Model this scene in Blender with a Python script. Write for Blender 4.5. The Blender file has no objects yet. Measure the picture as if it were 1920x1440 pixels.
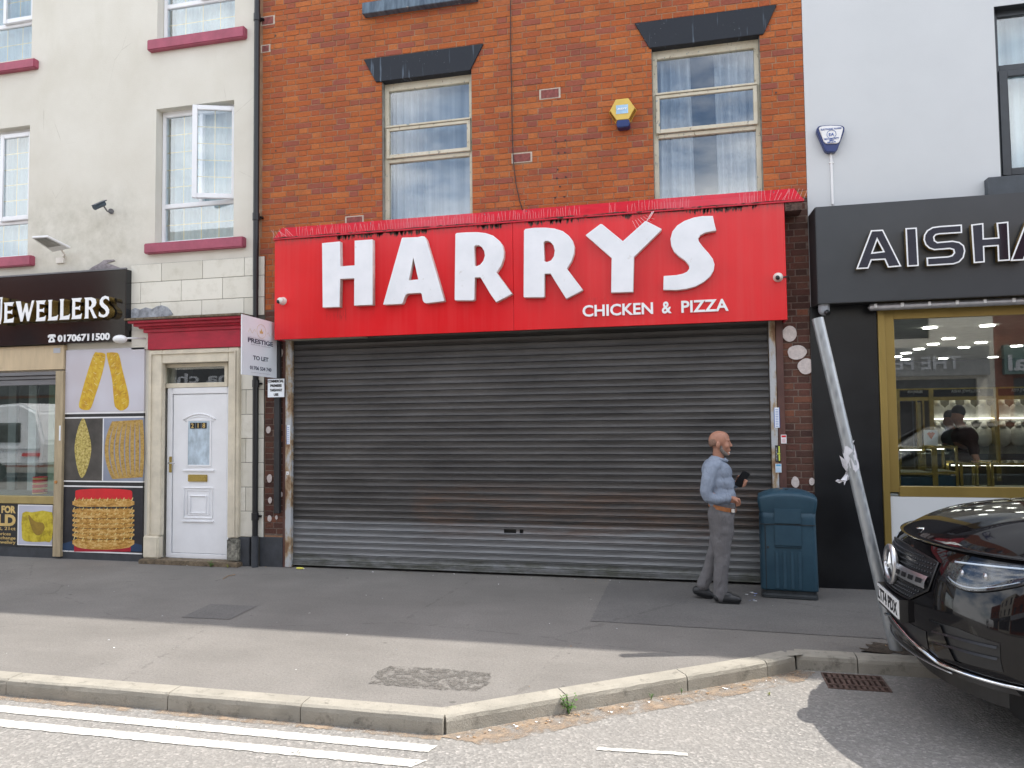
import bpy, bmesh, math, random
from mathutils import Vector, Matrix, Euler
random.seed(7)
R_ = math.radians
sc = bpy.context.scene
# ------------------------------------------------------------------ camera, world, sun
YAW, PIT, ROLL, FPX = R_(-13.40957575), R_(2.69500137), R_(-0.62807518), 1400.0
CAM = Vector((0, -8.4, 1.79))
fw = Vector((math.sin(YAW)*math.cos(PIT), math.cos(YAW)*math.cos(PIT), math.sin(PIT)))
r0 = Vector((math.cos(YAW), -math.sin(YAW), 0)); u0 = r0.cross(fw)
rt = math.cos(ROLL)*r0 + math.sin(ROLL)*u0
up = -math.sin(ROLL)*r0 + math.cos(ROLL)*u0
cd = bpy.data.cameras.new('camera'); cam = bpy.data.objects.new('camera', cd); sc.collection.objects.link(cam)
m = Matrix((rt, up, -fw)).transposed().to_4x4(); m.translation = CAM
cam.matrix_world = m
cd.sensor_fit = 'HORIZONTAL'; cd.sensor_width = 36; cd.lens = FPX/1920*36; cd.clip_start = .05; cd.clip_end = 3000
sc.camera = cam
sc.render.resolution_x = 1024; sc.render.resolution_y = 768
SUN = Vector((.60, .276, 1.0)).normalized()            # towards the sun, behind the row and to the right
el = math.asin(SUN.z); az = math.atan2(SUN.x, SUN.y)
w = bpy.data.worlds.new('World'); sc.world = w; w.use_nodes = True
nt = w.node_tree; nt.nodes.clear()
sky = nt.nodes.new('ShaderNodeTexSky'); sky.sky_type = 'NISHITA'; sky.sun_disc = False
sky.sun_elevation = el; sky.sun_rotation = az; sky.dust_density = 2.0; sky.air_density = 1.0
tc = nt.nodes.new('ShaderNodeTexCoord'); mp = nt.nodes.new('ShaderNodeMapping'); mp.inputs['Scale'].default_value = (1.2, 1.2, 3.0)
nz = nt.nodes.new('ShaderNodeTexNoise'); nz.inputs['Scale'].default_value = 2.1; nz.inputs['Detail'].default_value = 7; nz.inputs['Roughness'].default_value = .58
cr = nt.nodes.new('ShaderNodeValToRGB'); cr.color_ramp.elements[0].position = .40; cr.color_ramp.elements[1].position = .60
mx = nt.nodes.new('ShaderNodeMix'); mx.data_type = 'RGBA'; mx.inputs[7].default_value = (9.6, 9.7, 9.9, 1)
bg = nt.nodes.new('ShaderNodeBackground'); bg.inputs['Strength'].default_value = .15
wo = nt.nodes.new('ShaderNodeOutputWorld')
nt.links.new(tc.outputs['Generated'], mp.inputs['Vector']); nt.links.new(mp.outputs[0], nz.inputs['Vector'])
nt.links.new(nz.outputs[0], cr.inputs[0]); nt.links.new(cr.outputs[0], mx.inputs[0]); nt.links.new(sky.outputs[0], mx.inputs[6])
nt.links.new(mx.outputs[2], bg.inputs[0]); nt.links.new(bg.outputs[0], wo.inputs[0])
sd = bpy.data.lights.new('sun', 'SUN'); sd.energy = 3.5; sd.angle = R_(.53); sd.color = (1, .95, .87)
so = bpy.data.objects.new('sun', sd); sc.collection.objects.link(so)
so.rotation_euler = SUN.to_track_quat('Z', 'Y').to_euler()
vs = sc.view_settings; vs.view_transform = 'Standard'; vs.look = 'None'; vs.exposure = 0.95; vs.gamma = 1; vs.use_curve_mapping = False

# ------------------------------------------------------------------ helpers
def P(px, py, Y=0.0):
    d = fw + rt*((px-960)/FPX) - up*((py-720)/FPX)
    return CAM + d*((Y-CAM.y)/d.y)
def G(px, py, z=0.0):
    d = fw + rt*((px-960)/FPX) - up*((py-720)/FPX)
    return CAM + d*((z-CAM.z)/d.z)
def rect(px0, py0, px1, py1, Y=0.0):
    a, b = P(px0, py0, Y), P(px1, py1, Y)
    return min(a.x, b.x), max(a.x, b.x), min(a.z, b.z), max(a.z, b.z)
def wloc(o):
    v = Vector((0, 0, 0))
    while o: v += o.location; o = o.parent
    return v
def tag(o, label=None, cat=None, group=None, kind=None):
    if label: o['label'] = label
    if cat: o['category'] = cat
    if group: o['group'] = group
    if kind: o['kind'] = kind
    return o
def thing(name, label, cat, loc=(0, 0, 0), rotz=0, group=None):
    o = bpy.data.objects.new(name, None); sc.collection.objects.link(o)
    o.empty_display_size = .1; o.location = loc; o.rotation_euler = (0, 0, rotz)
    return tag(o, label, cat, group)
def link_mesh(name, me, m, parent=None, local=False, smooth=False):
    o = bpy.data.objects.new(name, me); sc.collection.objects.link(o)
    if m is not None:
        me.materials.clear()
        for q in (m if isinstance(m, (list, tuple)) else [m]): me.materials.append(q)
    if parent is not None:
        if not local: me.transform(Matrix.Translation(-wloc(parent)))
        o.parent = parent
    if smooth:
        for p in me.polygons: p.use_smooth = True
    return o
class MB:
    def __init__(s): s.v = []; s.f = []; s.m = []; s.cur = 0
    def add(s, vs, fs):
        n = len(s.v); s.v += [tuple(v) for v in vs]
        for f in fs: s.f.append([n+i for i in f]); s.m.append(s.cur)
        return s
    def box(s, x0, x1, y0, y1, z0, z1):
        if x0 > x1: x0, x1 = x1, x0
        if y0 > y1: y0, y1 = y1, y0
        if z0 > z1: z0, z1 = z1, z0
        return s.add([(x0,y0,z0),(x1,y0,z0),(x1,y1,z0),(x0,y1,z0),(x0,y0,z1),(x1,y0,z1),(x1,y1,z1),(x0,y1,z1)],
              [(0,1,5,4),(1,2,6,5),(2,3,7,6),(3,0,4,7),(4,5,6,7),(3,2,1,0)])
    def obox(s, c, sx, sy, sz, rot):
        c = Vector(c); M = rot if isinstance(rot, Matrix) else Euler(rot).to_matrix()
        vs = [c + M @ Vector((a*sx/2, b*sy/2, d*sz/2)) for d in (-1, 1) for a, b in ((-1,-1),(1,-1),(1,1),(-1,1))]
        return s.add(vs, [(0,1,5,4),(1,2,6,5),(2,3,7,6),(3,0,4,7),(4,5,6,7),(3,2,1,0)])
    def quad(s, a, b, c, d): return s.add([a, b, c, d], [(0,1,2,3)])
    def prism(s, poly, y0, y1):            # polygon in x,z (counter-clockwise seen from -Y), y0 is the front
        n = len(poly)
        vs = [(x, y0, z) for x, z in poly] + [(x, y1, z) for x, z in poly]
        return s.add(vs, [tuple(range(n)), tuple(range(2*n-1, n-1, -1))] + [(i, n+i, n+(i+1) % n, (i+1) % n) for i in range(n)])
    def cyl(s, p0, p1, ra, rb=None, n=16, cap=True):
        p0, p1 = Vector(p0), Vector(p1); rb = ra if rb is None else rb
        d = (p1-p0).normalized(); a = d.orthogonal().normalized(); b = d.cross(a)
        vs = []
        for p, r in ((p0, ra), (p1, rb)):
            for i in range(n):
                t = 2*math.pi*i/n; vs.append(p + (a*math.cos(t)+b*math.sin(t))*r)
        fs = [(i, (i+1) % n, n+(i+1) % n, n+i) for i in range(n)]
        if cap: fs += [tuple(range(n-1, -1, -1)), tuple(range(n, 2*n))]
        return s.add(vs, fs)
    def tube(s, pts, r, n=10):
        pts = [Vector(p) for p in pts]; rs = r if isinstance(r, (list, tuple)) else [r]*len(pts)
        prev = None; vs = []
        for i, p in enumerate(pts):
            d = (pts[min(i+1, len(pts)-1)] - pts[max(i-1, 0)]).normalized()
            a = d.orthogonal().normalized() if prev is None else (prev - d*prev.dot(d)).normalized()
            prev = a; b = d.cross(a)
            for k in range(n):
                t = 2*math.pi*k/n; vs.append(p + (a*math.cos(t)+b*math.sin(t))*rs[i])
        fs = []
        for i in range(len(pts)-1):
            for k in range(n): fs.append((i*n+k, i*n+(k+1) % n, (i+1)*n+(k+1) % n, (i+1)*n+k))
        fs += [tuple(range(n-1, -1, -1)), tuple(range((len(pts)-1)*n, len(pts)*n))]
        return s.add(vs, fs)
    def sphere(s, c, r, n=16, k=10, M=None):
        c = Vector(c); r = Vector((r, r, r)) if isinstance(r, (int, float)) else Vector(r)
        vs = []; fs = []
        for i in range(k+1):
            th = math.pi*i/k
            for j in range(n):
                ph = 2*math.pi*j/n
                q = Vector((r.x*math.sin(th)*math.cos(ph), r.y*math.sin(th)*math.sin(ph), r.z*math.cos(th)))
                vs.append(c + (M @ q if M else q))
        for i in range(k):
            for j in range(n):
                a, b, cc, d = i*n+j, i*n+(j+1) % n, (i+1)*n+(j+1) % n, (i+1)*n+j
                if i == 0: fs.append((a, d, cc))
                elif i == k-1: fs.append((a, d, b))
                else: fs.append((a, d, cc, b))
        return s.add(vs, fs)
    def grid(s, fn, nu, nv):               # fn(u,v) u,v in 0..1
        vs = [fn(i/nu, j/nv) for j in range(nv+1) for i in range(nu+1)]
        return s.add(vs, [(j*(nu+1)+i, j*(nu+1)+i+1, (j+1)*(nu+1)+i+1, (j+1)*(nu+1)+i) for j in range(nv) for i in range(nu)])
    def build(s, name, m, parent=None, local=False, smooth=False, bevel=0, seg=2):
        me = bpy.data.meshes.new(name); me.from_pydata(s.v, [], s.f); me.update()
        me.polygons.foreach_set('material_index', s.m)
        if bevel or smooth:
            bm = bmesh.new(); bm.from_mesh(me); bmesh.ops.remove_doubles(bm, verts=bm.verts, dist=1e-5)
            bmesh.ops.recalc_face_normals(bm, faces=bm.faces)
            if bevel:
                ed = [e for e in bm.edges if len(e.link_faces) == 2 and e.calc_face_angle(0) > .35]
                bmesh.ops.bevel(bm, geom=ed, offset=bevel, segments=seg, affect='EDGES', clamp_overlap=True)
            bm.to_mesh(me); bm.free()
        o = link_mesh(name, me, m, parent, local, smooth)
        if smooth and not bevel:
            try: me.shade_auto_smooth_angle
            except Exception: pass
        return o
def fromcurve(cu, name, y, depth, m, parent, local=False):
    o = bpy.data.objects.new('tmp', cu); sc.collection.objects.link(o)
    dg = bpy.context.evaluated_depsgraph_get(); dg.update()
    me = bpy.data.meshes.new_from_object(o.evaluated_get(dg)); me.name = name
    sc.collection.objects.unlink(o); bpy.data.objects.remove(o); bpy.data.curves.remove(cu)
    return me
def shape(name, polys, yf, depth, m, parent=None, offset=0, bevel=0, local=False):
    """flat outline (x,z points, holes allowed) standing proud: front at yf, thickness depth going into +Y"""
    cu = bpy.data.curves.new(name, 'CURVE'); cu.dimensions = '2D'; cu.fill_mode = 'BOTH'
    for pl in polys:
        sp = cu.splines.new('POLY'); sp.points.add(len(pl)-1)
        for i, (x, z) in enumerate(pl): sp.points[i].co = (x, z, 0, 1)
        sp.use_cyclic_u = True
    cu.extrude = max(depth/2-bevel, 0); cu.bevel_depth = bevel; cu.offset = offset - bevel
    me = fromcurve(cu, name, yf, depth, m, parent)
    me.transform(Matrix.Translation((0, yf+depth/2, 0)) @ Matrix.Rotation(math.pi/2, 4, 'X'))
    return link_mesh(name, me, m, parent, local)
def smoothpoly(pts, n=4):
    out = []; N = len(pts)
    for i in range(N):
        a, b, c, d = [Vector(pts[(i+k) % N]) for k in (-1, 0, 1, 2)]
        for k in range(n):
            t = k/n
            out.append(tuple(.5*((2*b)+(c-a)*t+(2*a-5*b+4*c-d)*t*t+(3*b-a-3*c+d)*t**3)))
    return out
def text(name, s, box, yf, depth, m, parent=None, bold=0.0, split=False, flip=False, local=False, shear=0):
    x0, x1, z0, z1 = box
    cu = bpy.data.curves.new(name, 'FONT'); cu.body = s; cu.extrude = .01; cu.offset = bold; cu.resolution_u = 3; cu.shear = shear
    me = fromcurve(cu, name, yf, depth, m, parent)
    xs = [v.co.x for v in me.vertices]; ys = [v.co.y for v in me.vertices]
    a, b, c, d = min(xs), max(xs), min(ys), max(ys)
    for v in me.vertices:
        u = (v.co.x-a)/(b-a); u = 1-u if flip else u
        v.co = (x0+u*(x1-x0), yf + (depth if v.co.z < 0 else 0), z0+(v.co.y-c)/(d-c)*(z1-z0))
    if not split: return link_mesh(name, me, m, parent, local)
    bm = bmesh.new(); bm.from_mesh(me); bmesh.ops.remove_doubles(bm, verts=bm.verts, dist=1e-6)
    seen = set(); out = []
    bm.verts.ensure_lookup_table()
    for v in bm.verts:
        if v in seen: continue
        st = [v]; comp = set([v])
        while st:
            q = st.pop()
            for e in q.link_edges:
                o = e.other_vert(q)
                if o not in comp: comp.add(o); st.append(o)
        seen |= comp; idx = {}; vv = []
        for q in comp: idx[q] = len(vv); vv.append(tuple(q.co))
        ff = [[idx[q] for q in f.verts] for f in bm.faces if f.verts[0] in comp]
        mb = MB(); mb.add(vv, ff); out.append(mb.build('letter', m, parent, local))
    bm.free(); return out
def dup(root, loc, **kw):
    r = root.copy(); sc.collection.objects.link(r); r.location = loc
    for k, v in kw.items(): r[k] = v
    for ch in root.children:
        c = ch.copy(); sc.collection.objects.link(c); c.parent = r
        for g in ch.children:
            d = g.copy(); sc.collection.objects.link(d); d.parent = c
    return r
def slab(mb, x0, x1, z0, z1, holes, yf, yb, sides=True):
    """wall front with rectangular holes and their reveals"""
    xs = sorted(set([x0, x1]+[min(max(h[i], x0), x1) for h in holes for i in (0, 1)]))
    zs = sorted(set([z0, z1]+[min(max(h[i], z0), z1) for h in holes for i in (2, 3)]))
    for i in range(len(xs)-1):
        for j in range(len(zs)-1):
            cx, cz = (xs[i]+xs[i+1])/2, (zs[j]+zs[j+1])/2
            if any(h[0] < cx < h[1] and h[2] < cz < h[3] for h in holes): continue
            mb.quad((xs[i], yf, zs[j]), (xs[i+1], yf, zs[j]), (xs[i+1], yf, zs[j+1]), (xs[i], yf, zs[j+1]))
    for a, b, c, d in holes:
        mb.quad((a, yf, c), (a, yf, d), (a, yb, d), (a, yb, c)); mb.quad((b, yf, c), (b, yb, c), (b, yb, d), (b, yf, d))
        mb.quad((a, yf, d), (b, yf, d), (b, yb, d), (a, yb, d)); mb.quad((a, yf, c), (a, yb, c), (b, yb, c), (b, yf, c))
    if sides:
        mb.quad((x0, yf, z0), (x0, yf, z1), (x0, yb, z1), (x0, yb, z0)); mb.quad((x1, yf, z0), (x1, yb, z0), (x1, yb, z1), (x1, yf, z1))
        mb.quad((x0, yf, z1), (x1, yf, z1), (x1, yb, z1), (x0, yb, z1))
    return mb

# ------------------------------------------------------------------ materials
def srgb(r, g, b):
    f = lambda c: (c/255/12.92 if c/255 <= .04045 else ((c/255+.055)/1.055)**2.4)
    return (f(r), f(g), f(b))
class N:
    def __init__(s, name):
        s.mat = bpy.data.materials.new(name); s.mat.use_nodes = True; s.t = s.mat.node_tree
        s.b = s.t.nodes['Principled BSDF']; s.out = s.t.nodes['Material Output']
        s.geo = s.t.nodes.new('ShaderNodeNewGeometry'); s.pos = s.geo.outputs['Position']
    def n(s, t, **kw):
        x = s.t.nodes.new(t)
        for k, v in kw.items(): setattr(x, k, v)
        return x
    def l(s, a, b): s.t.links.new(a, b)
    def map(s, scale=(1, 1, 1), loc=(0, 0, 0), rot=(0, 0, 0)):
        q = s.n('ShaderNodeMapping'); q.inputs['Scale'].default_value = scale; q.inputs['Location'].default_value = loc; q.inputs['Rotation'].default_value = rot
        s.l(s.pos, q.inputs[0]); return q.outputs[0]
    def noise(s, scale, detail=4, rough=.6, vec=None, dist=0):
        q = s.n('ShaderNodeTexNoise'); q.inputs['Scale'].default_value = scale; q.inputs['Detail'].default_value = detail
        q.inputs['Roughness'].default_value = rough; q.inputs['Distortion'].default_value = dist
        s.l(vec or s.pos, q.inputs['Vector']); return q.outputs['Fac']
    def voro(s, scale, vec=None, out='Distance', feat='F1'):
        q = s.n('ShaderNodeTexVoronoi'); q.inputs['Scale'].default_value = scale; q.feature = feat
        s.l(vec or s.pos, q.inputs['Vector']); return q.outputs[out]
    def ramp(s, fac, stops, const=False):
        q = s.n('ShaderNodeValToRGB'); e = q.color_ramp.elements
        if const: q.color_ramp.interpolation = 'CONSTANT'
        while len(e) < len(stops): e.new(.5)
        for i, (p, c) in enumerate(stops):
            e[i].position = p; e[i].color = (*c, 1) if isinstance(c, (tuple, list)) else (c, c, c, 1)
        s.l(fac, q.inputs[0]); return q.outputs[0]
    def mix(s, fac, a, b, mode='MIX'):
        q = s.n('ShaderNodeMix'); q.data_type = 'RGBA'; q.blend_type = mode
        for i, v in ((0, fac), (6, a), (7, b)):
            if isinstance(v, (int, float)): q.inputs[i].default_value = v
            elif isinstance(v, (tuple, list)): q.inputs[i].default_value = (*v, 1) if len(v) == 3 else v
            else: s.l(v, q.inputs[i])
        return q.outputs[2]
    def math(s, op, a, b=0.0, clamp=False):
        q = s.n('ShaderNodeMath'); q.operation = op; q.use_clamp = clamp
        for i, v in ((0, a), (1, b)):
            if isinstance(v, (int, float)): q.inputs[i].default_value = v
            else: s.l(v, q.inputs[i])
        return q.outputs[0]
    def sep(s, vec=None):
        q = s.n('ShaderNodeSeparateXYZ'); s.l(vec or s.pos, q.inputs[0]); return q.outputs
    def box(s, x0, x1, z0, z1, soft=.02):          # soft mask for a world x,z rectangle
        o = s.sep(); r = None
        for k, a, b in ((0, x0, x1), (2, z0, z1)):
            for v, lo, hi in ((o[k], a-soft, a+soft), (o[k], b+soft, b-soft)):
                q = s.n('ShaderNodeMapRange'); q.interpolation_type = 'SMOOTHSTEP'; q.inputs[1].default_value = lo; q.inputs[2].default_value = hi
                s.l(v, q.inputs[0]); r = q.outputs[0] if r is None else s.math('MULTIPLY', r, q.outputs[0])
        return r
    def bump(s, h, strength=.3, dist=.01):
        q = s.n('ShaderNodeBump'); q.inputs['Strength'].default_value = strength; q.inputs['Distance'].default_value = dist
        s.l(h, q.inputs['Height']); s.l(q.outputs[0], s.b.inputs['Normal']); return s
    def set(s, col=None, rough=None, metal=None, spec=None, coat=None):
        for k, v in (('Base Color', col), ('Roughness', rough), ('Metallic', metal), ('Specular IOR Level', spec), ('Coat Weight', coat)):
            if v is None: continue
            if isinstance(v, (tuple, list)): s.b.inputs[k].default_value = (*v, 1)
            elif isinstance(v, (int, float)): s.b.inputs[k].default_value = v
            else: s.l(v, s.b.inputs[k])
        return s
def simple(name, col, rough=.5, metal=0, var=.12, scale=9, bump=0, bscale=60, spec=.5, coat=0, dirt=None, dcol=(.05, .045, .035), stretch=None):
    s = N(name); vec = s.map(stretch) if stretch else None
    c2 = tuple(x*(1-var*1.6) for x in col); c1 = tuple(min(x*(1+var), 1) for x in col)
    c = s.ramp(s.noise(scale, 5, .65, vec), [(.3, c2), (.7, c1)])
    if dirt: c = s.mix(s.ramp(s.noise(scale*.7, 8, .72, vec), [(dirt, 0.0), (min(dirt+.12, 1), 1.0)]), c, dcol)
    s.set(c, rough, metal, spec, coat)
    if bump: s.bump(s.noise(bscale, 4, .6, vec), bump, .01)
    return s.mat
M = {}
# brick: colour differs from one brick to the next (object random + island random), surface pitted
def brickmat(name, ramp, dirt):
    s = N(name); oi = s.n('ShaderNodeObjectInfo')
    f = s.math('FRACT', s.math('ADD', oi.outputs['Random'], s.geo.outputs['Random Per Island']))
    c = s.ramp(f, ramp)
    n1 = s.noise(38, 6, .7); n2 = s.noise(2.2, 4, .6)
    c = s.mix(s.math('MULTIPLY', s.ramp(n1, [(.35, 1.0), (.62, 0.0)]), .35), c, tuple(x*.45 for x in ramp[0][1]))
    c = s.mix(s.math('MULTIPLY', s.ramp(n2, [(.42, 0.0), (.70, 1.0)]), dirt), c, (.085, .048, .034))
    c = s.mix(s.math('MULTIPLY', s.ramp(s.noise(90, 3), [(.66, 0.0), (.72, 1.0)]), .25), c, (.62, .42, .3))
    s.set(c, .88, 0, .25); s.bump(s.math('ADD', s.noise(55, 5, .7), s.math('MULTIPLY', s.noise(14, 2), .6)), .55, .012)
    return s.mat
BR = [(0.0, (.31, .090, .060)), (.08, (.33, .098, .060)), (.2, (.40, .104, .040)), (.45, (.435, .114, .034)), (.75, (.47, .134, .038)), (.93, (.52, .165, .050)), (1.0, (.40, .12, .05))]
M['brick'] = brickmat('orange_red_brick', BR, .22)
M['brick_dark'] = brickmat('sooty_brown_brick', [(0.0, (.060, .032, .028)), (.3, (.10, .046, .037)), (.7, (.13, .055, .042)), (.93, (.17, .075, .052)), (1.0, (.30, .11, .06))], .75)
M['brick_purple'] = simple('purple_red_brick', (.24, .07, .06), .85, var=.3, scale=20, bump=.3)
s = N('mortar'); s.set(s.ramp(s.noise(7, 6, .7), [(.3, (.24, .125, .070)), (.55, (.33, .195, .12)), (.8, (.46, .34, .24))]), .95, 0, .2); s.bump(s.noise(120, 3), .5, .006); M['mortar'] = s.mat
M['mortar_pale'] = simple('pale_mortar', (.52, .44, .36), .9, var=.15, scale=30)
M['mortar_dark'] = simple('dark_mortar', (.17, .125, .10), .9, var=.3, scale=20)
s = N('cream_render')
c = s.ramp(s.noise(1.3, 6, .62), [(.3, (.63, .60, .52)), (.7, (.70, .675, .60))])
c = s.mix(s.math('MULTIPLY', s.ramp(s.noise(.9, 8, .7, s.map((1.6, 1, .55))), [(.55, 0.0), (.80, 1.0)]), .4), c, (.54, .51, .41))
gx = rect(60, 395, 225, 500)
g = s.math('MULTIPLY', s.box(gx[0]-.2, gx[1]+.3, gx[2]-.1, gx[3]+.1, .35), s.ramp(s.noise(4.2, 8, .75), [(.38, 0.0), (.7, 1.0)]))
c = s.mix(s.math('MULTIPLY', g, .42), c, (.27, .255, .18))
hair = s.voro(1.15, s.map((1, 1, .6), (3.3, 0, 1.7)), 'Distance', 'DISTANCE_TO_EDGE')
c = s.mix(s.math('MULTIPLY', s.math('MULTIPLY', s.math('LESS_THAN', s.math('ADD', hair, s.math('MULTIPLY', s.noise(9, 4), .012)), .0085), s.ramp(s.noise(.8, 2), [(.56, 0.0), (.6, 1.0)])), .35), c, (.38, .35, .28))
s.set(c, .82, 0, .3); s.bump(s.noise(55, 5, .6), .22, .01); M['cream'] = s.mat
s = N('white_render'); c = s.ramp(s.noise(.8, 6, .6), [(.3, (.56, .58, .59)), (.7, (.61, .63, .64))])
s.set(c, .8, 0, .3); s.bump(s.noise(90, 4), .15, .006); M['white_render'] = s.mat
s = N('pale_stone_block'); oi = s.n('ShaderNodeObjectInfo')
c = s.ramp(oi.outputs['Random'], [(0.0, (.63, .605, .52)), (1.0, (.74, .715, .63))])
c = s.mix(s.math('MULTIPLY', s.ramp(s.noise(5, 7, .7), [(.5, 0.0), (.75, 1.0)]), .45), c, (.40, .37, .27))
s.set(c, .6, 0, .4); s.bump(s.noise(60, 4), .12, .006); M['stone'] = s.mat
M['stone_gap'] = simple('dark_joint', (.10, .095, .08), .9)
M['grey_cement'] = simple('grey_cement', (.27, .27, .24), .9, var=.25, scale=12, bump=.4)
M['crimson'] = simple('faded_crimson_paint', (.36, .075, .12), .55, var=.14, scale=6, dirt=.66, dcol=(.17, .11, .06), bump=.15)
M['crimson_bright'] = simple('crimson_gloss_paint', (.42, .010, .035), .4, var=.15, scale=5, dirt=.70, dcol=(.16, .06, .035), stretch=(1, 1, 2))
M['mossy'] = simple('mossy_ledge', (.17, .13, .085), .9, var=.4, scale=22, bump=.5)
M['upvc'] = simple('white_upvc', (.82, .83, .85), .28, var=.03, scale=4)
M['upvc_line'] = simple('grey_seal', (.20, .21, .23), .6)
M['gold_bar'] = simple('brass_glazing_strip', (.66, .52, .22), .35, .3, var=.1)
M['cream_paint'] = simple('old_cream_paint', (.66, .60, .475), .55, var=.10, scale=5, dirt=.69, dcol=(.22, .18, .12), bump=.12)
s = N('peeling_cream_paint')
c = s.ramp(s.noise(6, 5), [(.3, (.54, .49, .37)), (.7, (.64, .60, .49))])
pk = s.ramp(s.noise(24, 8, .75, s.map((1, 1, .55))), [(.59, 0.0), (.615, 1.0)])
c = s.mix(pk, c, s.ramp(s.noise(16, 2), [(.42, (.16, .25, .30)), (.55, (.26, .20, .14))]))
s.set(c, .7, 0, .3); s.bump(pk, .4, .004); M['peel'] = s.mat
s = N('black_lintel_paint')
z_ = s.noise(3.2, 4, .6, s.map((6, 1, .35)))
c = s.mix(s.math('MULTIPLY', s.ramp(z_, [(.60, 0.0), (.70, 1.0)]), .55), (.018, .022, .03), (.23, .30, .38))
c = s.mix(s.ramp(s.noise(70, 2), [(.755, 0.0), (.77, 1.0)]), c, (.7, .7, .7))
s.set(c, .6, 0, .3); s.bump(s.noise(40, 4), .2, .006); M['lintel'] = s.mat
s = N('blue_grey_sill_paint'); c = s.ramp(s.noise(4, 4, .6, s.map((5, 1, 1))), [(.35, (.045, .075, .11)), (.65, (.13, .185, .24))])
c = s.mix(s.ramp(s.noise(7, 7, .7), [(.63, 0.0), (.65, 1.0)]), c, (.55, .5, .42)); s.set(c, .5); M['sill_blue'] = s.mat
# fascia red: sun-bleached gloss panel with runs of bird dirt and soot from its top edge
s = N('red_fascia_panel')
zt = P(514, 449, -.25).z
o = s.sep()
mr = s.n('ShaderNodeMapRange'); mr.inputs[1].default_value = zt-.10; mr.inputs[2].default_value = zt-.005; s.l(o[2], mr.inputs[0])
run = s.noise(5, 7, .75, s.map((9, 1, .8)))
d = s.math('MULTIPLY', s.ramp(run, [(.42, 0.0), (.6, 1.0)]), s.ramp(mr.outputs[0], [(0.0, 0.0), (.45, .25), (1.0, 1.0)]))
c = s.ramp(s.noise(1.1, 4, .5, s.map((1, 1, .7))), [(.35, (.62, .006, .011)), (.65, (.72, .012, .018))])
streak = s.ramp(s.noise(2.2, 6, .6, s.map((7, 1, .25))), [(.45, 0.0), (.75, 1.0)])
c = s.mix(s.math('MULTIPLY', streak, .14), c, (.75, .13, .12))
c = s.mix(s.math('MULTIPLY', d, .8), c, (.12, .055, .045))
for bx in ((612, 578, 650, 600, .5), (700, 575, 706, 590, .5), (1100, 560, 1160, 572, .35), (1165, 432, 1240, 440, .2)):
    q = rect(bx[0], bx[1], bx[2], bx[3], -.25)
    c = s.mix(s.math('MULTIPLY', s.math('MULTIPLY', s.box(*q, .03), s.ramp(s.noise(6, 6, .8, s.map((12, 1, 1))), [(.5, 0.0), (.62, 1.0)])), bx[4]), c, (.07, .02, .02))
s.set(c, s.ramp(s.noise(3, 4), [(.3, .16), (.7, .26)]), 0, .5); M['red'] = s.mat
M['red_flash'] = simple('red_flashing', (.58, .012, .035), .38, var=.08, scale=8, dirt=.72, dcol=(.25, .10, .09))
s = N('white_acrylic'); c = s.ramp(s.noise(4, 5), [(.3, (.74, .76, .79)), (.7, (.84, .85, .88))])
c = s.mix(s.ramp(s.noise(9, 8, .7), [(.62, 0.0), (.74, .7)]), c, (.45, .42, .38)); s.set(c, .30, 0, .5); M['acrylic'] = s.mat
M['acrylic_edge'] = simple('yellowed_acrylic_edge', (.66, .61, .57), .45, var=.12, scale=14, dirt=.7, dcol=(.16, .13, .1))
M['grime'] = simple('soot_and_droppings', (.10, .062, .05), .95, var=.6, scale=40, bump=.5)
M['soffit'] = simple('beige_soffit', (.42, .38, .31), .7, var=.15, scale=8)
# shutter slats: galvanised steel, dusty brown bands, rust along some laps, cleaner lower part
s = N('shutter_steel'); o = s.sep()
base = s.ramp(s.noise(1.8, 5, .6, s.map((.5, 1, 2.5))), [(.3, (.050, .048, .047)), (.7, (.098, .093, .089))])
zz = s.n('ShaderNodeMapRange'); zz.inputs[1].default_value = P(960, 985).z-.02; zz.inputs[2].default_value = P(960, 985).z+.02; s.l(o[2], zz.inputs[0])
low = s.ramp(s.noise(1.2, 5, .6, s.map((.6, 1, 3))), [(.3, (.155, .160, .165)), (.7, (.225, .23, .235))])
c = s.mix(zz.outputs[0], low, base)
br = s.math('MULTIPLY', s.box(-3.2, 1.0, .42, 1.0, .12), s.ramp(s.noise(1.4, 7, .7, s.map((.8, 1, 6))), [(.42, 0.0), (.62, 1.0)]))
c = s.mix(s.math('MULTIPLY', br, .7), c, (.125, .078, .055))
ru = s.ramp(s.noise(3.5, 8, .75, s.map((1.2, 1, 14))), [(.66, 0.0), (.72, 1.0)])
c = s.mix(s.math('MULTIPLY', ru, s.ramp(s.noise(.9, 2), [(.45, 0.0), (.6, .8)])), c, (.26, .085, .03))
sl = s.math('MULTIPLY', s.box(-6, 2, -.1, .16, .05), s.ramp(s.noise(3, 8, .75, s.map((1, 1, 3))), [(.40, 0.0), (.6, 1.0)]))
c = s.mix(s.math('MULTIPLY', sl, .7), c, (.055, .06, .035))
c = s.mix(s.ramp(s.noise(60, 3, .6, s.map((1, 1, 1.5))), [(.70, 0.0), (.78, .5)]), c, (.42, .42, .40))
s.set(c, s.ramp(s.noise(9, 4), [(.3, .38), (.7, .55)]), .35, .4); s.bump(s.math('ADD', s.noise(30, 4, .6, s.map((.4, 1, 1))), s.math('MULTIPLY', s.noise(1.6, 3, .6, s.map((1, 1, 8))), 6.0)), .22, .010); M['shutter'] = s.mat
M['shutter_dark'] = simple('dark_shutter_housing', (.03, .03, .033), .7)  # plain dark finish of the shutter head box
s = N('rusty_painted_steel')
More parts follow.
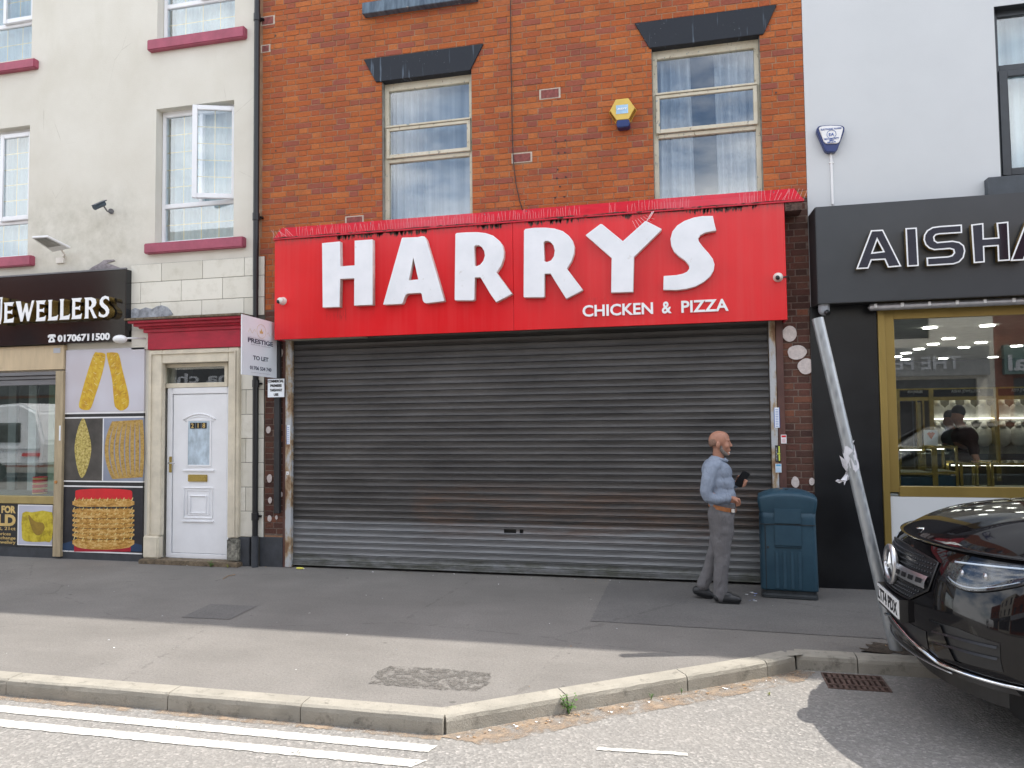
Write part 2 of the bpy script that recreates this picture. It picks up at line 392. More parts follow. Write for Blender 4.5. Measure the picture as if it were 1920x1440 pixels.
c = s.ramp(s.noise(3.5, 8, .7, s.map((2.2, 1, .8))), [(.44, (.44, .45, .46)), (.52, (.36, .27, .17)), (.60, (.20, .11, .06))]); s.set(c, .65, 0, .3); s.bump(s.noise(40, 5), .2, .005); M['rail'] = s.mat
M['brown_steel'] = simple('brown_painted_steel', (.105, .045, .035), .6, var=.25, scale=6, dirt=.66, dcol=(.24, .16, .09), stretch=(2, 1, .7))
M['black'] = simple('black_plastic', (.012, .013, .015), .35, var=.2)
M['black_matt'] = simple('matt_black_paint', (.022, .022, .024), .55, var=.25, scale=5, dirt=.74, dcol=(.10, .10, .10))
M['plinth'] = simple('charcoal_plinth', (.045, .05, .058), .6, var=.2, scale=7, dirt=.72, dcol=(.16, .15, .14))
M['black_gloss'] = simple('black_gloss_panel', (.010, .011, .013), .10, var=.1, spec=.6)
s = N('charcoal_fascia'); s.set(s.ramp(s.noise(1.5, 4), [(.3, (.030, .034, .039)), (.7, (.042, .046, .052))]), .34, 0, .5); s.bump(s.noise(260, 2), .06, .002); M['charcoal'] = s.mat
s = N('black_composite_panel'); s.set(s.ramp(s.noise(1.8, 6, .65), [(.4, (.006, .0065, .008)), (.75, (.016, .0175, .020))]), .30, 0, .45); M['black_panel'] = s.mat
M['gold_metal'] = simple('gold_anodised_frame', (.33, .235, .07), .34, .5, var=.08, scale=3, stretch=(1, 1, .3))
M['gold_side'] = simple('gold_letter_side', (.62, .42, .13), .22, .85, var=.1)
M['bronze_side'] = simple('copper_letter_side', (.50, .25, .10), .25, .85, var=.1)
M['mirror_dark'] = simple('dark_mirror_face', (.035, .038, .06), .04, .6, var=.05)
M['letter_white'] = simple('bright_white_letter', (.86, .87, .88), .3, var=.02)
M['print_white'] = simple('white_print', (.80, .80, .80), .4, var=.03)
M['print_black'] = simple('black_print', (.018, .018, .02), .5, var=.05)
M['print_navy'] = simple('navy_print', (.06, .07, .11), .5, var=.05)
M['print_gold'] = simple('gold_print', (.66, .47, .17), .4, var=.1)
M['print_red'] = simple('red_print', (.62, .012, .02), .35, var=.06)
M['print_blue'] = simple('blue_print', (.03, .11, .42), .4, var=.05)
M['print_grey'] = simple('grey_print', (.42, .43, .46), .5, var=.05)
M['print_lightblue'] = simple('light_blue_print', (.38, .58, .82), .4, var=.05)
M['board'] = simple('white_sign_board', (.80, .84, .88), .35, var=.03, scale=3)
M['beige'] = simple('tan_wood_fascia', (.55, .43, .27), .5, var=.10, scale=3, dirt=.72, dcol=(.27, .17, .10), stretch=(3, 1, .6))
M['beige_frame'] = simple('tan_frame', (.40, .32, .20), .5, var=.15, scale=7, dirt=.68, dcol=(.2, .16, .11), stretch=(3, 1, .5))
M['gold_sill'] = simple('old_gold_sill', (.38, .29, .11), .45, .2, var=.12, scale=5)
M['grey_metal'] = simple('grey_shutter_box', (.17, .17, .18), .4, .3, var=.15, scale=4, stretch=(.4, 1, 4))
M['alu'] = simple('pale_aluminium', (.50, .50, .52), .4, .6, var=.1)
M['galv'] = None
s = N('galvanised_pole')
c = s.ramp(s.voro(26, s.map((1, 1, .35)), 'Distance'), [(.1, (.25, .27, .285)), (.5, (.36, .38, .395))])
c = s.mix(s.ramp(s.noise(7, 8, .72), [(.6, 0.0), (.7, .6)]), c, (.25, .23, .19)); s.set(c, .42, .65, .5); M['galv'] = s.mat
M['tape'] = simple('torn_white_paper', (.62, .62, .66), .8, var=.1, scale=20)
M['cable'] = simple('black_cable', (.02, .015, .015), .6)
M['ivory'] = simple('ivory_plastic', (.70, .66, .60), .35, var=.05)
M['white_plastic'] = simple('white_plastic', (.78, .78, .78), .3, var=.03)
M['grey_plastic'] = simple('grey_plastic', (.30, .32, .35), .35, var=.05)
M['alarm_yellow'] = simple('yellow_alarm_plastic', (.68, .47, .09), .4, var=.05, scale=6)
M['alarm_dark'] = simple('amber_slot', (.20, .09, .01), .5)
M['alarm_blue'] = simple('navy_alarm_plastic', (.010, .028, .14), .3, var=.1)
M['brass'] = simple('brass', (.52, .40, .13), .25, .9, var=.1)
s = N('bin_plastic'); s.set(s.ramp(s.noise(5, 6, .65), [(.3, (.017, .052, .082)), (.7, (.027, .072, .106))]), s.ramp(s.noise(8, 4), [(.3, .42), (.7, .58)]), 0, .4); s.bump(s.noise(130, 3), .12, .004); M['bin'] = s.mat
M['bin_base'] = simple('dark_bin_base', (.028, .034, .038), .6, var=.25, scale=10)
M['skin'] = simple('skin', (.36, .175, .115), .48, var=.10, scale=24, spec=.4, bump=.1, bscale=150)
M['beard'] = simple('grey_beard', (.20, .17, .15), .9, var=.5, scale=120, bump=.6, bscale=260)
M['beard_white'] = simple('white_goatee', (.46, .44, .42), .9, var=.3, scale=120, bump=.6, bscale=260)
M['hair'] = simple('short_grey_hair', (.24, .14, .10), .9, var=.3, scale=160, bump=.6, bscale=300)
M['eye_white'] = simple('eye_white', (.7, .68, .65), .3)
def cloth(name, col, sc_=1.0):
    s = N(name); n1 = s.noise(9*sc_, 4, .55, s.map((1, 1, 1.5), dist_ := (0, 0, 0))); n2 = s.noise(420, 2)
    s.set(s.ramp(n1, [(.3, tuple(x*.82 for x in col)), (.7, tuple(x*1.1 for x in col))]), .85, 0, .2)
    s.bump(s.math('ADD', s.math('MULTIPLY', s.noise(11*sc_, 3, .5, s.map((1.6, 1, .55), (0, 0, 0), (0, .45, 0)), 1.4), 1.0), s.math('MULTIPLY', n2, .06)), .6, .04); return s.mat
M['shirt'] = cloth('blue_grey_shirt', (.235, .275, .345))
M['trouser'] = cloth('grey_trousers', (.150, .145, .150), .8)
M['shoe'] = simple('black_rubber_clog', (.016, .017, .019), .45, var=.2)
M['belt'] = simple('tan_leather', (.33, .12, .035), .45, var=.2, scale=20)
M['steel'] = simple('polished_steel', (.6, .6, .62), .2, 1)
M['dark_cloth'] = simple('dark_maroon_cloth', (.045, .020, .020), .85, var=.2)
M['grey_cloth'] = simple('dark_grey_cloth', (.07, .08, .08), .85, var=.2)
s = N('black_car_paint'); s.set((.0045, .0042, .005), .045, 0, .42, 0); M['paint'] = s.mat
M['chrome'] = simple('chrome', (.72, .73, .75), .07, 1, var=.02)
M['satin'] = simple('satin_silver', (.50, .51, .53), .28, .9, var=.05)
M['trim'] = simple('black_trim', (.010, .010, .011), .35, var=.2)
M['rubber'] = simple('tyre_rubber', (.02, .02, .021), .8, var=.2)
M['plate'] = simple('white_number_plate', (.74, .75, .75), .3, var=.02)
M['lamp_dark'] = simple('headlamp_housing', (.022, .025, .032), .12, .5, var=.6, scale=30)
def glassmat(name, tint, ior=1.6, rough=.0):
    s = N(name); s.t.nodes.remove(s.b)
    tr = s.n('ShaderNodeBsdfTransparent'); tr.inputs[0].default_value = (*tint, 1)
    gl = s.n('ShaderNodeBsdfGlossy'); gl.inputs['Roughness'].default_value = rough; gl.inputs[0].default_value = (1, 1, 1, 1)
    lw = s.n('ShaderNodeLayerWeight'); lw.inputs[0].default_value = .5; f0 = ior
    fac = s.math('ADD', f0, s.math('MULTIPLY', s.math('POWER', lw.outputs['Facing'], 4.0), 1-f0))
    mxs = s.n('ShaderNodeMixShader'); s.l(fac, mxs.inputs[0]); s.l(tr.outputs[0], mxs.inputs[1]); s.l(gl.outputs[0], mxs.inputs[2])
    s.l(mxs.outputs[0], s.out.inputs[0]); return s.mat
M['glass'] = glassmat('window_glass', (.93, .96, .97), .11, .01)
M['glass_shop'] = glassmat('shop_glass', (.92, .95, .94), .10)
M['glass_dark'] = glassmat('tinted_glass', (.25, .28, .30), .10)
M['glass_lamp'] = glassmat('headlamp_glass', (.8, .86, .92), .07)
s = N('net_curtain')
c = s.ramp(s.noise(2.5, 3, .5, s.map((9, 1, .15))), [(.3, (.36, .46, .49)), (.7, (.50, .60, .62))]); s.set(c, .9, 0, .1); M['net'] = s.mat
s = N('grey_curtain')
c = s.ramp(s.noise(2.5, 3, .5, s.map((7, 1, .2))), [(.3, (.30, .32, .35)), (.7, (.46, .48, .51))]); s.set(c, .9, 0, .1); M['drape'] = s.mat
M['room'] = simple('dim_room_wall', (.16, .17, .18), .9)
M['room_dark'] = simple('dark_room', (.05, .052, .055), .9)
def emis(name, col, st):
    s = N(name); s.set(col, .5); s.b.inputs['Emission Color'].default_value = (*col, 1); s.b.inputs['Emission Strength'].default_value = st; return s.mat
M['lamp_on'] = emis('lit_downlight', (1, .97, .9), 9)
M['led'] = emis('lit_display_strip', (1, .96, .85), 4)
M['shop_wall'] = simple('shop_wall', (.42, .43, .39), .8)
M['shop_ceiling'] = simple('shop_ceiling', (.50, .51, .47), .7)
M['display_back'] = simple('lit_display_back', (.30, .29, .23), .6, var=.2)
M['bust'] = simple('white_necklace_bust', (.60, .59, .53), .5)
M['shop_floor'] = simple('shop_floor_tiles', (.30, .30, .29), .3)
# pavement asphalt
def paving(name, lo, hi):
    s = N(name)
    c = s.ramp(s.noise(1.3, 6, .62), [(.3, lo), (.7, hi)])
    c = s.mix(s.math('MULTIPLY', s.ramp(s.noise(.55, 6, .65, s.map((.35, 1, 1))), [(.42, 0.0), (.62, 1.0)]), .5), c, tuple(x*.72 for x in lo))
    c = s.mix(s.math('MULTIPLY', s.ramp(s.noise(55, 5, .75), [(.36, 1.0), (.56, 0.0)]), .38), c, tuple(x*.5 for x in lo))
    c = s.mix(s.ramp(s.noise(120, 3, .7), [(.56, 0.0), (.74, .45)]), c, tuple(min(x*1.9, 1) for x in hi))
    c = s.mix(s.ramp(s.noise(3.2, 8, .8, s.map((1, 1.6, 1), (9, 2, 0))), [(.60, 0.0), (.72, .5)]), c, tuple(x*.5 for x in lo))
    c = s.mix(s.ramp(s.voro(1.7, s.map((1, 1.2, 1), (.3, .7, 0))), [(.030, .6), (.046, 0.0)]), c, tuple(x*.4 for x in lo))
    c = s.mix(s.ramp(s.voro(2.9, s.map((1, 1.0, 1), (4.3, 2.7, 0))), [(.016, .8), (.026, 0.0)]), c, (.5, .5, .48))
    c = s.mix(s.ramp(s.voro(3.1, s.map((1, .8, 1), (1.3, 5.7, 0))), [(.03, .5), (.05, 0.0)]), c, tuple(x*.45 for x in lo))
    ck = s.voro(.42, s.map((.6, 1, 1), (2, 1.3, 0)), 'Distance', 'DISTANCE_TO_EDGE')
    c = s.mix(s.math('MULTIPLY', s.math('LESS_THAN', s.math('ADD', ck, s.math('MULTIPLY', s.noise(7, 6, .7), .05)), .0262), .28), c, tuple(x*.45 for x in lo))
    sc1 = s.ramp(s.noise(5, 5, .7, s.map((.35, 2.2, 1), (3, 0, 0))), [(.70, 0.0), (.78, .5)]); c = s.mix(sc1, c, (.42, .42, .42))
    s.set(c, .9, 0, .25); s.bump(s.math('ADD', s.noise(110, 4, .7), s.noise(30, 3)), .6, .010); return s.mat
M['pave'] = paving('pavement_asphalt', (.175, .165, .152), (.225, .212, .196))
M['pave_patch'] = paving('repaired_shaded_asphalt', (.138, .133, .128), (.180, .172, .163))  # repair asphalt, with shade near the shop fronts darkened into its colour
s = N('broken_asphalt'); c = s.ramp(s.noise(48, 5, .8), [(.35, (.15, .14, .128)), (.5, (.21, .197, .18)), (.66, (.28, .26, .235))])
s.set(c, .95, 0, .2); s.bump(s.noise(48, 5, .8), 1.0, .03)
tr = s.n('ShaderNodeBsdfTransparent'); ms = s.n('ShaderNodeMixShader'); al = s.ramp(s.noise(14, 7, .8), [(.44, 0.0), (.56, .9)])
s.l(al, ms.inputs[0]); s.l(tr.outputs[0], ms.inputs[1]); s.l(s.b.outputs[0], ms.inputs[2]); s.l(ms.outputs[0], s.out.inputs[0]); M['broken'] = s.mat
s = N('road_asphalt')
v = s.voro(62, None, 'Color'); bw = s.sep(v)[0]
c = s.ramp(bw, [(0.0, (.175, .168, .158)), (.4, (.205, .197, .185)), (.75, (.235, .226, .212)), (.93, (.29, .278, .26)), (1.0, (.34, .32, .30))])
c = s.mix(s.ramp(s.noise(70, 4, .75, s.map((1, 1, 1), (2, 4, 0))), [(.30, .75), (.43, 0.0)]), c, (.085, .082, .078))
c = s.mix(s.math('MULTIPLY', s.ramp(s.noise(.9, 6, .65), [(.4, 0.0), (.65, 1.0)]), .45), c, (.25, .235, .215))
c = s.mix(s.ramp(s.noise(2.2, 8, .75, s.map((.5, 1, 1))), [(.60, 0.0), (.75, .4)]), c, (.13, .125, .118))
s.set(c, .92, 0, .25); s.bump(s.math('ADD', s.voro(62), s.noise(45, 4, .7)), .45, .010); M['road'] = s.mat
s = N('gutter_dust'); c = s.ramp(s.noise(14, 7, .7), [(.3, (.24, .17, .115)), (.7, (.34, .27, .20))]); s.set(c, .95); s.bump(s.noise(160, 4, .7), .6, .008)
tr = s.n('ShaderNodeBsdfTransparent'); ms = s.n('ShaderNodeMixShader')
al = s.ramp(s.noise(6, 8, .75), [(.40, 0.0), (.62, 1.0)])
s.l(al, ms.inputs[0]); s.l(tr.outputs[0], ms.inputs[1]); s.l(s.b.outputs[0], ms.inputs[2]); s.l(ms.outputs[0], s.out.inputs[0]); M['dust'] = s.mat
s = N('kerb_concrete'); c = s.ramp(s.noise(3, 7, .65), [(.3, (.25, .235, .20)), (.7, (.36, .335, .285))])
c = s.mix(s.ramp(s.noise(9, 8, .75), [(.55, 0.0), (.68, .7)]), c, (.11, .10, .085))
c = s.mix(s.ramp(s.noise(190, 3, .7), [(.62, 0.0), (.75, .5)]), c, (.5, .46, .4)); s.set(c, .92, 0, .25); s.bump(s.noise(90, 5, .7), .6, .01); M['kerb'] = s.mat
s = N('worn_line_paint'); c = s.ramp(s.noise(20, 6, .7), [(.3, (.40, .385, .35)), (.6, (.55, .54, .50))])
tr = s.n('ShaderNodeBsdfTransparent'); ms = s.n('ShaderNodeMixShader'); s.set(c, .7)
al = s.ramp(s.math('ADD', s.math('MULTIPLY', s.noise(85, 5, .75), .55), s.math('MULTIPLY', s.noise(7, 4, .7), .45)), [(.395, 0.0), (.43, 1.0)])
s.l(al, ms.inputs[0]); s.l(tr.outputs[0], ms.inputs[1]); s.l(s.b.outputs[0], ms.inputs[2]); s.l(ms.outputs[0], s.out.inputs[0]); M['line'] = s.mat
M['iron'] = simple('rusty_cast_iron', (.13, .085, .07), .7, .3, var=.35, scale=20, bump=.3)
M['pit'] = simple('drain_pit', (.01, .01, .01), .9)
M['leaf'] = simple('weed_leaf', (.08, .19, .03), .6, var=.35, scale=40)
M['leaf_yellow'] = simple('yellow_green_leaf', (.26, .28, .05), .6, var=.3, scale=40)
M['leaf_dry'] = simple('dry_debris', (.33, .20, .10), .85, var=.4, scale=60)
M['paper'] = simple('scrap_paper', (.78, .78, .78), .8)
M['paper_blue'] = simple('blue_scrap_paper', (.32, .42, .75), .8)
M['paper_yellow'] = simple('yellow_wrapper', (.75, .70, .12), .6)
M['opp_brick'] = brickmat('opposite_brick', [(0.0, (.20, .06, .04)), (1.0, (.34, .12, .07))], .3)
M['opp_render'] = simple('opposite_cream_render', (.62, .58, .50), .8, var=.08, scale=1)
M['opp_white'] = simple('opposite_white_render', (.72, .72, .70), .8, var=.05, scale=1)
M['opp_dark'] = simple('opposite_dark_shopfront', (.05, .05, .055), .3)
M['slate'] = simple('roof_slate', (.09, .095, .11), .7, var=.2, scale=4)

# ------------------------------------------------------------------ the ground
KX = [(-60, -4.04), (-1.49, -4.035), (.507, -2.585), (.72, -2.385), (60, -2.36)]       # kerb front line
gr = rect(0, 0, 1, 1)
GX0, GX1, GY0, GY1 = .895, 1.305, -2.735, -2.415
mb = MB(); mb.v = []
def hole_ground(mb, x0, x1, y0, y1, h, z):
    xs = [x0, h[0], h[1], x1]; ys = [y0, h[2], h[3], y1]
    for i in range(3):
        for j in range(3):
            if i == 1 and j == 1: continue
            mb.quad((xs[i], ys[j], z), (xs[i+1], ys[j], z), (xs[i+1], ys[j+1], z), (xs[i], ys[j+1], z))
hole_ground(mb, -1500, 1500, -1500, 1500, (GX0, GX1, GY0, GY1), -.11)
tag(mb.build('road', M['road']), kind='structure')
mb = MB()
pts = [(x, y+.10) for x, y in KX]
poly = [(p[0], p[1], 0) for p in pts] + [(60, 12, 0), (-60, 12, 0)]
mb.add(poly, [tuple(range(len(poly)))])
tag(mb.build('pavement', M['pave']), kind='structure')
kerb = bpy.data.objects.new('kerb', None); sc.collection.objects.link(kerb); tag(kerb, kind='structure')
def kerb_stone(a, b, seed):
    rnd = random.Random(seed); a = Vector((a[0], a[1], 0)); b = Vector((b[0], b[1], 0)); d = (b-a); L = d.length; d.normalize()
    nrm = Vector((-d.y, d.x, 0))            # towards the wall
    prof = [(.135, -.13), (.0, -.13), (.0, -.035), (.006, -.010), (.022, .002), (.135, .004)]
    n = 10; vs = []
    for i in range(n+1):
        t = .004 + (L-.008)*i/n; chip = .5 if i in (0, n) else 0
        for k, (o, z) in enumerate(prof):
            j = rnd.uniform(-.0025, .0025)
            oo = o + (j if 0 < k < 5 else 0) + (.006*chip if k in (2, 3, 4) else 0)
            zz = z + (rnd.uniform(-.002, .0015) if k in (3, 4) else 0) - (.005*chip if k in (3, 4) else 0)
            vs.append(a + d*t + nrm*oo + Vector((0, 0, zz)))
    m_ = len(prof); fs = []
    for i in range(n):
        for k in range(m_): fs.append((i*m_+k, (i+1)*m_+k, (i+1)*m_+(k+1) % m_, i*m_+(k+1) % m_))
    fs += [tuple(range(m_-1, -1, -1)), tuple(range(n*m_, (n+1)*m_))]
    q = MB(); q.add(vs, fs); q.build('kerb_stone', M['kerb'], kerb)
xj = [-1.49, -2.44, -3.41, -4.72, -5.63, -6.55, -7.46, -8.38, -9.3, -10.2, -11.1]
for i in range(len(xj)-1): kerb_stone((xj[i+1], -4.038), (xj[i], -4.036), i)
dg = [(-1.478, -4.02), (-.815, -3.535), (-.058, -2.995), (.507, -2.585), (.725, -2.40)]
for i in range(len(dg)-1): kerb_stone(dg[i], dg[i+1], 30+i)
xr = [.73, 1.16, 2.07, 2.98, 3.9, 4.8, 5.7, 6.6, 7.5]
for i in range(len(xr)-1): kerb_stone((xr[i], -2.372), (xr[i+1], -2.368), 50+i)
for x0, x1, yy in ((-60, -11.1, -4.038), (7.5, 60, -2.368)):
    mb = MB(); mb.box(x0, x1, yy, yy+.135, -.13, .004); mb.build('kerb_run', M['kerb'], kerb)
def sheet(name, pts, m_, z, jitter=0, seed=1, kind='structure'):
    rnd = random.Random(seed); out = []
    for i in range(len(pts)):
        a, b = pts[i], pts[(i+1) % len(pts)]; L = math.dist(a, b); n = max(1, int(L/.025)) if jitter else 1
        for k in range(n):
            t = k/n; out.append((a[0]+(b[0]-a[0])*t+rnd.uniform(-jitter, jitter), a[1]+(b[1]-a[1])*t+rnd.uniform(-jitter, jitter)))
    mb = MB(); mb.add([(x, y, z) for x, y in out], [tuple(range(len(out)))])
    return tag(mb.build(name, m_), kind=kind)
sheet('road_line', [(-9, -4.335), (-1.50, -4.275), (-1.475, -4.18), (-9, -4.225)], M['line'], -.1055, .004, 1)
sheet('road_line', [(-9, -4.54), (-1.53, -4.465), (-1.47, -4.375), (-9, -4.435)], M['line'], -.1055, .005, 2)
sheet('road_line', [(-.565, -4.045), (-.06, -4.012), (-.06, -3.975), (-.56, -4.005)], M['line'], -.1055, .005, 3)
a, b = G(362, 1137), G(470, 1134)
sheet('asphalt_patch', [(G(340, 1158).x, G(340, 1158).y), (G(430, 1162).x, G(430, 1162).y), (G(482, 1137).x, G(482, 1137).y), (G(395, 1133).x, G(395, 1133).y)], M['pave_patch'], .004)
sheet('asphalt_patch', [(-.9, -.02), (-.9, -1.75), (.35, -1.78), (3.5, -1.9), (3.5, -.02)], M['pave_patch'], .004, .006, 5)  # repaired strip; its dark tone also paints in the shade by the shops
pc = G(808, 1272); sheet('broken_patch', [(pc.x+.42*math.cos(t)/max(abs(math.cos(t)), abs(math.sin(t)))**.7, pc.y+.20*math.sin(t)/max(abs(math.cos(t)), abs(math.sin(t)))**.7) for t in [k*math.pi/12 for k in range(24)]], M['broken'], .004, .01, 6)
sheet('gutter_dust', [(-1.50, -4.05), (-1.2, -4.12), (-.5, -3.55), (.2, -3.05), (.75, -2.62), (.86, -2.40), (.72, -2.39), (.507, -2.59), (-.81, -3.54)], M['dust'], -.106, .012, 7)
sheet('gutter_dust', [(-9, -4.045), (-9, -4.13), (-1.5, -4.10), (-1.5, -4.045)], M['dust'], -.107, .012, 8)
sheet('soil_patch', [(1.22, -2.2), (1.62, -2.22), (1.9, -2.05), (1.66, -1.93), (1.34, -1.95)], simple('bare_soil', (.06, .045, .032), .95, var=.4, scale=30, bump=.8), .004, .03, 9)
sheet('kerb_filler', [(.655, -2.43), (.78, -2.37), (.76, -2.27), (.675, -2.285)], M['kerb'], .0032)
# drain grate
dr = thing('drain_grate', 'rusty iron slotted drain grate in the road at the foot of the kerb', 'drain', (GX0, GY0, -.11))
mb = MB(); e = .012
for a in ((GX0, GX0+e, GY0, GY1), (GX1-e, GX1, GY0, GY1), (GX0+e, GX1-e, GY0, GY0+e), (GX0+e, GX1-e, GY1-e, GY1)): mb.box(a[0], a[1], a[2], a[3], -.16, -.103)
mb.build('frame', M['iron'], dr)
for fy in (.27, .69):
    y = GY0+(GY1-GY0)*fy; mb = MB(); mb.box(GX0+e, GX1-e, y-.011, y+.011, -.14, -.104); mb.build('cross_bar', M['iron'], dr)
for i in range(10):
    x = GX0+e+(GX1-GX0-2*e)*(i+.5)/10; 
    if i: mb = MB(); mb.box(x-.031, x-.010, GY0+e, GY1-e, -.135, -.1065); mb.build('bar', M['iron'], dr)
mb = MB(); mb.quad((GX0, GY0, -.5), (GX1, GY0, -.5), (GX1, GY1, -.5), (GX0, GY1, -.5))
for a, b in (((GX0, GY0), (GX1, GY0)), ((GX1, GY0), (GX1, GY1)), ((GX1, GY1), (GX0, GY1)), ((GX0, GY1), (GX0, GY0))):
    mb.quad((*a, -.5), (*b, -.5), (*b, -.112), (*a, -.112))
mb.build('pit', M['pit'], dr)
# ------------------------------------------------------------------ brick building
XL, XR = -5.33, 1.262
ZTOP = 8.72
bb = thing('brick_building', 'orange red brick terrace with black lintels, above the red shop sign', 'building', (-2, 0, 0))
W1 = rect(716, 153, 886, 402); W1 = (P(716, 200).x, P(885, 280).x, 3.9, P(886, 131).z)
W2 = (P(1224, 230).x, P(1428, 215).x, 3.9, P(1430, 64).z)
U1 = (P(716, 10).x+.02, P(886, 10).x+.02, P(800, 14).z, 8.1)
U2 = (W2[0], W2[1], U1[2], 8.1)

ZB = P(1000, 395).z + .25                  # brickwork starts a little behind the sign canopy
zc = 4.06
WINS = [(W1[0], W1[1], zc, W1[3]), (W2[0], W2[1], zc, W2[3]), U1, U2]
SHOP = (P(541, 1065).x-.06, P(1452, 1097).x+.02, -.02, 3.2)
mb = MB(); slab(mb, XL, XR, -.1, ZTOP, WINS+[SHOP], .0055, .26); wl = mb.build('wall', [M['mortar']], bb)
for i, wn in enumerate(WINS):             # rendered reveals
    t = .004
    for a_, b_ in ((wn[0], wn[0]+t), (wn[1]-t, wn[1])): mb = MB(); mb.box(a_, b_, .012, .16, wn[2], wn[3]); mb.build('reveal', M['grey_cement'], bb)
def clip(r, holes):
    out = [r]
    for h in holes:
        nx = []
        for (a, b, c, d) in out:
            if a >= h[1] or b <= h[0] or c >= h[3] or d <= h[2]: nx.append((a, b, c, d)); continue
            if a < h[0]: nx.append((a, h[0], c, d))
            if b > h[1]: nx.append((h[1], b, c, d))
            a2, b2 = max(a, h[0]), min(b, h[1])
            if c < h[2]: nx.append((a2, b2, c, h[2]))
            if d > h[3]: nx.append((a2, b2, h[3], d))
        out = nx
    return [(a, b, c, d) for a, b, c, d in out if b-a > .02 and d-c > .014]
CO, ST, HD, JT = .0715, .217, .110, .009
def courses(x0, x1, z0, z1, holes):
    res = []; k = 0; z = z0; 
    while z < z1:
        x = x0 - .345 + (0 if k % 2 else .1735) + random.uniform(-.008, .008); i = 0
        while x < x1:
            wd = ST if i % 2 else HD
            a, b = max(x, x0), min(x+wd, x1)
            if b-a > .02:
                for r in clip((a, b, z, min(z+CO-JT, z1)), holes): res.append((r, abs((b-a)-wd) < 1e-6 and r == (a, b, z, z+CO-JT), i % 2))
            x += wd+JT+.001; i += 1
        z += CO; k += 1
    return res
def brick_mesh(wd, ht, seed):
    rnd = random.Random(seed); q = .0035; j = lambda: rnd.uniform(-.0022, .0022); D = .05
    vs = [(q+j(), -.0+j()*.6, q+j()), (wd-q+j(), j()*.6, q+j()), (wd-q+j(), j()*.6, ht-q+j()), (q+j(), j()*.6, ht-q+j()),
          (0, .004, 0), (wd, .004, 0), (wd, .004, ht), (0, .004, ht), (0, D, 0), (wd, D, 0), (wd, D, ht), (0, D, ht)]
    fs = [(0,1,2,3),(0,4,5,1),(1,5,6,2),(2,6,7,3),(3,7,4,0),(4,8,9,5),(5,9,10,6),(6,10,11,7),(7,11,8,4)]
    return vs, fs
def lay_bricks(x0, x1, z0, z1, holes, mat_, parent, nobj, skip=None):
    bs = [b for b in courses(x0, x1, z0, z1, holes) if not (skip and skip(b[0]))]
    full = [b for b in bs if b[1]]
    vis = lambda r: -P(0, 0).x*0 + (lambda p: 0 <= p[0] <= 1920 and 0 <= p[1] <= 1440)(px_of(((r[0]+r[1])/2, 0, (r[2]+r[3])/2)))
    full = [b for b in full if vis(b[0])]
    full.sort(key=lambda b: -((b[0][1]-b[0][0])/((Vector((b[0][0], 0, b[0][2]))-CAM).dot(fw))**2))
    sel = set(id(b) for b in full[:nobj]); ms = {}
    for kind_, wd in ((0, HD), (1, ST)):
        for v in range(4):
            me = bpy.data.meshes.new('brick'); vs_, fs_ = brick_mesh(wd, CO-JT, v*7+kind_); me.from_pydata(vs_, [], fs_); me.materials.append(mat_); ms[kind_, v] = me
    pl = wloc(parent); rest = MB()
    for b in bs:
        r = b[0]
        if id(b) in sel:
            o = bpy.data.objects.new('brick', ms[b[2], random.randrange(4)]); sc.collection.objects.link(o); o.parent = parent
            o.location = Vector((r[0], random.uniform(-.002, .002), r[2]))-pl
        else:
            vs_, fs_ = brick_mesh(r[1]-r[0], r[3]-r[2], random.random()); dy = random.uniform(-.002, .002)
            rest.add([(x+r[0], y+dy, z+r[2]) for x, y, z in vs_], fs_)
    return tag(rest.build('brickwork', mat_, parent), kind='stuff')
def px_of(p):
    v = Vector(p)-CAM; d = v.dot(fw); return 960+FPX*v.dot(rt)/d, 720-FPX*v.dot(up)/d
PATCH = [rect(1011, 168, 1051, 183), rect(959, 288, 998, 303), rect(647, 406, 682, 418), rect(489, 32, 515, 45), rect(489, 85, 507, 97)]
lay_bricks(XL+.08, XR, 4.13, 7.6, WINS+PATCH, M['brick'], bb, 300)
for i, q in enumerate(PATCH):
    mb = MB(); mb.box(q[0], q[1], .0, .03, q[2], q[3]); f = mb.build('patched_brick', M['mortar_pale'], bb)
    f['label'] = 'pale mortar framed patch around a dark brick'
    mb = MB(); mb.box(q[0]+.022, q[1]-.022, -.004, .02, q[2]+.012, q[3]-.014); mb.build('brick', M['brick_purple'], f)
mb = MB()
for px, py in [(1042, 265), (1060, 263), (1044, 334), (1061, 332), (1041, 371), (1058, 369), (1047, 287), (1059, 286), (517, 283), (484, 282), (517, 67), (1455, 174), (1050, 350), (1046, 318)]:
    p = P(px, py); mb.cyl((p.x, -.0045, p.z), (p.x, .01, p.z), .010, n=8)
tag(mb.build('drill_holes', M['black'], bb), kind='stuff')
mb = MB(); mb.box(XL+.05, XR, .0, .2, 7.62, ZTOP); mb.build('parapet', M['mortar'], bb)
mb = MB(); mb.box(XL, XR, .2, 9, 0, .02); mb.box(XL, XR, 8.9, 9, 0, ZTOP); mb.box(XL, XR, .3, 9, ZTOP, ZTOP+.05); mb.box(XL, XR, -.12, .3, ZTOP-.15, ZTOP); mb.build('roof', M['slate'], bb)
mb = MB(); mb.box(XL, XR, 1.9, 1.95, 3.3, 9); mb.box(XL, XR, .28, 1.95, 3.3, 3.35);  mb.box(XL, XR, .28, 1.95, 8.6, 8.65); mb.box(XR-.03, XR, .27, 1.9, 3.3, 8.6); mb.box(XL, XL+.03, .27, 1.9, 3.3, 8.6); mb.build('room', M['room_dark'], bb)
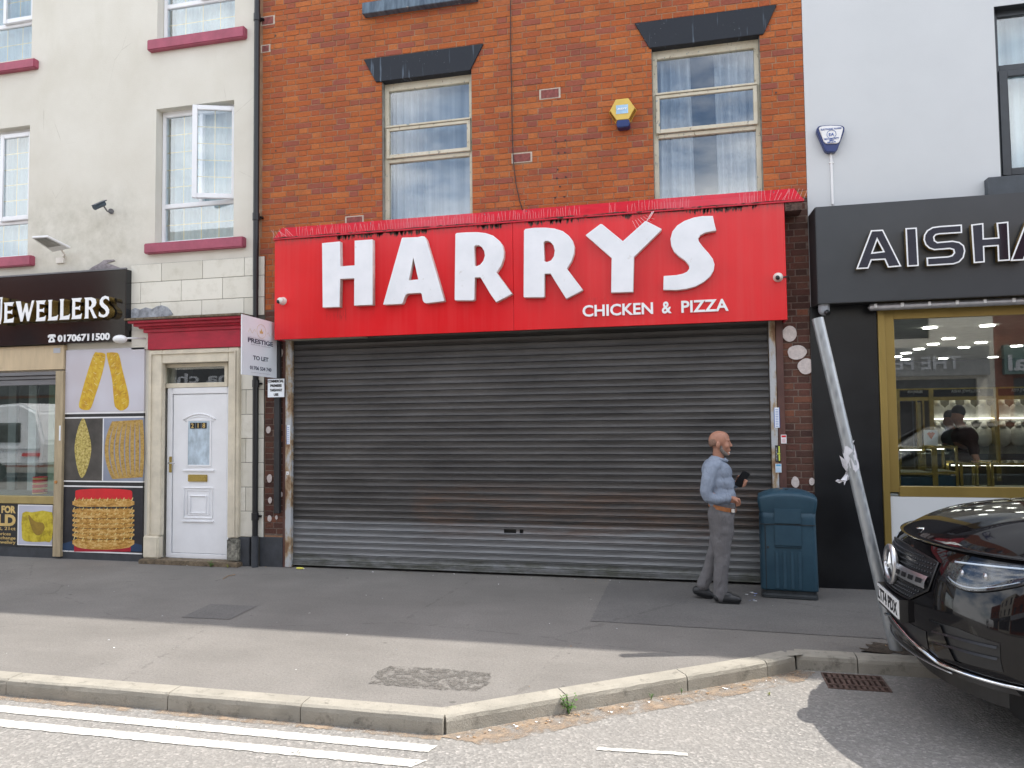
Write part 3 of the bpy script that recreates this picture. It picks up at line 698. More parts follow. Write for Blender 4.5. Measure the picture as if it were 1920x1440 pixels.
# lintels
def lintel(pts, m_=M['lintel']):
    poly = [(P(*p).x, P(*p).z) for p in pts]
    zt = (poly[0][1]+poly[1][1])/2; zb = (poly[2][1]+poly[3][1])/2
    poly = [(poly[0][0], zt), (poly[3][0], zb), (poly[2][0], zb), (poly[1][0], zt)]
    mb = MB(); mb.prism(poly, -.022, .14); return mb.build('lintel', m_, bb, bevel=.004, seg=1)
lintel([(683, 112), (907, 84), (882, 131), (706, 157)])
lintel([(1190, 46), (1456, 9), (1431, 64), (1218, 93)])
q = rect(685, 22, 897, 2); zs0, zs1 = P(686, 34).z, P(686, 13).z
mb = MB(); mb.box(q[0], q[1], -.10, .14, zs0, zs1); mb.build('window_sill', M['sill_blue'], bb, bevel=.006, seg=1)
mb = MB(); mb.box(P(1195, 0).x, P(1450, 0).x, -.10, .14, zs0, zs1); mb.build('window_sill', M['sill_blue'], bb, bevel=.006, seg=1)
# old timber windows
def timber_window(wn, label, tops, kind):
    x0, x1, zb, zt = wn; YF = .085
    t = thing('timber_window', label, 'window', (x0, YF, zb))
    fr_ = MB(); fw_ = .055
    fr_.box(x0+.004, x0+fw_, YF, YF+.07, zb, zt); fr_.box(x1-fw_, x1-.004, YF, YF+.07, zb, zt); fr_.box(x0+fw_, x1-fw_, YF, YF+.07, zt-.10, zt); fr_.box(x0+fw_, x1-fw_, YF, YF+.07, zb, zb+.05)
    fr_.build('frame', M['peel'], t, bevel=.004, seg=1)
    za, zb2 = tops                                   # middle light: hopper standing proud
    s_ = MB(); s_.box(x0+.03, x1-.03, YF-.045, YF+.05, za, za+.022); s_.build('weather_bar', M['peel'], t, bevel=.003, seg=1)
    s_ = MB(); a, b, c, d = x0+.035, x1-.035, zb2, za-.006; hw = .042; yy = YF-.035
    for bx in ((a, a+hw, c, d), (b-hw, b, c, d), (a+hw, b-hw, c, c+hw), (a+hw, b-hw, d-.035, d)): s_.box(bx[0], bx[1], yy, yy+.04, bx[2], bx[3])
    h = s_.build('hopper_frame', M['peel'], t, bevel=.003, seg=1)
    g = MB(); g.box(a+hw, b-hw, yy+.018, yy+.022, c+hw, d-.035); g.build('pane', M['glass'], h)
    s_ = MB(); s_.box(x0+fw_, x1-fw_, YF-.005, YF+.05, zb2-.05, zb2-.008); s_.build('transom', M['peel'], t, bevel=.003, seg=1)
    g = MB(); g.box(x0+fw_, x1-fw_, YF+.03, YF+.034, za+.022, zt-.10); g.build('pane', M['glass'], t)
    g = MB(); g.box(x0+fw_, x1-fw_, YF+.03, YF+.034, zb+.05, zb2-.05); g.build('pane', M['glass'], t)
    return t
timber_window(WINS[0], 'old cream timber window left of the cable, peeling, with pleated blinds behind', (P(800, 229).z, P(800, 287).z), 0)
timber_window(WINS[1], 'old peeling cream timber window right of the yellow alarm, drawn curtains behind', (P(1325, 165).z, P(1325, 238).z), 1)
def top_window(wn, label):
    x0, x1, zb, zt = wn; t = thing('timber_window', label, 'window', (x0, .08, zb)); f = MB()
    for bx in ((x0, x0+.05, zb, zt), (x1-.05, x1, zb, zt), (x0+.05, x1-.05, zb, zb+.045), (x0+.05, x1-.05, zt-.06, zt), (x0+.05, x1-.05, zb+.9, zb+.95)): f.box(bx[0], bx[1], .08, .14, bx[2], bx[3])
    f.build('frame', M['upvc'], t, bevel=.004, seg=1)
    g = MB(); g.box(x0+.05, x1-.05, .11, .114, zb+.045, zt-.06); g.build('pane', M['glass'], t)
top_window(U1, 'white framed top floor window cut off by the photo edge, above the blue grey sill')
top_window(U2, 'white framed top floor window above the right black lintel')
def curtain(name, label, cat, x0, x1, z0, z1, y, m_, waves, amp, taper=0, group=None):
    mb = MB(); n = waves*8
    def fn(u, v):
        k = 1-taper*(1-abs(2*v-1))
        x = x0+(x1-x0)*u*(1 if not taper else 1)+ (taper*(1-v)*.12*(u-.5))
        return (x, y+amp*math.sin(u*waves*2*math.pi)+amp*.4*math.sin(u*waves*4.3+2), z0+(z1-z0)*v)
    mb.grid(fn, n, 6); return tag(mb.build(name, m_, smooth=True), label, cat, group)
a = WINS[0]; curtain('curtain', 'grey pleated blind behind the old window left of the cable', 'curtain', a[0]+.04, a[0]+.50, a[2], a[3], .26, M['drape'], 5, .02)
curtain('curtain', 'smooth grey net hanging on the right in the window left of the cable', 'curtain', a[0]+.50, a[1]-.03, a[2], a[3], .25, M['drape'], 3, .012)
a = WINS[1]; curtain('curtain', 'grey curtain gathered on the left in the window beside the yellow alarm', 'curtain', a[0]+.03, a[0]+.42, a[2], a[3], .25, M['drape'], 4, .035, .5)
curtain('curtain', 'grey curtain gathered on the right in the window beside the yellow alarm', 'curtain', a[1]-.48, a[1]-.03, a[2], a[3], .25, M['drape'], 5, .03, -.4)
for a in (U1, U2): curtain('curtain', 'pale curtain in the top floor window over the '+('blue grey sill' if a is U1 else 'right lintel'), 'curtain', a[0]+.02, a[1]-.02, a[2], a[3], .28, M['net'], 6, .02)
# lower brick piers either side of the shutter
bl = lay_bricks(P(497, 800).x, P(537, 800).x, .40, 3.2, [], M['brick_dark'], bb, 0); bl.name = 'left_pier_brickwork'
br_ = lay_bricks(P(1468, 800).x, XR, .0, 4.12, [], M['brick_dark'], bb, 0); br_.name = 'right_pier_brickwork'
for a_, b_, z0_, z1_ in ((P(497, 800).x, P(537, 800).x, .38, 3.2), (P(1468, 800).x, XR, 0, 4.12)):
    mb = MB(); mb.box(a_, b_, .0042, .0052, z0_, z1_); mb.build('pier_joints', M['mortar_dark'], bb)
mb = MB(); q = rect(478, 655, 535, 420); mb.box(P(484, 500).x, P(534, 440).x, -.002, .05, 3.2, 4.13); 
br2 = lay_bricks(P(487, 500).x, P(540, 500).x, 3.2, 4.13, [], M['brick'], bb, 0); br2.name = 'side_brickwork'
mb = MB(); a = P(489, 1060); b = P(532, 1008); mb.box(a.x, b.x, -.03, .05, -.01, .36); tag(mb.build('plinth_panel', M['plinth'], bevel=.004, seg=1), 'charcoal plinth panel below the left brick pier beside the shutter', 'panel')
def blob_disc(px, py, rx, rz, m_, label, group, cat, seed, y=-.004, t=.012):
    rnd = random.Random(seed); p = P(px, py); ph = rnd.random()*6
    pts = [(p.x+rx*math.cos(a)*(1+.05*math.sin(3*a+ph)+.03*rnd.uniform(-1, 1)), p.z+rz*math.sin(a)*(1+.05*math.sin(2*a+ph))) for a in [k*math.pi/14 for k in range(28)]]
    return tag(shape('adhesive_dab', [pts], y-t, t, m_, bevel=.003), label, cat, group)
dab = simple('dried_adhesive', (.60, .53, .50), .9, var=.12, scale=30, bump=.5, dirt=.72, dcol=(.3, .22, .18))
for i, (px, py, rx, rz, lb) in enumerate(((1480, 626, .075, .082, 'topmost round white adhesive dab on the right brick pier'), (1494, 661, .095, .080, 'middle and widest white adhesive dab on the right brick pier'), (1511, 687, .082, .083, 'lowest round white adhesive dab on the right brick pier'))):
    blob_disc(px, py, rx, rz, dab, lb, 'adhesive dabs on the right pier', 'adhesive dab', i)
for i, (px, py, r, lb) in enumerate(((526, 662, .05, 'large pale adhesive dab under the left end of the red sign'), (504, 806, .04, 'pale dab on the left pier a little below the takeaway notice'), (506, 897, .045, 'pale dab halfway down the left pier'), (507, 938, .034, 'pale dab low on the left pier beside the pole end'), (528, 927, .026, 'small pale dab right of the black pole'), (506, 972, .036, 'pale dab just above the left plinth panel'), (519, 970, .022, 'tiny pale dab beneath the black pole'), (1491, 904, .05, 'white smear low on the right pier beside the bin top'), (1522, 903, .035, 'small white smear at the right edge of the right pier'))):
    blob_disc(px, py, r*.8, r*1.15, dab, lb, None, 'adhesive dab', 20+i, t=.008)
# cable down the brickwork
pts = [P(957, -40), P(958, 0), P(958, 90), P(960, 170), P(961, 250), P(963, 300), P(968, 345), P(975, 378), P(981, 396)]
mb = MB(); mb.tube([(p.x, -.018, p.z) for p in pts], .006, 6)
tag(mb.build('wall_cable', M['cable']), 'thin dark cable hanging down the orange brickwork to the red sign', 'cable')

# ------------------------------------------------------------------ cream building
XC0 = -14.5
cb = thing('cream_building', 'cream rendered building with crimson window sills and door number 218', 'building', (-8, 0, 0))
D4 = (P(292, 300).x, P(438.5, 300).x, P(438, 448).z, P(438, 187).z)   # lower right window opening
wd = D4[1]-D4[0]
B2 = (D4[0], D4[1], P(440, 60).z+.02, P(440, 60).z+.02+(D4[3]-D4[2]))
cx1 = P(54, 350).x
C3 = (cx1-wd, cx1, P(30, 484).z, P(52, 235).z); A1 = (cx1-wd, cx1, P(60, 109).z+.01, P(60, 109).z+2.0)
CWIN = [D4, B2, C3, A1, (C3[0]-2.3, C3[1]-2.3, C3[2], C3[3]), (A1[0]-2.3, A1[1]-2.3, A1[2], A1[3])]
DOOR = (P(303, 900).x-.02, P(426, 900).x+.02, .05, P(360, 668).z)
SW = (XC0, P(112, 850).x, .35, P(60, 700).z)          # left shop window opening
XE = P(497, 560).x
STZ0 = P(360, 597).z
mb = MB(); slab(mb, XC0, P(481, 500).x, -.1, 8.8, CWIN+[DOOR, SW], 0, .3); mb.build('wall', M['cream'], cb)
mb = MB(); mb.box(XC0, XL, .3, 9, -.1, 0); mb.box(XC0, XL, 8.9, 9, 0, 8.8); mb.box(XC0, XL, .3, 9, 8.8, 8.82); mb.box(XC0, XL+.01, -.15, .3, 8.7, 8.86); mb.build('roof', M['slate'], cb)
mb = MB(); mb.box(XC0, XL-.1, 2.3, 2.35, 3.4, 8.6); mb.box(XC0, XL-.1, .31, 2.3, 3.4, 3.45); mb.box(XL-.15, XL-.1, .31, 2.3, 3.4, 8.6); mb.box(XC0, XL-.1, .31, 2.3, 8.6, 8.65); mb.build('room', M['room'], cb)
def upvc_window(wn, label, open_=False, left_open=False, grp=None):
    x0, x1, z0, z1 = wn; Y = .12; t = thing('upvc_window', label, 'window', (x0, Y, z0), group=grp)
    fo = .055; mid = (x0+x1)/2+.01; tr_ = z0+(z1-z0)*.295
    f = MB()
    for bx in ((x0+.004, x0+fo, z0, z1), (x1-fo, x1-.004, z0, z1), (x0+fo, x1-fo, z0, z0+.07), (x0+fo, x1-fo, z1-.075, z1), (x0+fo, x1-fo, tr_-.03, tr_+.03)): f.box(bx[0], bx[1], Y, Y+.06, bx[2], bx[3])
    f.box(mid-.025, mid+.025, Y, Y+.06, tr_+.03, z1-.075); f.build('frame', M['upvc'], t, bevel=.006, seg=2)
    f = MB(); f.box(x0-.0, x1, Y-.075, Y, z0, z0+.025); f.build('inner_sill', M['upvc'], t, bevel=.004, seg=1)
    def bars(par, a, b, c, d, y, nx, nz_):
        for k in range(1, nx): x = a+(b-a)*k/nx; g = MB(); g.box(x-.005, x+.005, y+.006, y+.010, c, d); g.build('glazing_bar', M['gold_bar'], par)
        for k in range(1, nz_): z = c+(d-c)*k/nz_; g = MB(); g.box(a, b, y+.0065, y+.0095, z-.005, z+.005); g.build('glazing_bar', M['gold_bar'], par)
    g = MB(); g.box(x0+fo, mid-.025, Y+.025, Y+.029, tr_+.03, z1-.075); p_ = g.build('pane', M['glass'], t); bars(p_, x0+fo, mid-.025, tr_+.03, z1-.075, Y+.03, 2, 5)
    g = MB(); g.box(x0+fo, x1-fo, Y+.025, Y+.029, z0+.07, tr_-.03); p_ = g.build('pane', M['glass'], t); bars(p_, x0+fo, x1-fo, z0+.07, tr_-.03, Y+.03, 4, 2)
    # casement on the right
    a, b, c, d = mid-.01, x1-.03, tr_+.012, z1-.055; W = b-a; H = d-c
    cs = MB(); q = .062
    for bx in ((0, q, 0, H), (W-q, W, 0, H), (q, W-q, 0, q), (q, W-q, H-q, H)): cs.box(bx[0]-W, bx[1]-W, -.055, -.005, bx[2], bx[3])
    co = cs.build('casement', M['upvc'], t, local=True, bevel=.006, seg=2)
    gl = MB(); gl.box(q-W, -q, -.034, -.030, q, H-q); go = gl.build('pane', M['glass'], co, local=True)
    for k in range(1, 2): x = q-W+(W-2*q)*k/2; g = MB(); g.box(x-.005, x+.005, -.029, -.025, q, H-q); g.build('glazing_bar', M['gold_bar'], go if False else co, local=True)
    for k in range(1, 5): z = q+(H-2*q)*k/5; g = MB(); g.box(q-W, -q, -.0285, -.0255, z-.005, z+.005); g.build('glazing_bar', M['gold_bar'], co, local=True)
    co.location = Vector((b, Y+.005, c))-t.location
    co.rotation_euler = (0, 0, R_(21)) if open_ else (0, 0, 0)
    if open_: co['label'] = 'casement standing open'
    curtain('net_curtain', 'net curtain in the '+label, 'curtain', x0+.01, x1-.01, z0, z1, Y+.16, M['net'], 9, .018)
    return t
upvc_window(D4, 'white window with its right casement open, above the ashlar blocks', True)
upvc_window(B2, 'white window at the photo top above the right crimson sill')
upvc_window(C3, 'white window at the left photo edge just above the jewellers sign')
upvc_window(A1, 'white window in the top left corner of the photo')
def sill(px0, pyt0, pyb0, px1, pyt1, label):
    a = P(px0, (pyt0+pyb0)/2, -.08); b = P(px1, pyt1+(pyb0-pyt0)/2, -.08); zt = (P(px0, pyt0, -.08).z+P(px1, pyt1, -.08).z)/2; zb = zt-(P(px0, pyt0, -.08).z-P(px0, pyb0, -.08).z)
    mb = MB(); mb.box(a.x, b.x, -.08, .118, zb, zt); return mb.build('window_sill', M['crimson'], cb, bevel=.012, seg=2)
sill(269, 456, 475, 455, 443, ''); sill(275, 73, 93, 457, 49, '')
zz0 = P(30, 488).z; a = P(64, 484, -.08)
for xx in (0, -2.3):
    mb = MB(); mb.box(C3[0]-.13+xx, C3[1]+.13+xx, -.08, .118, a.z-.09, a.z+.05); mb.build('window_sill', M['crimson'], cb, bevel=.012, seg=2)
    a2 = P(76, 114, -.08); mb = MB(); mb.box(C3[0]-.13+xx, C3[1]+.13+xx, -.08, .118, a2.z-.07, a2.z+.06); mb.build('window_sill', M['crimson'], cb, bevel=.012, seg=2)
# ashlar blocks between sign and pipe, three courses, joints open
bx0 = P(247, 540).x; bx1 = P(477, 540).x; xr0, xr1 = P(488, 540).x, P(497.5, 540).x
zt = [(P(247, 497).z+P(475, 483).z)/2, (P(247, 532).z+P(475, 517).z)/2, (P(247, 570).z+P(475, 558).z)/2, P(247, 600).z-.02]
for r, vs_ in enumerate(((304.6, 381.6, 459.8), (265.7, 341.7, 419), (303, 380, 459))):
    pys = [515, 545, 580][r]
    xs = [bx0]+[P(v, pys).x for v in vs_]+[bx1]
    for i in range(len(xs)-1):
        mb = MB(); mb.box(xs[i]+.003, xs[i+1]-.003, -.022, .0, zt[r+1]+.003, zt[r]-.003); mb.build('stone_block', M['stone'], cb, bevel=.003, seg=1)
mb = MB(); mb.box(bx0, xr1, -.014, -.001, zt[3], zt[0]); mb.build('joint_backing', M['stone_gap'], cb)
# tiled pier right of the door
tx0, tx1 = P(449, 850).x, P(474, 850).x; zlev = [P(460, y).z for y in (1006, 958, 913, 867, 822, 777, 731, 690, 648, 604)]
mb = MB(); mb.box(tx0, xr1, -.012, .02, -.01, zt[3]+.0); mb.build('joint_backing', M['stone_gap'], cb)
zlev2 = zlev
for i in range(len(zlev)-1):
    cut = P(462.6, 850).x if i % 2 else None
    segs = [(tx0, cut), (cut, P(483, 850).x)] if cut else [(tx0, P(483, 850).x)]
    for a, b in segs+[(P(486, 850).x, xr1)]:
        mb = MB(); mb.box(a+.003, b-.003, -.022, .0, zlev[i]+.003, zlev[i+1]-.003); mb.build('stone_tile', M['stone'], cb, bevel=.003, seg=1)
for i in range(3):
    mb = MB(); mb.box(P(486, 560).x+.003, xr1-.003, -.022, .0, zt[i+1]+.003, zt[i]-.003); mb.build('stone_tile', M['stone'], cb, bevel=.003, seg=1)
mb = MB(); mb.box(P(449, 1030).x, P(472, 1030).x, -.05, .02, -.01, P(460, 1006).z-.004); mb.build('base_block', M['plinth'], cb, bevel=.006, seg=1)
# flaked render above the jeweller sign, peeled paint above the door hood
def flake(pts, m_, name='render_flake', y=-.004, t=.01, lb=None):
    o = shape(name, [[(P(*p).x, P(*p).z) for p in pts]], y-t, t, m_, cb, bevel=.002)
    if lb: o['label'] = lb
flake([(168, 506), (176, 500), (188, 494), (196, 488), (214, 487), (217, 489), (200, 494), (212, 497), (228, 503), (200, 508)], simple('exposed_grey_purple_stone', (.29, .26, .27), .9, var=.25, scale=20, bump=.5), lb='grey flaked render patch')
gp = simple('peeled_grey_paint', (.34, .36, .39), .8, var=.35, scale=14, bump=.5)
flake([(249, 597), (249, 582), (256, 578), (266, 581), (276, 577), (288, 580), (297, 575), (306, 573), (316, 576), (322, 582), (327, 590), (320, 593), (300, 595), (280, 597)], gp, y=-.024, lb='peeled grey patch above the door hood')
# door hood: crimson stepped cornice and frieze
hz = P(245, 597, -.25).z
def hx(px): return P(px, 600, -.25).x
hood = [(230, 478, -.30, 0, .028, 'mossy'), (236, 473, -.26, .028, .055, 'crimson_bright'), (243, 466, -.21, .055, .085, 'crimson_bright'), (262, 460, -.15, .085, .115, 'crimson_bright'), (270, 455, -.10, .115, .165, 'crimson_bright')]
hx0 = [P(232, 597, -.28).x, P(452, 597, -.28).x]
ho = thing('door_hood', 'crimson painted stepped hood over white door 218, mossy along the top', 'door hood', (hx0[0], 0, hz))
for i, (dx, y, a, b, mm) in enumerate(((0, -.28, 0, .030, 'mossy'), (.03, -.25, .030, .062, 'crimson_bright'), (.07, -.20, .062, .10, 'crimson_bright'), (.11, -.15, .10, .125, 'crimson_bright'), (.15, -.11, .125, .175, 'crimson_bright'))):
    mb = MB(); mb.box(hx0[0]+dx, hx0[1]-dx*.4, y, 0, hz-b, hz-a); mb.build('moulding' if i else 'top_slab', M[mm], ho, bevel=.006, seg=2)
fz0 = P(277, 620, -.09).x; fz1 = P(450, 620, -.09).x; fzb = P(360, 653, -.09).z
mb = MB(); mb.box(fz0, fz1, -.09, 0, fzb, hz-.175); mb.build('frieze', M['crimson_bright'], ho, bevel=.004, seg=1)
mb = MB(); mb.box(P(250, 620).x, fz0, -.03, 0, fzb+.02, hz-.13); mb.build('render_return', M['cream'], ho)
# door surround
sy = -.075
s0, s1, s2, s3 = P(276, 850, sy).x, P(302, 850, sy).x, P(425, 850, sy).x+.012, P(447, 850, sy).x
szt = fzb-.004; sz1 = P(360, 684, sy).z+.03; sb = P(290, 1004, sy).z
su = thing('door_surround', 'cream painted moulded surround round the white door', 'door surround', ((s0+s3)/2, 0, 0))
for a, b, nm in ((s0, s1, 'pilaster'), (s2, s3, 'pilaster')):
    mb = MB(); mb.box(a, b, sy, 0, sb, szt); mb.build(nm, M['cream_paint'], su, bevel=.008, seg=2)
mb = MB(); mb.box(s1+.001, s2-.001, sy+.002, 0, sz1, szt-.001); mb.build('head', M['cream_paint'], su, bevel=.006, seg=2)
for k, (ins, pr) in enumerate(((.04, .02), (.075, .03))):
    mb = MB(); mb.box(s0+ins, s3-ins, sy-pr, sy+.001, szt-ins-.018, szt-ins); mb.box(s0+ins, s0+ins+.018, sy-pr, sy+.001, sb+.01, szt-ins-.018); mb.box(s3-ins-.018, s3-ins, sy-pr, sy+.001, sb+.01, szt-ins-.018)
    if k == 0: mb.build('moulding', M['cream_paint'], su, bevel=.004, seg=1)
mb = MB(); mb.box(s0-.03, s1-.005, sy-.035, 0, .06, sb); mb.build('plinth_block', M['cream_paint'], su, bevel=.02, seg=3)
mb = MB(); mb.box(s2+.004, s3+.02, sy-.02, 0, .06, sb-.01); mb.build('plinth_block', simple('broken_plaster', (.24, .23, .19), .9, var=.6, scale=16, bump=.9), su, bevel=.015, seg=2)
mb = MB(); mb.box(s0-.05, s3+.05, -.16, 0.05, -.01, .055); mb.build('step', M['mossy'], su, bevel=.012, seg=2)
# white door
DY = .03
dd = thing('front_door', 'white panelled upvc front door numbered 218 with brass letterbox', 'door', ((s1+s2)/2, DY, .06))
fx0, fx1 = s1+.003, s2-.003; tz0, tz1 = P(365, 716, DY).z, P(365, 683, DY).z+.03
fzT = P(365, 727, DY).z
f = MB()
for bx in ((fx0, fx0+.075, .06, fzT), (fx1-.075, fx1, .06, fzT), (fx0+.075, fx1-.075, fzT-.08, fzT)): f.box(bx[0], bx[1], DY, DY+.07, bx[2], bx[3])
f.box(fx0+.075, fx1-.075, DY, DY+.07, .06, .115); f.build('door_frame', M['upvc'], dd, bevel=.006, seg=2)
lx0, lx1, lz0, lz1 = P(328, 760, DY).x, P(416, 760, DY).x, .12, fzT-.085
f = MB(); f.box(fx0+.077, fx1-.077, DY+.022, DY+.026, .117, fzT-.082); f.build('seal', M['upvc_line'], dd)
f = MB(); f.box(fx0+.085, fx1-.085, DY+.012, DY+.05, lz0, lz1); leaf = f.build('door_leaf', M['upvc'], dd, bevel=.004, seg=1)
def dz(py): return P(370, py, DY).z
def dx(px): return P(px, 850, DY).x
def ring(x0, x1, z0, z1, w_, y0, y1, nm, m_, par):
    mb = MB(); mb.box(x0, x0+w_, y0, y1, z0, z1); mb.box(x1-w_, x1, y0, y1, z0, z1); mb.box(x0+w_, x1-w_, y0, y1, z0, z0+w_); mb.box(x0+w_, x1-w_, y0, y1, z1-w_, z1); return mb.build(nm, m_, par, bevel=.003, seg=1)
wx0, wx1, wz0, wz1 = dx(352), dx(393), dz(872), dz(789)
ring(wx0-.02, wx1+.02, wz0-.02, wz1+.02, .022, DY, DY+.014, 'window_bead', M['upvc'], leaf)
f = MB(); f.box(wx0, wx1, DY+.004, DY+.0115, wz0, wz1); f.build('frosted_pane', simple('frosted_pane', (.50, .60, .68), .25, var=.2, scale=12, stretch=(1, 1, .5), bump=.6, bscale=18), leaf)
arc = MB(); n = 14; x0a, x1a = dx(343), dx(403); zz = dz(790); 
arc.tube([(x0a+(x1a-x0a)*k/n, DY+.006, zz+.02+.075*math.sin(math.pi*k/n)**.8) for k in range(n+1)], .010, 8)
arc.tube([(x0a+.03+(x1a-x0a-.06)*k/n, DY+.006, zz+.0+.065*math.sin(math.pi*k/n)**.8) for k in range(n+1)], .006, 8); arc.build('arch_moulding', M['upvc'], leaf, smooth=True)
f = MB(); f.box(dx(343), dx(401), DY-.006, DY+.014, dz(884), dz(881)); f.build('ledge', M['upvc'], leaf, bevel=.002, seg=1)
f = MB(); f.box(dx(343), dx(401), DY-.006, DY+.014, dz(979), dz(976)); f.build('ledge', M['upvc'], leaf, bevel=.002, seg=1)
ring(dx(344), dx(399), dz(972), dz(914), .014, DY-.002, DY+.014, 'panel_moulding', M['upvc'], leaf)
ring(dx(350), dx(393), dz(966), dz(919), .009, DY+.004, DY+.014, 'panel_moulding', M['upvc'], leaf)
ring(dx(356), dx(387), dz(963), dz(929), .012, DY-.002, DY+.014, 'panel_moulding', M['upvc'], leaf)
f = MB(); f.box(dx(353), dx(388.5), DY-.006, DY+.012, dz(903), dz(890)); lb = f.build('letterbox', M['brass'], dd, bevel=.004, seg=2)
f = MB(); f.box(dx(355), dx(386.5), DY-.010, DY-.006, dz(900.5), dz(893)); f.build('flap', M['brass'], lb, bevel=.002, seg=1)
f = MB(); f.box(dx(318), dx(323), DY-.012, DY+.0, dz(886), dz(856)); hn = f.build('handle_plate', M['brass'], dd, bevel=.004, seg=2)
f = MB(); f.tube([(dx(320), DY-.01, dz(868)), (dx(320), DY-.05, dz(868)), (dx(332), DY-.05, dz(868.5))], .008, 8); f.build('handle', M['steel'], hn, smooth=True)
for i, ch in enumerate('218'):
    a0 = dx(356+i*10.7); a1 = dx(366+i*10.7); f = MB(); f.box(a0, a1-.004, DY-.004, DY+.004, dz(803.5), dz(792.5)); tl = f.build('number_tile', M['black'], dd, bevel=.001, seg=1)
    text('digit', ch, (a0+(.018 if ch != '1' else .031), a1-(.022 if ch != '1' else .036), dz(802.3), dz(793.7)), DY-.006, .002, M['print_gold'], tl, bold=.01)
# transom light above door
f = MB(); x0, x1, z0, z1 = dx(303), dx(426), fzT+.004, sz1
for bx in ((x0, x0+.045, z0, z1), (x1-.045, x1, z0, z1), (x0+.045, x1-.045, z0, z0+.06), (x0+.045, x1-.045, z1-.05, z1)): f.box(bx[0], bx[1], DY-.005, DY+.06, bx[2], bx[3])
tf = f.build('transom_frame', M['cream_paint'], dd, bevel=.005, seg=1)
f = MB(); f.box(x0+.045, x1-.045, DY+.02, DY+.024, z0+.06, z1-.05); f.build('transom_pane', M['glass_shop'], dd)
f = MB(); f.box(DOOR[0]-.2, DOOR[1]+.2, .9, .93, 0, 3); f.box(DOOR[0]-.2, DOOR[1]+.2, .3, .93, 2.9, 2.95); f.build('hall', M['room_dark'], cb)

# rainwater pipe
rp = thing('drainpipe', 'tall black drainpipe between the cream and the orange brick buildings', 'drainpipe', (-5.36, -.08, 0))
pxs = lambda y: P(481.5, 200, -.08).x if y > 3 else P(479.5, 1000, -.08).x
xt, xb = P(481.8, 100, -.08).x, P(478.6, 900, -.08).x
mb = MB(); mb.cyl((xt, -.08, 3.45), (xt, -.08, 8.6), .036, n=20); mb.build('upper_pipe', M['black'], rp, smooth=False)
mb = MB(); mb.cyl((xb, -.08, .10), (xt, -.08, 3.45), .034, n=20); mb.build('lower_pipe', M['black'], rp)
for z, x in ((P(481, 410).z, xt), (P(482, 40).z, xt), (P(480, 720).z, xb), (.62, xb)):
    mb = MB(); mb.cyl((x, -.08, z-.045), (x, -.08, z+.045), .044, n=20); c_ = mb.build('collar', M['black'], rp)
    mb = MB(); mb.box(x-.06, x+.06, -.05, 0, z-.012, z+.012); mb.build('bracket', M['black'], c_)
mb = MB(); mb.cyl((xb, -.08, .0), (xb, -.08, .38), .042, n=20); mb.build('gully_shoe', M['plinth'], rp)

# ------------------------------------------------------------------ left jeweller's shop
jw = thing('jeweller_shop_sign', 'black glossy sign with white jewellers letters over the left shop', 'shop sign', (-10, -.12, 3))
jy = -.12; jx1 = P(236, 560, jy).x; jzt = P(200, 507, jy).z; jzb = P(200, 641, jy).z
mb = MB(); mb.box(XC0, jx1, jy, -.002, jzb, jzt); mb.build('panel', M['black_gloss'], jw, bevel=.004, seg=1)
mb = MB(); mb.box(XC0, jx1-.0, jy-.004, jy+.02, jzt+.001, jzt+.02); mb.build('top_trim', M['grey_metal'], jw)
def poly_px(pts, ox, oy, k, Y): return [(P(ox+x/k, oy+y/k, Y).x, P(ox+x/k, oy+y/k, Y).z) for x, y in pts]
GL = {
 'E': [[(0,0),(.98,0),(.82,.16),(.92,.2),(.34,.16),(.34,.42),(.70,.42),(.82,.36),(.82,.60),(.70,.55),(.34,.54),(.34,.84),(.86,.80),(1,.74),(.94,1),(0,1),(.08,.9),(.08,.1)]],
 'L': [[(0,0),(.42,0),(.36,.1),(.36,.84),(.85,.80),(1,.74),(.92,1),(0,1),(.08,.9),(.08,.1)]],
 'W': [[(0,0),(.26,0),(.38,.62),(.52,.12),(.62,.12),(.72,.62),(.88,0),(1,0),(.74,1),(.64,1),(.52,.5),(.38,1),(.28,1)]],
 'J': [[(.35,0),(1,0),(.92,.1),(.88,.75),(.6,1),(0,1.02),(.1,.93),(.45,.8),(.5,.1)]],
 'R': [[(0,0),(.55,0),(.85,.08),(.92,.26),(.84,.42),(.62,.52),(.80,.78),(1,1),(.74,1),(.44,.58),(.34,.56),(.34,1),(.02,1),(.08,.9),(.08,.1)], [(.34,.12),(.34,.45),(.52,.43),(.60,.28),(.50,.14)]],
 'S': [[(.92,.04),(.98,.24),(.82,.15),(.62,.11),(.42,.17),(.38,.27),(.50,.36),(.78,.48),(.98,.64),(.98,.80),(.80,.95),(.48,1.01),(.14,.97),(.0,.92),(.04,.72),(.20,.84),(.44,.89),(.64,.85),(.70,.75),(.58,.63),(.26,.50),(.08,.36),(.10,.18),(.30,.03),(.60,-.02)]],
}
lyf = -.24
xzl = lambda px, py: P(px, py, lyf)
boxes = [('J', -14, 115, 25, 440), ('E', 48, 180, 170, 412), ('W', 195, 165, 415, 402), ('E', 443, 157, 560, 390), ('L', 590, 148, 712, 381), ('L', 733, 137, 858, 373), ('E', 880, 128, 1003, 365), ('R', 1035, 120, 1192, 358), ('S', 1215, 105, 1340, 352)]
for ch, a, b, c_, d in boxes:
    p, q = xzl(a/6.546, 540+b/6.546), xzl(c_/6.546, 540+d/6.546)
    if ch != 'J': q.z = p.z-.275
    pl = [[(p.x+u*(q.x-p.x), p.z+v*(q.z-p.z)) for u, v in po] for po in GL[ch]]
    lt = shape('letter', pl, lyf+.003, .10, M['gold_side'], jw, bevel=0)
    shape('letter_face', pl, lyf-.002, .005, M['letter_white'], lt)
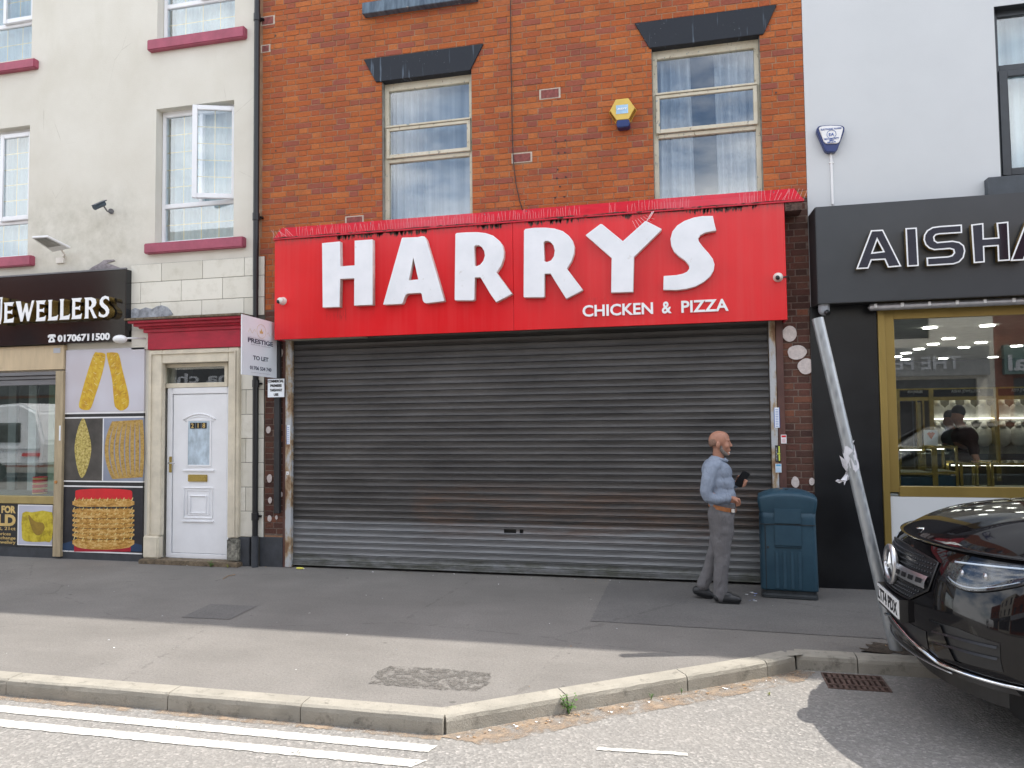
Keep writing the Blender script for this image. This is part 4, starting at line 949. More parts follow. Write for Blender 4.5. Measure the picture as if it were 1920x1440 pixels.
q = rect(108, 637.5, 206, 623, jy-.01); hgt = P(150, 628, jy-.01).z-P(150, 642, jy-.01).z
zc_ = P(157, 633, jy-.01).z
text('lettering', '01706711500', (q[0], q[1], zc_-.046, zc_+.052), jy-.012, .008, M['letter_white'], jw, bold=.035)
px, pz = P(97, 635.5, jy-.01).x, zc_
tel = [[(-.06,.048),(-.04,.062),(.04,.062),(.06,.048),(.062,.02),(.035,.02),(.033,.036),(.022,.036),(.022,.022),(.05,-.02),(.05,-.045),(-.05,-.045),(-.05,-.02),(-.022,.022),(-.022,.036),(-.033,.036),(-.035,.02),(-.062,.02)], [(.018*math.cos(t), -.012+.018*math.sin(t)) for t in [k*math.pi/6 for k in range(12)]]]
shape('telephone_symbol', [[(px+x, pz+z) for x, z in l] for l in tel], jy-.012, .008, M['letter_white'], jw)
# spotlight lamp
sp = thing('spotlight', 'white egg shaped spotlight at the bottom right corner of the black jewellers sign', 'spotlight', P(225, 636, -.3))
c = P(225, 636, -.3)
mb = MB(); mb.sphere(c, (.095, .07, .055), 18, 12); mb.build('shade', M['white_plastic'], sp, smooth=True)
mb = MB(); mb.tube([c+Vector((.08, .02, .01)), c+Vector((.12, .1, .02)), (c.x+.16, -.0, c.z+.03)], .012, 8); mb.build('arm', M['white_plastic'], sp, smooth=True)
# tan fascia, window frame, roller box
js = thing('jeweller_shopfront', 'left jewellers shop window in a tan frame with a gold sill', 'shop window', (-9, 0, 0))
fx1_ = P(119, 675, -.06).x; mb = MB(); mb.box(XC0, fx1_, -.06, .1, P(60, 694, -.06).z, jzb-.006); mb.build('fascia_board', M['beige'], js, bevel=.004, seg=1)
a = P(105, 660, -.065); mb = MB(); mb.box(P(100, 660, -.065).x, P(112.5, 660, -.065).x, -.064, -.058, P(105, 662, -.06).z, P(105, 652.5, -.06).z); mb.build('alarm_sticker', M['print_grey'], js)
pxa, pxb = P(104.5, 800, -.05).x, P(119, 800, -.05).x
mb = MB(); mb.box(pxa, pxb, -.07, .05, .03, P(60, 697, -.06).z); mb.build('post', M['beige_frame'], js, bevel=.004, seg=1)
gx1 = pxa
for i, (ya, yb, yy) in enumerate(((697.5, 704, -.05), (705, 711, -.02), (712, 722, 0.0))):
    mb = MB(); mb.box(XC0, gx1-.003, yy, .08, P(60, yb, yy).z, P(60, ya, yy).z); mb.build('roller_box_panel', M['grey_metal'], js, bevel=.003, seg=1)
gz1, gz0 = P(60, 722, 0).z, P(60, 930, 0).z
mb = MB(); mb.box(XC0, gx1-.003, -.03, .06, P(60, 945, -.03).z, gz0); mb.build('window_sill', M['gold_sill'], js, bevel=.006, seg=1)
mb = MB(); mb.box(XC0, gx1, .02, .024, gz0, gz1); mb.build('pane', M['glass_shop'], js)
mb = MB(); p = P(104, 904, -.08); mb.cyl(p, (p.x, -.05, p.z), .02, .026, 14); mb.build('door_knob', M['bronze_side'], js)
mb = MB(); p = P(112, 812, -.073); mb.box(p.x-.012, p.x+.012, -.073, -.070, p.z-.1, p.z+.1); mb.build('sticker', M['board'], js)
pz0 = P(60, 1026, -.01).z; mb = MB(); mb.box(XC0, gx1-.002, -.012, .05, pz0, P(60, 945.5, -.012).z); mb.build('stall_riser', M['print_black'], js)
mb = MB(); mb.box(XC0, pxb+.01, -.02, .05, -.02, pz0-.004); mb.build('base_board', M['plinth'], js)
# interior of jeweller: back, floor, shelves, bangles tower in the window
mb = MB(); mb.box(XC0, XL-.5, 2.2, 2.25, -.05, 3.2); mb.box(XC0, XL-.5, .1, 2.2, 3.1, 3.2); mb.box(XC0, XL-.5, .1, 2.2, -.05, .0); mb.box(P(125, 850, .2).x, P(125, 850, .2).x+.05, .1, 2.2, 0, 3.1)
mb.build('interior', simple('jeweller_interior', (.10, .13, .12), .8, var=.4, scale=2), js)
mb = MB(); mb.box(XC0, gx1-.05, .05, .7, gz0-.02, gz0+.01); mb.build('display_shelf', simple('green_grey_shelf', (.15, .20, .19), .6), js)
for k in range(3):
    mb = MB(); x = P(20+38*k, 800, .6).x; mb.box(x-.07, x+.07, .62, .66, gz0, 2.7); mb.build('display_backing', simple('display_post_%d' % k, ((.16, .2, .2), (.35, .42, .42), (.2, .3, .2))[k], .5), js)
bt = thing('bangle_tower', 'tower of red and gold bangles behind the left shop window', 'bangle display', P(69, 928, .15))
c = P(69, 928, .15)
for k in range(11):
    mb = MB(); z = c.z+.02+k*.022; mb.tube([(c.x+.085*math.cos(t), .2+.085*math.sin(t), z) for t in [j*math.pi/10 for j in range(21)]], .009, 6); mb.build('bangle', M['print_red'] if k % 3 else M['print_gold'], bt, smooth=True)
# printed posters
PY = -.03
def pr(px, py): q = P(px, py, PY); return (q.x, q.z)
po = thing('jewellery_poster', 'top jewellery poster with two leaning gold bangles on pale grey', 'poster', P(196, 712, PY))
X0, X1 = P(120.5, 850, PY).x+.0, P(268.5, 850, PY).x
def zpos(y): return P(195, y, PY).z
def panel(par, x0, x1, y0, y1, m_, nm='print_panel', pr_=0.0):
    mb = MB(); mb.box(x0, x1, PY-pr_, .0, zpos(y1), zpos(y0)); return mb.build(nm, m_, par)
s = N('poster_pale_backdrop'); s.set(s.ramp(s.noise(1.2, 2), [(.3, (.50, .46, .49)), (.7, (.60, .60, .66))]), .4); 
panel(po, X0, X1, 654, 772, s.mat)
def golds(name, a, b, c_, sc_, st=(1, 1, 1), th=(.38, .52, .66)):
    s = N(name); n = s.noise(sc_, 5, .7, s.map(st)); s.set(s.ramp(n, [(th[0], a), (th[1], b), (th[2], c_)]), .4); return s.mat
g1 = golds('printed_bright_gold', (.46, .22, .010), (.60, .37, .012), (.70, .55, .08), 11, (1.2, 1, 1), (.3, .5, .75))
for pts in ([(176, 664), (184, 661), (194, 662), (198, 668), (192, 700), (180, 738), (171, 764), (164, 769), (152, 767), (148, 760), (151, 745), (162, 705)],
            [(200, 666), (205, 661), (215, 661), (223, 665), (230, 695), (240, 735), (242, 755), (238, 765), (228, 770), (219, 766), (214, 755), (210, 710)]):
    shape('printed_bangle', [smoothpoly([pr(*p) for p in pts], 3)], PY-.0015, .001, g1, po)
panel(po, X0, X1, 772.5, 775.5, M['print_white'], 'border', .001)
hl_m = simple('printed_highlight', (.72, .60, .25), .4, var=.1); dk_m = simple('printed_engraving', (.34, .17, .01), .5)
rnd = random.Random(21); hm = MB(); dm = MB()
for (xa, ya, xb, yb) in ((186, 666, 160, 764), (212, 666, 229, 762)):
    for k in range(34):
        t = rnd.random()**1.5; cx = xa+(xb-xa)*t+rnd.uniform(-10, 10); cy = ya+(yb-ya)*t; a = pr(cx, cy); L = rnd.uniform(.012, .03); an = rnd.uniform(.2, 1.2)*(1 if xb > xa else -1)
        d = (L*math.cos(an), L*math.sin(an)); w_ = rnd.uniform(.002, .005); mbx = hm if k % 2 else dm
        mbx.quad((a[0]-d[0], PY-.0022, a[1]-d[1]-w_), (a[0]+d[0], PY-.0022, a[1]+d[1]-w_), (a[0]+d[0], PY-.0022, a[1]+d[1]+w_), (a[0]-d[0], PY-.0022, a[1]-d[1]+w_))
tag(hm.build('printed_glints', hl_m, po), kind='stuff'); tag(dm.build('printed_engraving', dk_m, po), kind='stuff')
p2 = thing('jewellery_poster', 'narrow dark poster of a pointed gold ring, below the leaning bangles', 'poster', P(156, 840, PY)); xm = P(193, 850, PY).x
mb = MB(); mb.box(X0, X1, PY+.004, 0, zpos(784), zpos(775.5)); mb.box(X0, X1, PY+.004, 0, zpos(912), zpos(904)); mb.build('dark_band', M['print_black'], p2)
panel(p2, X0, xm, 784, 904, simple('poster_brown_black', (.075, .068, .06), .4, var=.4, scale=2))
g2 = golds('printed_filigree_gold', (.22, .16, .03), (.50, .40, .10), (.66, .56, .26), 34)
shape('printed_ring', [smoothpoly([pr(*p) for p in [(157, 784), (164, 803), (170, 828), (171, 846), (167, 868), (160, 888), (153, 896), (147, 885), (142, 862), (140, 838), (144, 812), (150, 793)]], 3)], PY-.0015, .001, g2, p2)
panel(p2, X0, X1, 781.5, 784, M['print_white'], 'border', .001); panel(p2, X0, X1, 901.5, 904, M['print_white'], 'border', .001)
p3 = thing('jewellery_poster', 'blue grey poster of a fan of plaited gold bangles, right of the ring poster', 'poster', P(232, 840, PY))
mb = MB(); mb.box(xm+.0, X1, PY, 0, zpos(901.5), zpos(784)); mb.build('print_panel', simple('poster_blue_grey', (.27, .30, .38), .4, var=.15, scale=1.5), p3)
mb = MB(); mb.box(xm-.008, xm+.008, PY-.001, 0, zpos(901), zpos(784.5)); mb.build('border', M['print_white'], p3)
g3 = golds('printed_plaited_gold', (.17, .09, .015), (.44, .27, .06), (.55, .38, .13), 26, (1, 1, 1.6), (.3, .48, .72))
for k in range(8):
    u = k/7; xt_ = 214+u*50; xm_ = 200+u*67; n = 12
    pts = []
    for j in range(n+1):
        t = j/n; w_ = 4*t*(1-t); x = xt_*(1-w_)+xm_*w_; pts.append((x, 790-(u*3)+t*108))
    L = [pr(x-3.6, y) for x, y in pts]+[pr(x+3.6, y) for x, y in reversed(pts)]
    shape('printed_bangle', [L], PY-.0015, .001, g3, p3)
p4 = thing('jewellery_poster', 'tall black poster of stacked gold bangles on a red cylinder', 'poster', P(195, 975, PY))
panel(p4, X0, X1, 912, 1036, simple('poster_black', (.02, .021, .028), .35, var=.2), pr_=0)
panel(p4, X0, X1, 911, 913.5, M['print_white'], 'border', .001); panel(p4, X0, X1, 1034.5, 1037, M['print_white'], 'border', .001)
shape('printed_floor', [[pr(115, 1034), pr(266, 1034), pr(266, 1022), pr(240, 1015), pr(140, 1013), pr(115, 1020)]], PY-.001, .001, simple('poster_blue_floor', (.02, .05, .11), .4), p4)
shape('printed_cylinder', [[pr(*p) for p in [(141, 938), (141.5, 921), (143, 919.3), (150, 918), (170, 916.5), (195, 916), (225, 917), (243, 919), (247, 920.5), (248, 923), (248, 938)]]], PY-.0015, .001, M['print_red'], p4)
shape('printed_cylinder', [[pr(139, 1020), pr(245.5, 1020), pr(245, 1034.3), pr(139, 1034.3)]], PY-.0015, .001, simple('poster_dim_red', (.38, .012, .03), .4), p4)
g4 = golds('printed_rope_gold', (.20, .085, .012), (.52, .27, .05), (.76, .56, .24), 17, (1, 1, 2.6), (.30, .48, .70))
ys = [936, 953, 962, 971, 980, 989, 998, 1008]; hs = [14.5, 9.5, 8.5, 9, 8.5, 9, 9.5, 17]
for i, (y, h_) in enumerate(zip(ys, hs)):
    n = 12; sag = 1+i*.55; up_ = []; dn = []
    for k in range(n+1):
        u = k/n*2-1; x = 194+u*58; dy = sag*(1-u*u) - (1.4 if i == 0 else .5)*(1-u*u)
        hh = h_/2*(1-u**14*.6); up_.append(pr(x, y+h_/2-hh+dy)); dn.append(pr(x, y+h_/2+hh+dy+(1.2*(1-u*u) if i == 7 else 0)))
    shape('printed_bangle', [up_+dn[::-1]], PY-.002-i*.0001, .001, g4, p4)
    tw = MB(); tl_ = MB(); rn2 = random.Random(i)
    for k in range(15):
        u = -.93+1.86*k/14+rn2.uniform(-.02, .02); c0 = pr(194+u*58, y+sag*(1-u*u)-.5*(1-u*u)); hz_ = .0052*h_*.42; q_ = tw if k % 2 else tl_
        q_.quad((c0[0]-.016, PY-.0036, c0[1]-hz_*.6), (c0[0]-.004, PY-.0036, c0[1]-hz_*.8), (c0[0]+.016, PY-.0036, c0[1]+hz_*.6), (c0[0]+.006, PY-.0036, c0[1]+hz_*.8))
    tag(tw.build('printed_twists', dk_m, p4), kind='stuff'); tag(tl_.build('printed_glints', hl_m, p4), kind='stuff')
mb = MB(); mb.box(X0-.0, X1, PY+.005, .0, -.01, zpos(1037)); mb.build('base_board', M['plinth'], p4)
pg = thing('gold_price_poster', 'black poster with gold lettering under the left shop window', 'poster', P(15, 985, -.02))
mb = MB(); mb.box(P(-200, 985, -.02).x, P(32.5, 985, -.02).x, -.018, -.013, P(15, 1025, -.02).z, P(15, 947, -.02).z); mb.build('print_panel', M['print_black'], pg)
def gt(s_, x0, y0, x1, y1, b=.02):
    q = rect(x0, y1, x1, y0, -.02); text('lettering', s_, q, -.0205, .002, M['print_gold'], pg, bold=b)
gt('FOR', 2.5, 948.5, 29.5, 962, .05); gt('OLD', -28, 964.5, 29.5, 985.5, .05)
mb = MB()
gt('22ct, 21ct', -18, 988, 29, 994, .01); gt('top prices', -20, 998.5, 20, 1004.5, .01); gt('or exchange', -22, 1006, 29, 1012, .01); gt('new jewellery', -24, 1014, 29, 1020, .01)
pq = thing('gold_bracelet_poster', 'small white bordered poster of a yellow gold cuff beside the black lettered poster', 'poster', P(65, 985, -.02))
mb = MB(); mb.box(P(32.8, 985, -.02).x, P(98, 985, -.02).x, -.019, -.013, P(65, 1023, -.02).z, P(65, 946.5, -.02).z); mb.build('print_panel', M['print_white'], pq)
mb = MB(); mb.box(P(35, 985, -.02).x, P(98, 985, -.02).x, -.0205, -.019, P(65, 1021, -.02).z, P(65, 948.5, -.02).z); mb.build('print_backdrop', simple('pale_lilac_print', (.50, .51, .60), .4, var=.06, scale=2), pq)
def pg_(px, py): q = P(px, py, -.021); return (q.x, q.z)
shape('printed_cuff', [smoothpoly([pg_(*p) for p in [(42, 962), (60, 960.5), (98, 960.5), (97, 1012), (85, 1015.5), (60, 1016), (44, 1013), (41, 1000)]], 2)], -.022, .001, golds('printed_cuff_gold', (.30, .22, .01), (.55, .43, .02), (.66, .55, .06), 8), pq)
shape('printed_cuff_inside', [smoothpoly([pg_(*p) for p in [(53, 965), (66, 978), (80, 980), (84, 990), (77, 1002), (68, 1003), (60, 992)]], 3)], -.023, .001, simple('cuff_shade_print', (.30, .19, .02), .5, var=.2), pq)
# ------------------------------------------------------------------ floodlight and cctv on the cream wall
fl = thing('floodlight', 'flat white led floodlight pointing down over the jewellers sign', 'floodlight', P(98, 460, -.2))
A, B_, C_, D_ = P(59, 446, -.42), P(88, 444.5, -.42), P(132, 466, -.12), P(99, 473, -.12)
nn = (C_-A).cross(B_-A).normalized()
if nn.z < 0: nn = -nn
mb = MB(); mb.add([A, B_, C_, D_, A+nn*.03, B_+nn*.03, C_+nn*.03, D_+nn*.03], [(0,1,2,3),(7,6,5,4),(0,4,5,1),(1,5,6,2),(2,6,7,3),(3,7,4,0)]); mb.build('head', M['white_plastic'], fl, bevel=.006, seg=2)
cc = (A+B_+C_+D_)/4; ins = [cc+(v-cc)*.86-nn*.003 for v in (A+(D_-A)*.04, B_+(C_-B_)*.04, A*.32+D_*0+C_*0+B_*.0+ (D_)*.0+B_*0, D_)]
mb = MB(); L = lambda a, b, t: a+(b-a)*t
q4 = [L(L(A, D_, t), L(B_, C_, t), u) - nn*.003 for t, u in ((.05, .12), (.05, .88), (.68, .88), (.68, .12))]
mb.add(q4, [(0, 1, 2, 3)]); mb.build('lens', simple('grey_led_lens', (.33, .33, .31), .2), fl)
mb = MB(); mb.tube([L(C_, D_, .5)+nn*.0, (L(C_, D_, .5).x+.0, -.06, P(115, 480).z), (P(118, 478).x, 0, P(118, 480).z)], .012, 8); mb.box(P(108, 484).x, P(122, 484).x, -.03, 0, P(112, 494).z, P(112, 484).z); mb.build('bracket', M['ivory'], fl)
ct = thing('security_camera', 'dark bullet camera angled down on the cream wall', 'security camera', P(197, 388, -.15))
a, b = P(177, 389, -.30), P(195, 381, -.16)
mb = MB(); mb.cyl(a, b, .036, .036, 14); mb.build('body', simple('dark_blue_camera', (.05, .075, .10), .35), ct, smooth=False)
d = (b-a).normalized(); mb = MB(); mb.obox((a+b)/2+Vector((0, 0, .032)), .20, .085, .012, d.to_track_quat('X', 'Z').to_matrix()); mb.build('sun_shield', simple('dark_camera_hood', (.035, .05, .07), .3), ct, bevel=.004, seg=1)
mb = MB(); mb.tube([b-d*.03, P(201, 396, -.08), P(207, 398, -.03)], .010, 8); mb.cyl(P(208, 396, -.03), P(208, 396, 0), .035, n=14); mb.build('bracket', M['grey_metal'], ct)
# ------------------------------------------------------------------ red takeaway sign
SY = -.25
SX0, SX1 = -4.918, 1.000; SZ0, SZ1 = P(995, 618, SY).z, P(992, 414, SY).z
SZ0 = (P(515, 637, SY).z+P(1477.8, 599.6, SY).z)/2; SZ1 = (P(514, 449, SY).z+P(1469.6, 380, SY).z)/2
sg = thing('takeaway_sign', 'long red fascia sign with big white raised letters above the closed shutter', 'shop sign', (-2, SY, SZ0))
xs = [SX0, P(962, 500, SY).x, SX1]
for i in range(2):
    mb = MB(); mb.box(xs[i]+.0015, xs[i+1]-.0015, SY, SY+.03, SZ0, SZ1); mb.build('panel', M['red'], sg, bevel=.003, seg=1)
mb = MB(); mb.box(SX0, SX0+.02, SY+.031, -.005, SZ0, SZ1); mb.box(SX1-.02, SX1, SY+.031, -.005, SZ0, SZ1); mb.build('end_panel', M['red_flash'], sg)
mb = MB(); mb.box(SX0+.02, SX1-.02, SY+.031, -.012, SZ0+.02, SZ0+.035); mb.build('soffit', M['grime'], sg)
mb = MB(); mb.box(SX0+.05, SX0+1.12, SY+.035, -.01, SZ0+.005, SZ0+.018); mb.build('soffit_board', M['soffit'], sg)
fz1 = P(1010, 392, 0).z; fz1 = (P(534, 428).z+P(1493, 352.5).z)/2
fzf = (P(512.5, 447.7, -.27).z+P(1507.5, 375, -.27).z)/2
FX0, FX1 = P(525, 430).x, P(1493, 353).x
cn = MB(); a0, a1 = P(513, 447.7, -.27).x, P(1507.5, 375, -.27).x
cn.add([(a0, -.275, fzf), (a1, -.275, fzf), (FX1, -.085, fz1-.07), (FX0+.03, -.085, fz1-.07), (FX0+.03, -.006, fz1), (FX1-.02, -.006, fz1)], [(0,1,2,3),(3,2,5,4)])
cn.add([(a0, -.275, fzf-.012), (a1, -.275, fzf-.012), (FX1, -.01, fzf-.012), (FX0, -.01, fzf-.012), (a0, -.275, fzf), (a1, -.275, fzf)], [(3,2,1,0),(0,1,5,4)])
cn.build('top_flashing', M['red_flash'], sg)
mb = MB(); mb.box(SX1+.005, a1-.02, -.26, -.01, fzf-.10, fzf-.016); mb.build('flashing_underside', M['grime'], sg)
mb = MB()
for px, py in ((541, 431), (697, 419), (910, 402), (988, 397), (1316, 369), (1450, 358)):
    p = P(px, py, -.02); p.z = fz1-.035; mb.cyl((p.x, -.045, p.z), (p.x, -.056, p.z-.002), .008, n=8)
tag(mb.build('screws', M['steel'], sg), kind='stuff')
LT = {
 'H': (590, 430, 7.385, [[(100,190),(348,166),(354,512),(551,497),(551,155),(800,138),(803,1045),(543,1055),(545,678),(354,688),(345,1075),(108,1082)]]),
 'A': (590, 430, 7.385, [[(1205,120),(1215,114),(1430,106),(1480,92),(1515,95),(1545,140),(1700,660),(1795,985),(1785,995),(1545,1025),(1515,1015),(1495,985),(1480,900),(1465,880),(1295,890),(1262,905),(1240,950),(1222,1010),(1205,1033),(960,1045),(945,1040)], [(1365,395),(1300,705),(1432,692)]]),
 'R': (840, 410, 7.111, [[(97,210),(110,190),(250,180),(380,178),(500,190),(600,225),(680,290),(725,350),(744,430),(742,520),(710,620),(645,715),(855,1000),(640,1115),(560,1000),(490,880),(430,782),(358,785),(352,1075),(330,1092),(95,1090),(86,1075)], [(350,375),(365,357),(410,355),(450,380),(480,430),(490,490),(470,560),(430,610),(385,632),(355,625)]]),
 'R2': (840, 410, 7.111, [[(1012,160),(1030,135),(1150,120),(1300,118),(1420,130),(1530,165),(1610,225),(1660,290),(1685,370),(1682,460),(1650,560),(1585,665),(1800,950),(1575,1070),(1500,950),(1430,840),(1365,732),(1288,735),(1286,1035),(1270,1050),(1015,1050),(1006,1035)], [(1276,318),(1292,300),(1330,297),(1370,315),(1405,360),(1422,425),(1410,500),(1375,555),(1320,577),(1283,568)]]),
 'Y': (1090, 390, 6.62, [[(52,335),(235,198),(258,200),(515,410),(790,163),(805,160),(995,258),(990,275),(655,605),(645,1042),(368,1050),(375,620)]]),
 'S': (1090, 390, 6.62, [[(1632,97),(1500,99),(1400,116),(1280,158),(1190,215),(1130,290),(1106,380),(1113,460),(1150,540),(1210,600),(1290,655),(1335,710),(1340,750),(1312,790),(1260,815),(1180,832),(1022,843),(1016,1015),(1180,1020),(1300,1006),(1420,973),(1520,918),(1600,850),(1645,770),(1654,700),(1632,630),(1580,560),(1500,470),(1458,410),(1450,380),(1480,335),(1540,305),(1676,278),(1650,180)]]),
}
LY = -.327
for k, (ox, oy, kk, polys) in LT.items():
    pp = []
    for pl in polys:
        w_ = [(P(ox+x/kk, oy+y/kk, LY).x, P(ox+x/kk, oy+y/kk, LY).z) for x, y in pl]
        if k == 'S': w_ = smoothpoly(w_[:16], 3)[:46] + smoothpoly(w_[16:], 3)[:-2] if False else w_
        pp.append(w_)
    o = shape('letter', pp, LY, .078, M['acrylic'], sg, bevel=.006)
    o['label'] = 'big white raised letter '+k[0]
    for p in o.data.polygons: pass
    o.data.materials.append(M['acrylic_edge'])
    for p in o.data.polygons:
        if abs(p.normal.y) < .5: p.material_index = 1
q0, q1 = P(1092, 592, SY), P(1367, 563, SY)
zb, zt_ = (P(1093, 594.5, SY).z+P(1366, 583.3, SY).z)/2, (P(1100, 571, SY).z+P(1355, 562.5, SY).z)/2
def word(s_, pa, pb):
    for o in text('letter', s_, (P(pa, 580, SY).x, P(pb, 575, SY).x, zb, zt_), SY-.018, .017, M['letter_white'], sg, bold=.022, split=True): o['label'] = 'small white capital letter or sign'
word('CHICKEN', 1092.5, 1224.5); word('&', 1241, 1259); word('PIZZA', 1277.5, 1366)
# droppings and soot under the spikes
rnd = random.Random(3); mb = MB()
for i in range(620):
    x = SX0+.35+rnd.random()*5.3
    if .5 < (x+4.9)/5.9 < .53: continue
    h_ = rnd.uniform(.012, .055)*(1.35 if math.sin(x*3.1)+math.sin(x*7.7) > 0 else .45); wd_ = rnd.uniform(.008, .022)
    mb.prism([(x, SZ1+.004), (x-wd_/2, SZ1-h_*.5), (x, SZ1-h_), (x+wd_/2, SZ1-h_*.6), (x+wd_*.7, SZ1+.004)][::1], SY-.003, SY+.002)
tag(mb.build('droppings', M['grime'], sg), kind='stuff')
rnd = random.Random(5); mb = MB()
for i in range(110):
    x = SX0+.1+rnd.random()*6.0; mb.sphere((x, -.262+rnd.uniform(-.01, .02), fzf+rnd.uniform(-.004, .012)), (rnd.uniform(.02, .06), .012, rnd.uniform(.004, .011)), 7, 5)
mb.tube([(a0+(a1-a0)*k/40, -.268, fzf+.006+.006*math.sin(k*1.7)) for k in range(41)], .0045, 5)
tag(mb.build('debris', M['grime'], sg), kind='stuff')
bs = thing('bird_spikes', 'rows of thin clear bird spikes standing along the red sign canopy', 'bird spikes', (-2, -.25, fzf))
spm = simple('clear_pink_plastic', (.74, .52, .52), .25); mb = MB(); rnd = random.Random(2)
x = a0-.02
while x < a1+.02:
    gap = .5 < math.sin(x*5)+.4*math.sin(x*17) and x > -2
    if not gap:
        y0 = -.24; z0 = fzf+.015; dy = rnd.uniform(-.10, -.02); h_ = rnd.uniform(.08, .125)
        ex = (.0 if a0+.3 < x < a1-.3 else (-.12 if x < 0 else .10))
        mb.tube([(x, y0, z0), (x+rnd.uniform(-.012, .012)+ex*rnd.random(), y0+dy+.05, z0+h_)], .0017, 3)
    x += rnd.uniform(.022, .045)
tag(mb.build('spikes', spm, bs), kind='stuff')
mb = MB(); mb.box(a0, a1, -.245, -.225, fzf+.005, fzf+.014); mb.build('base_strip', spm, bs)
mb = MB(); rnd = random.Random(8)
for i in range(6):
    p, q = P(1186+i*5, 414-i*2, -.28), P(1197+i*6, 436-i*5, -.33); mb.tube([p, q], .0017, 3)
mb.tube([P(1223, 397, -.28), P(1213, 414, -.33)], .005, 5); mb.tube([P(1226, 396, -.28), P(1217, 411, -.33)], .004, 5)
tag(mb.build('fallen_spikes', spm), 'loose strip of bird spikes dangling over the letter Y', 'bird spikes')
def dome(px, py, lab, ydir, arm):
    t = thing('dome_camera', lab, 'security camera', P(px, py, SY-.05)); c = P(px, py, SY-.06)
    mb = MB(); mb.cyl((c.x, SY-.0, c.z+.005), (c.x, SY-.03, c.z+.005), .050, .042, 20); mb.build('base', M['ivory'], t)
    mb = MB(); mb.sphere(c, (.043, .043, .042), 18, 12); mb.build('ball', M['ivory'], t, smooth=True)
    mb = MB(); mb.sphere(c+Vector((-.012, -.026, -.012)), (.024, .024, .026), 14, 10); mb.build('lens', M['black'], t, smooth=True)
    if arm: mb = MB(); mb.tube([(c.x+.03, SY+.0, c.z), (c.x+.10, SY-.012, c.z+.01), (c.x+.115, SY+.05, c.z-.02)], .008, 6); mb.build('cable', M['black'], t)
dome(526, 564, 'white dome camera at the left end of the red sign', 0, False); dome(1460, 519, 'white dome camera at the right end of the red sign', 0, True)

# ------------------------------------------------------------------ roller shutter
RX0, RX1 = P(545, 900).x, P(1447, 900).x
sh = thing('roller_shutter', 'closed grey steel roller shutter across the takeaway front, rusty in places', 'shutter', ((RX0+RX1)/2, .03, 0))
def slat_profile():
    pr = []                                   # (y,z) concave lath 76 mm high with a rolled lip at its top
    for k in range(9):
        t = k/8; pr.append((.017+.0065*math.sin(math.pi*t)+.002*t, .005+.057*t))
    return [(.034, .0), (.021, .0010), (.0175, .0028)] + pr + [(.0175, .0650), (.0140, .0675), (.0145, .0705), (.022, .0725), (.036, .0745)]
prf = slat_profile(); NS = 40; PITCH = .0762
def slat_mesh(nm, x0, x1, holes=()):
    segs = [x0]+[v for h in holes for v in h]+[x1]; vs_ = []; fs_ = []
    for a in segs:
        for y, z in prf: vs_.append((a, y, z))
    n = len(prf)
    for i in range(len(segs)-1):
        for k in range(n-1):
            if i % 2 == 1 and 4 <= k <= 9: continue
            fs_.append((i*n+k, (i+1)*n+k, (i+1)*n+k+1, i*n+k+1))
    me = bpy.data.meshes.new(nm); me.from_pydata(vs_, [], fs_); me.materials.append(M['shutter'])
    for p in me.polygons: p.use_smooth = False
    return me
sm = slat_mesh('slat', RX0+.0, RX1-.0); hx_ = [P(v, 996).x for v in (944, 967, 973.5, 980.5)]
smh = slat_mesh('slat', RX0, RX1, [(hx_[0], hx_[1]), (hx_[2], hx_[3])])
kh = round((P(960, 996).z-.085)/PITCH-.45)
for k in range(NS):
    o = bpy.data.objects.new('slat', smh if k == kh else sm); sc.collection.objects.link(o); o.parent = sh
    o.location = Vector((0, random.uniform(-.0012, .0012), .088+k*PITCH))-sh.location; 
    o.rotation_euler = (0, random.uniform(-.00012, .00012), 0)
mb = MB(); mb.box(RX0, RX1, .005, .05, .028, .086); mb.box(RX0, RX1, -.006, .005, .028, .040); mb.build('bottom_bar', M['shutter'], sh, bevel=.003, seg=1)
mb = MB(); mb.box(RX0, RX1, .075, .10, .0, 3.2); mb.build('backing', M['black'], sh)
mb = MB(); mb.box(P(541, 900).x-.03, P(1450, 900).x+.05, -.01, .09, 2.87, 3.3); mb.build('head_box', M['shutter_dark'], sh)
rl = []
for (pa, pb, lab) in ((535, 546, 'rust'), (1447.5, 1459.5, 'x')):
    mb = MB(); a, b = P(pa, 850, -.03).x, P(pb, 850, -.03).x; mb.box(a, b, -.035, .06, .005, 2.9); mb.build('guide_rail', M['rail'], sh, bevel=.004, seg=1); rl.append((a, b))
mb = MB(); a, b = P(1460.5, 850, -.03).x, P(1474, 850, -.03).x; mb.box(a, b, -.03, .05, .0, 2.92)
tag(mb.build('steel_post', M['brown_steel'], bevel=.004, seg=1), 'brown painted steel post right of the shutter, paper stickers on it', 'post')
mb = MB(); a, b = P(533, 850, -.02).x-.02, P(534.5, 850, -.03).x; mb.box(a, b, -.02, .05, .0, 2.9)
tag(mb.build('steel_post', M['brown_steel']), 'narrow brown steel strip left of the shutter', 'post')
def sticker(px0, py0, px1, py1, m_, lab, marks, rot=0):
    q = rect(px0, py1, px1, py0, -.037); t = thing('sticker', lab, 'sticker', (q[0], -.037, q[2]))
    mb = MB(); mb.box(q[0], q[1], -.0385, -.036, q[2], q[3]); mb.build('paper', m_, t)
    for (u0, v0, u1, v1, mm) in marks:
        mb = MB(); mb.box(q[0]+(q[1]-q[0])*u0, q[0]+(q[1]-q[0])*u1, -.0395, -.0383, q[2]+(q[3]-q[2])*v0, q[2]+(q[3]-q[2])*v1); mb.build('print', mm, t)
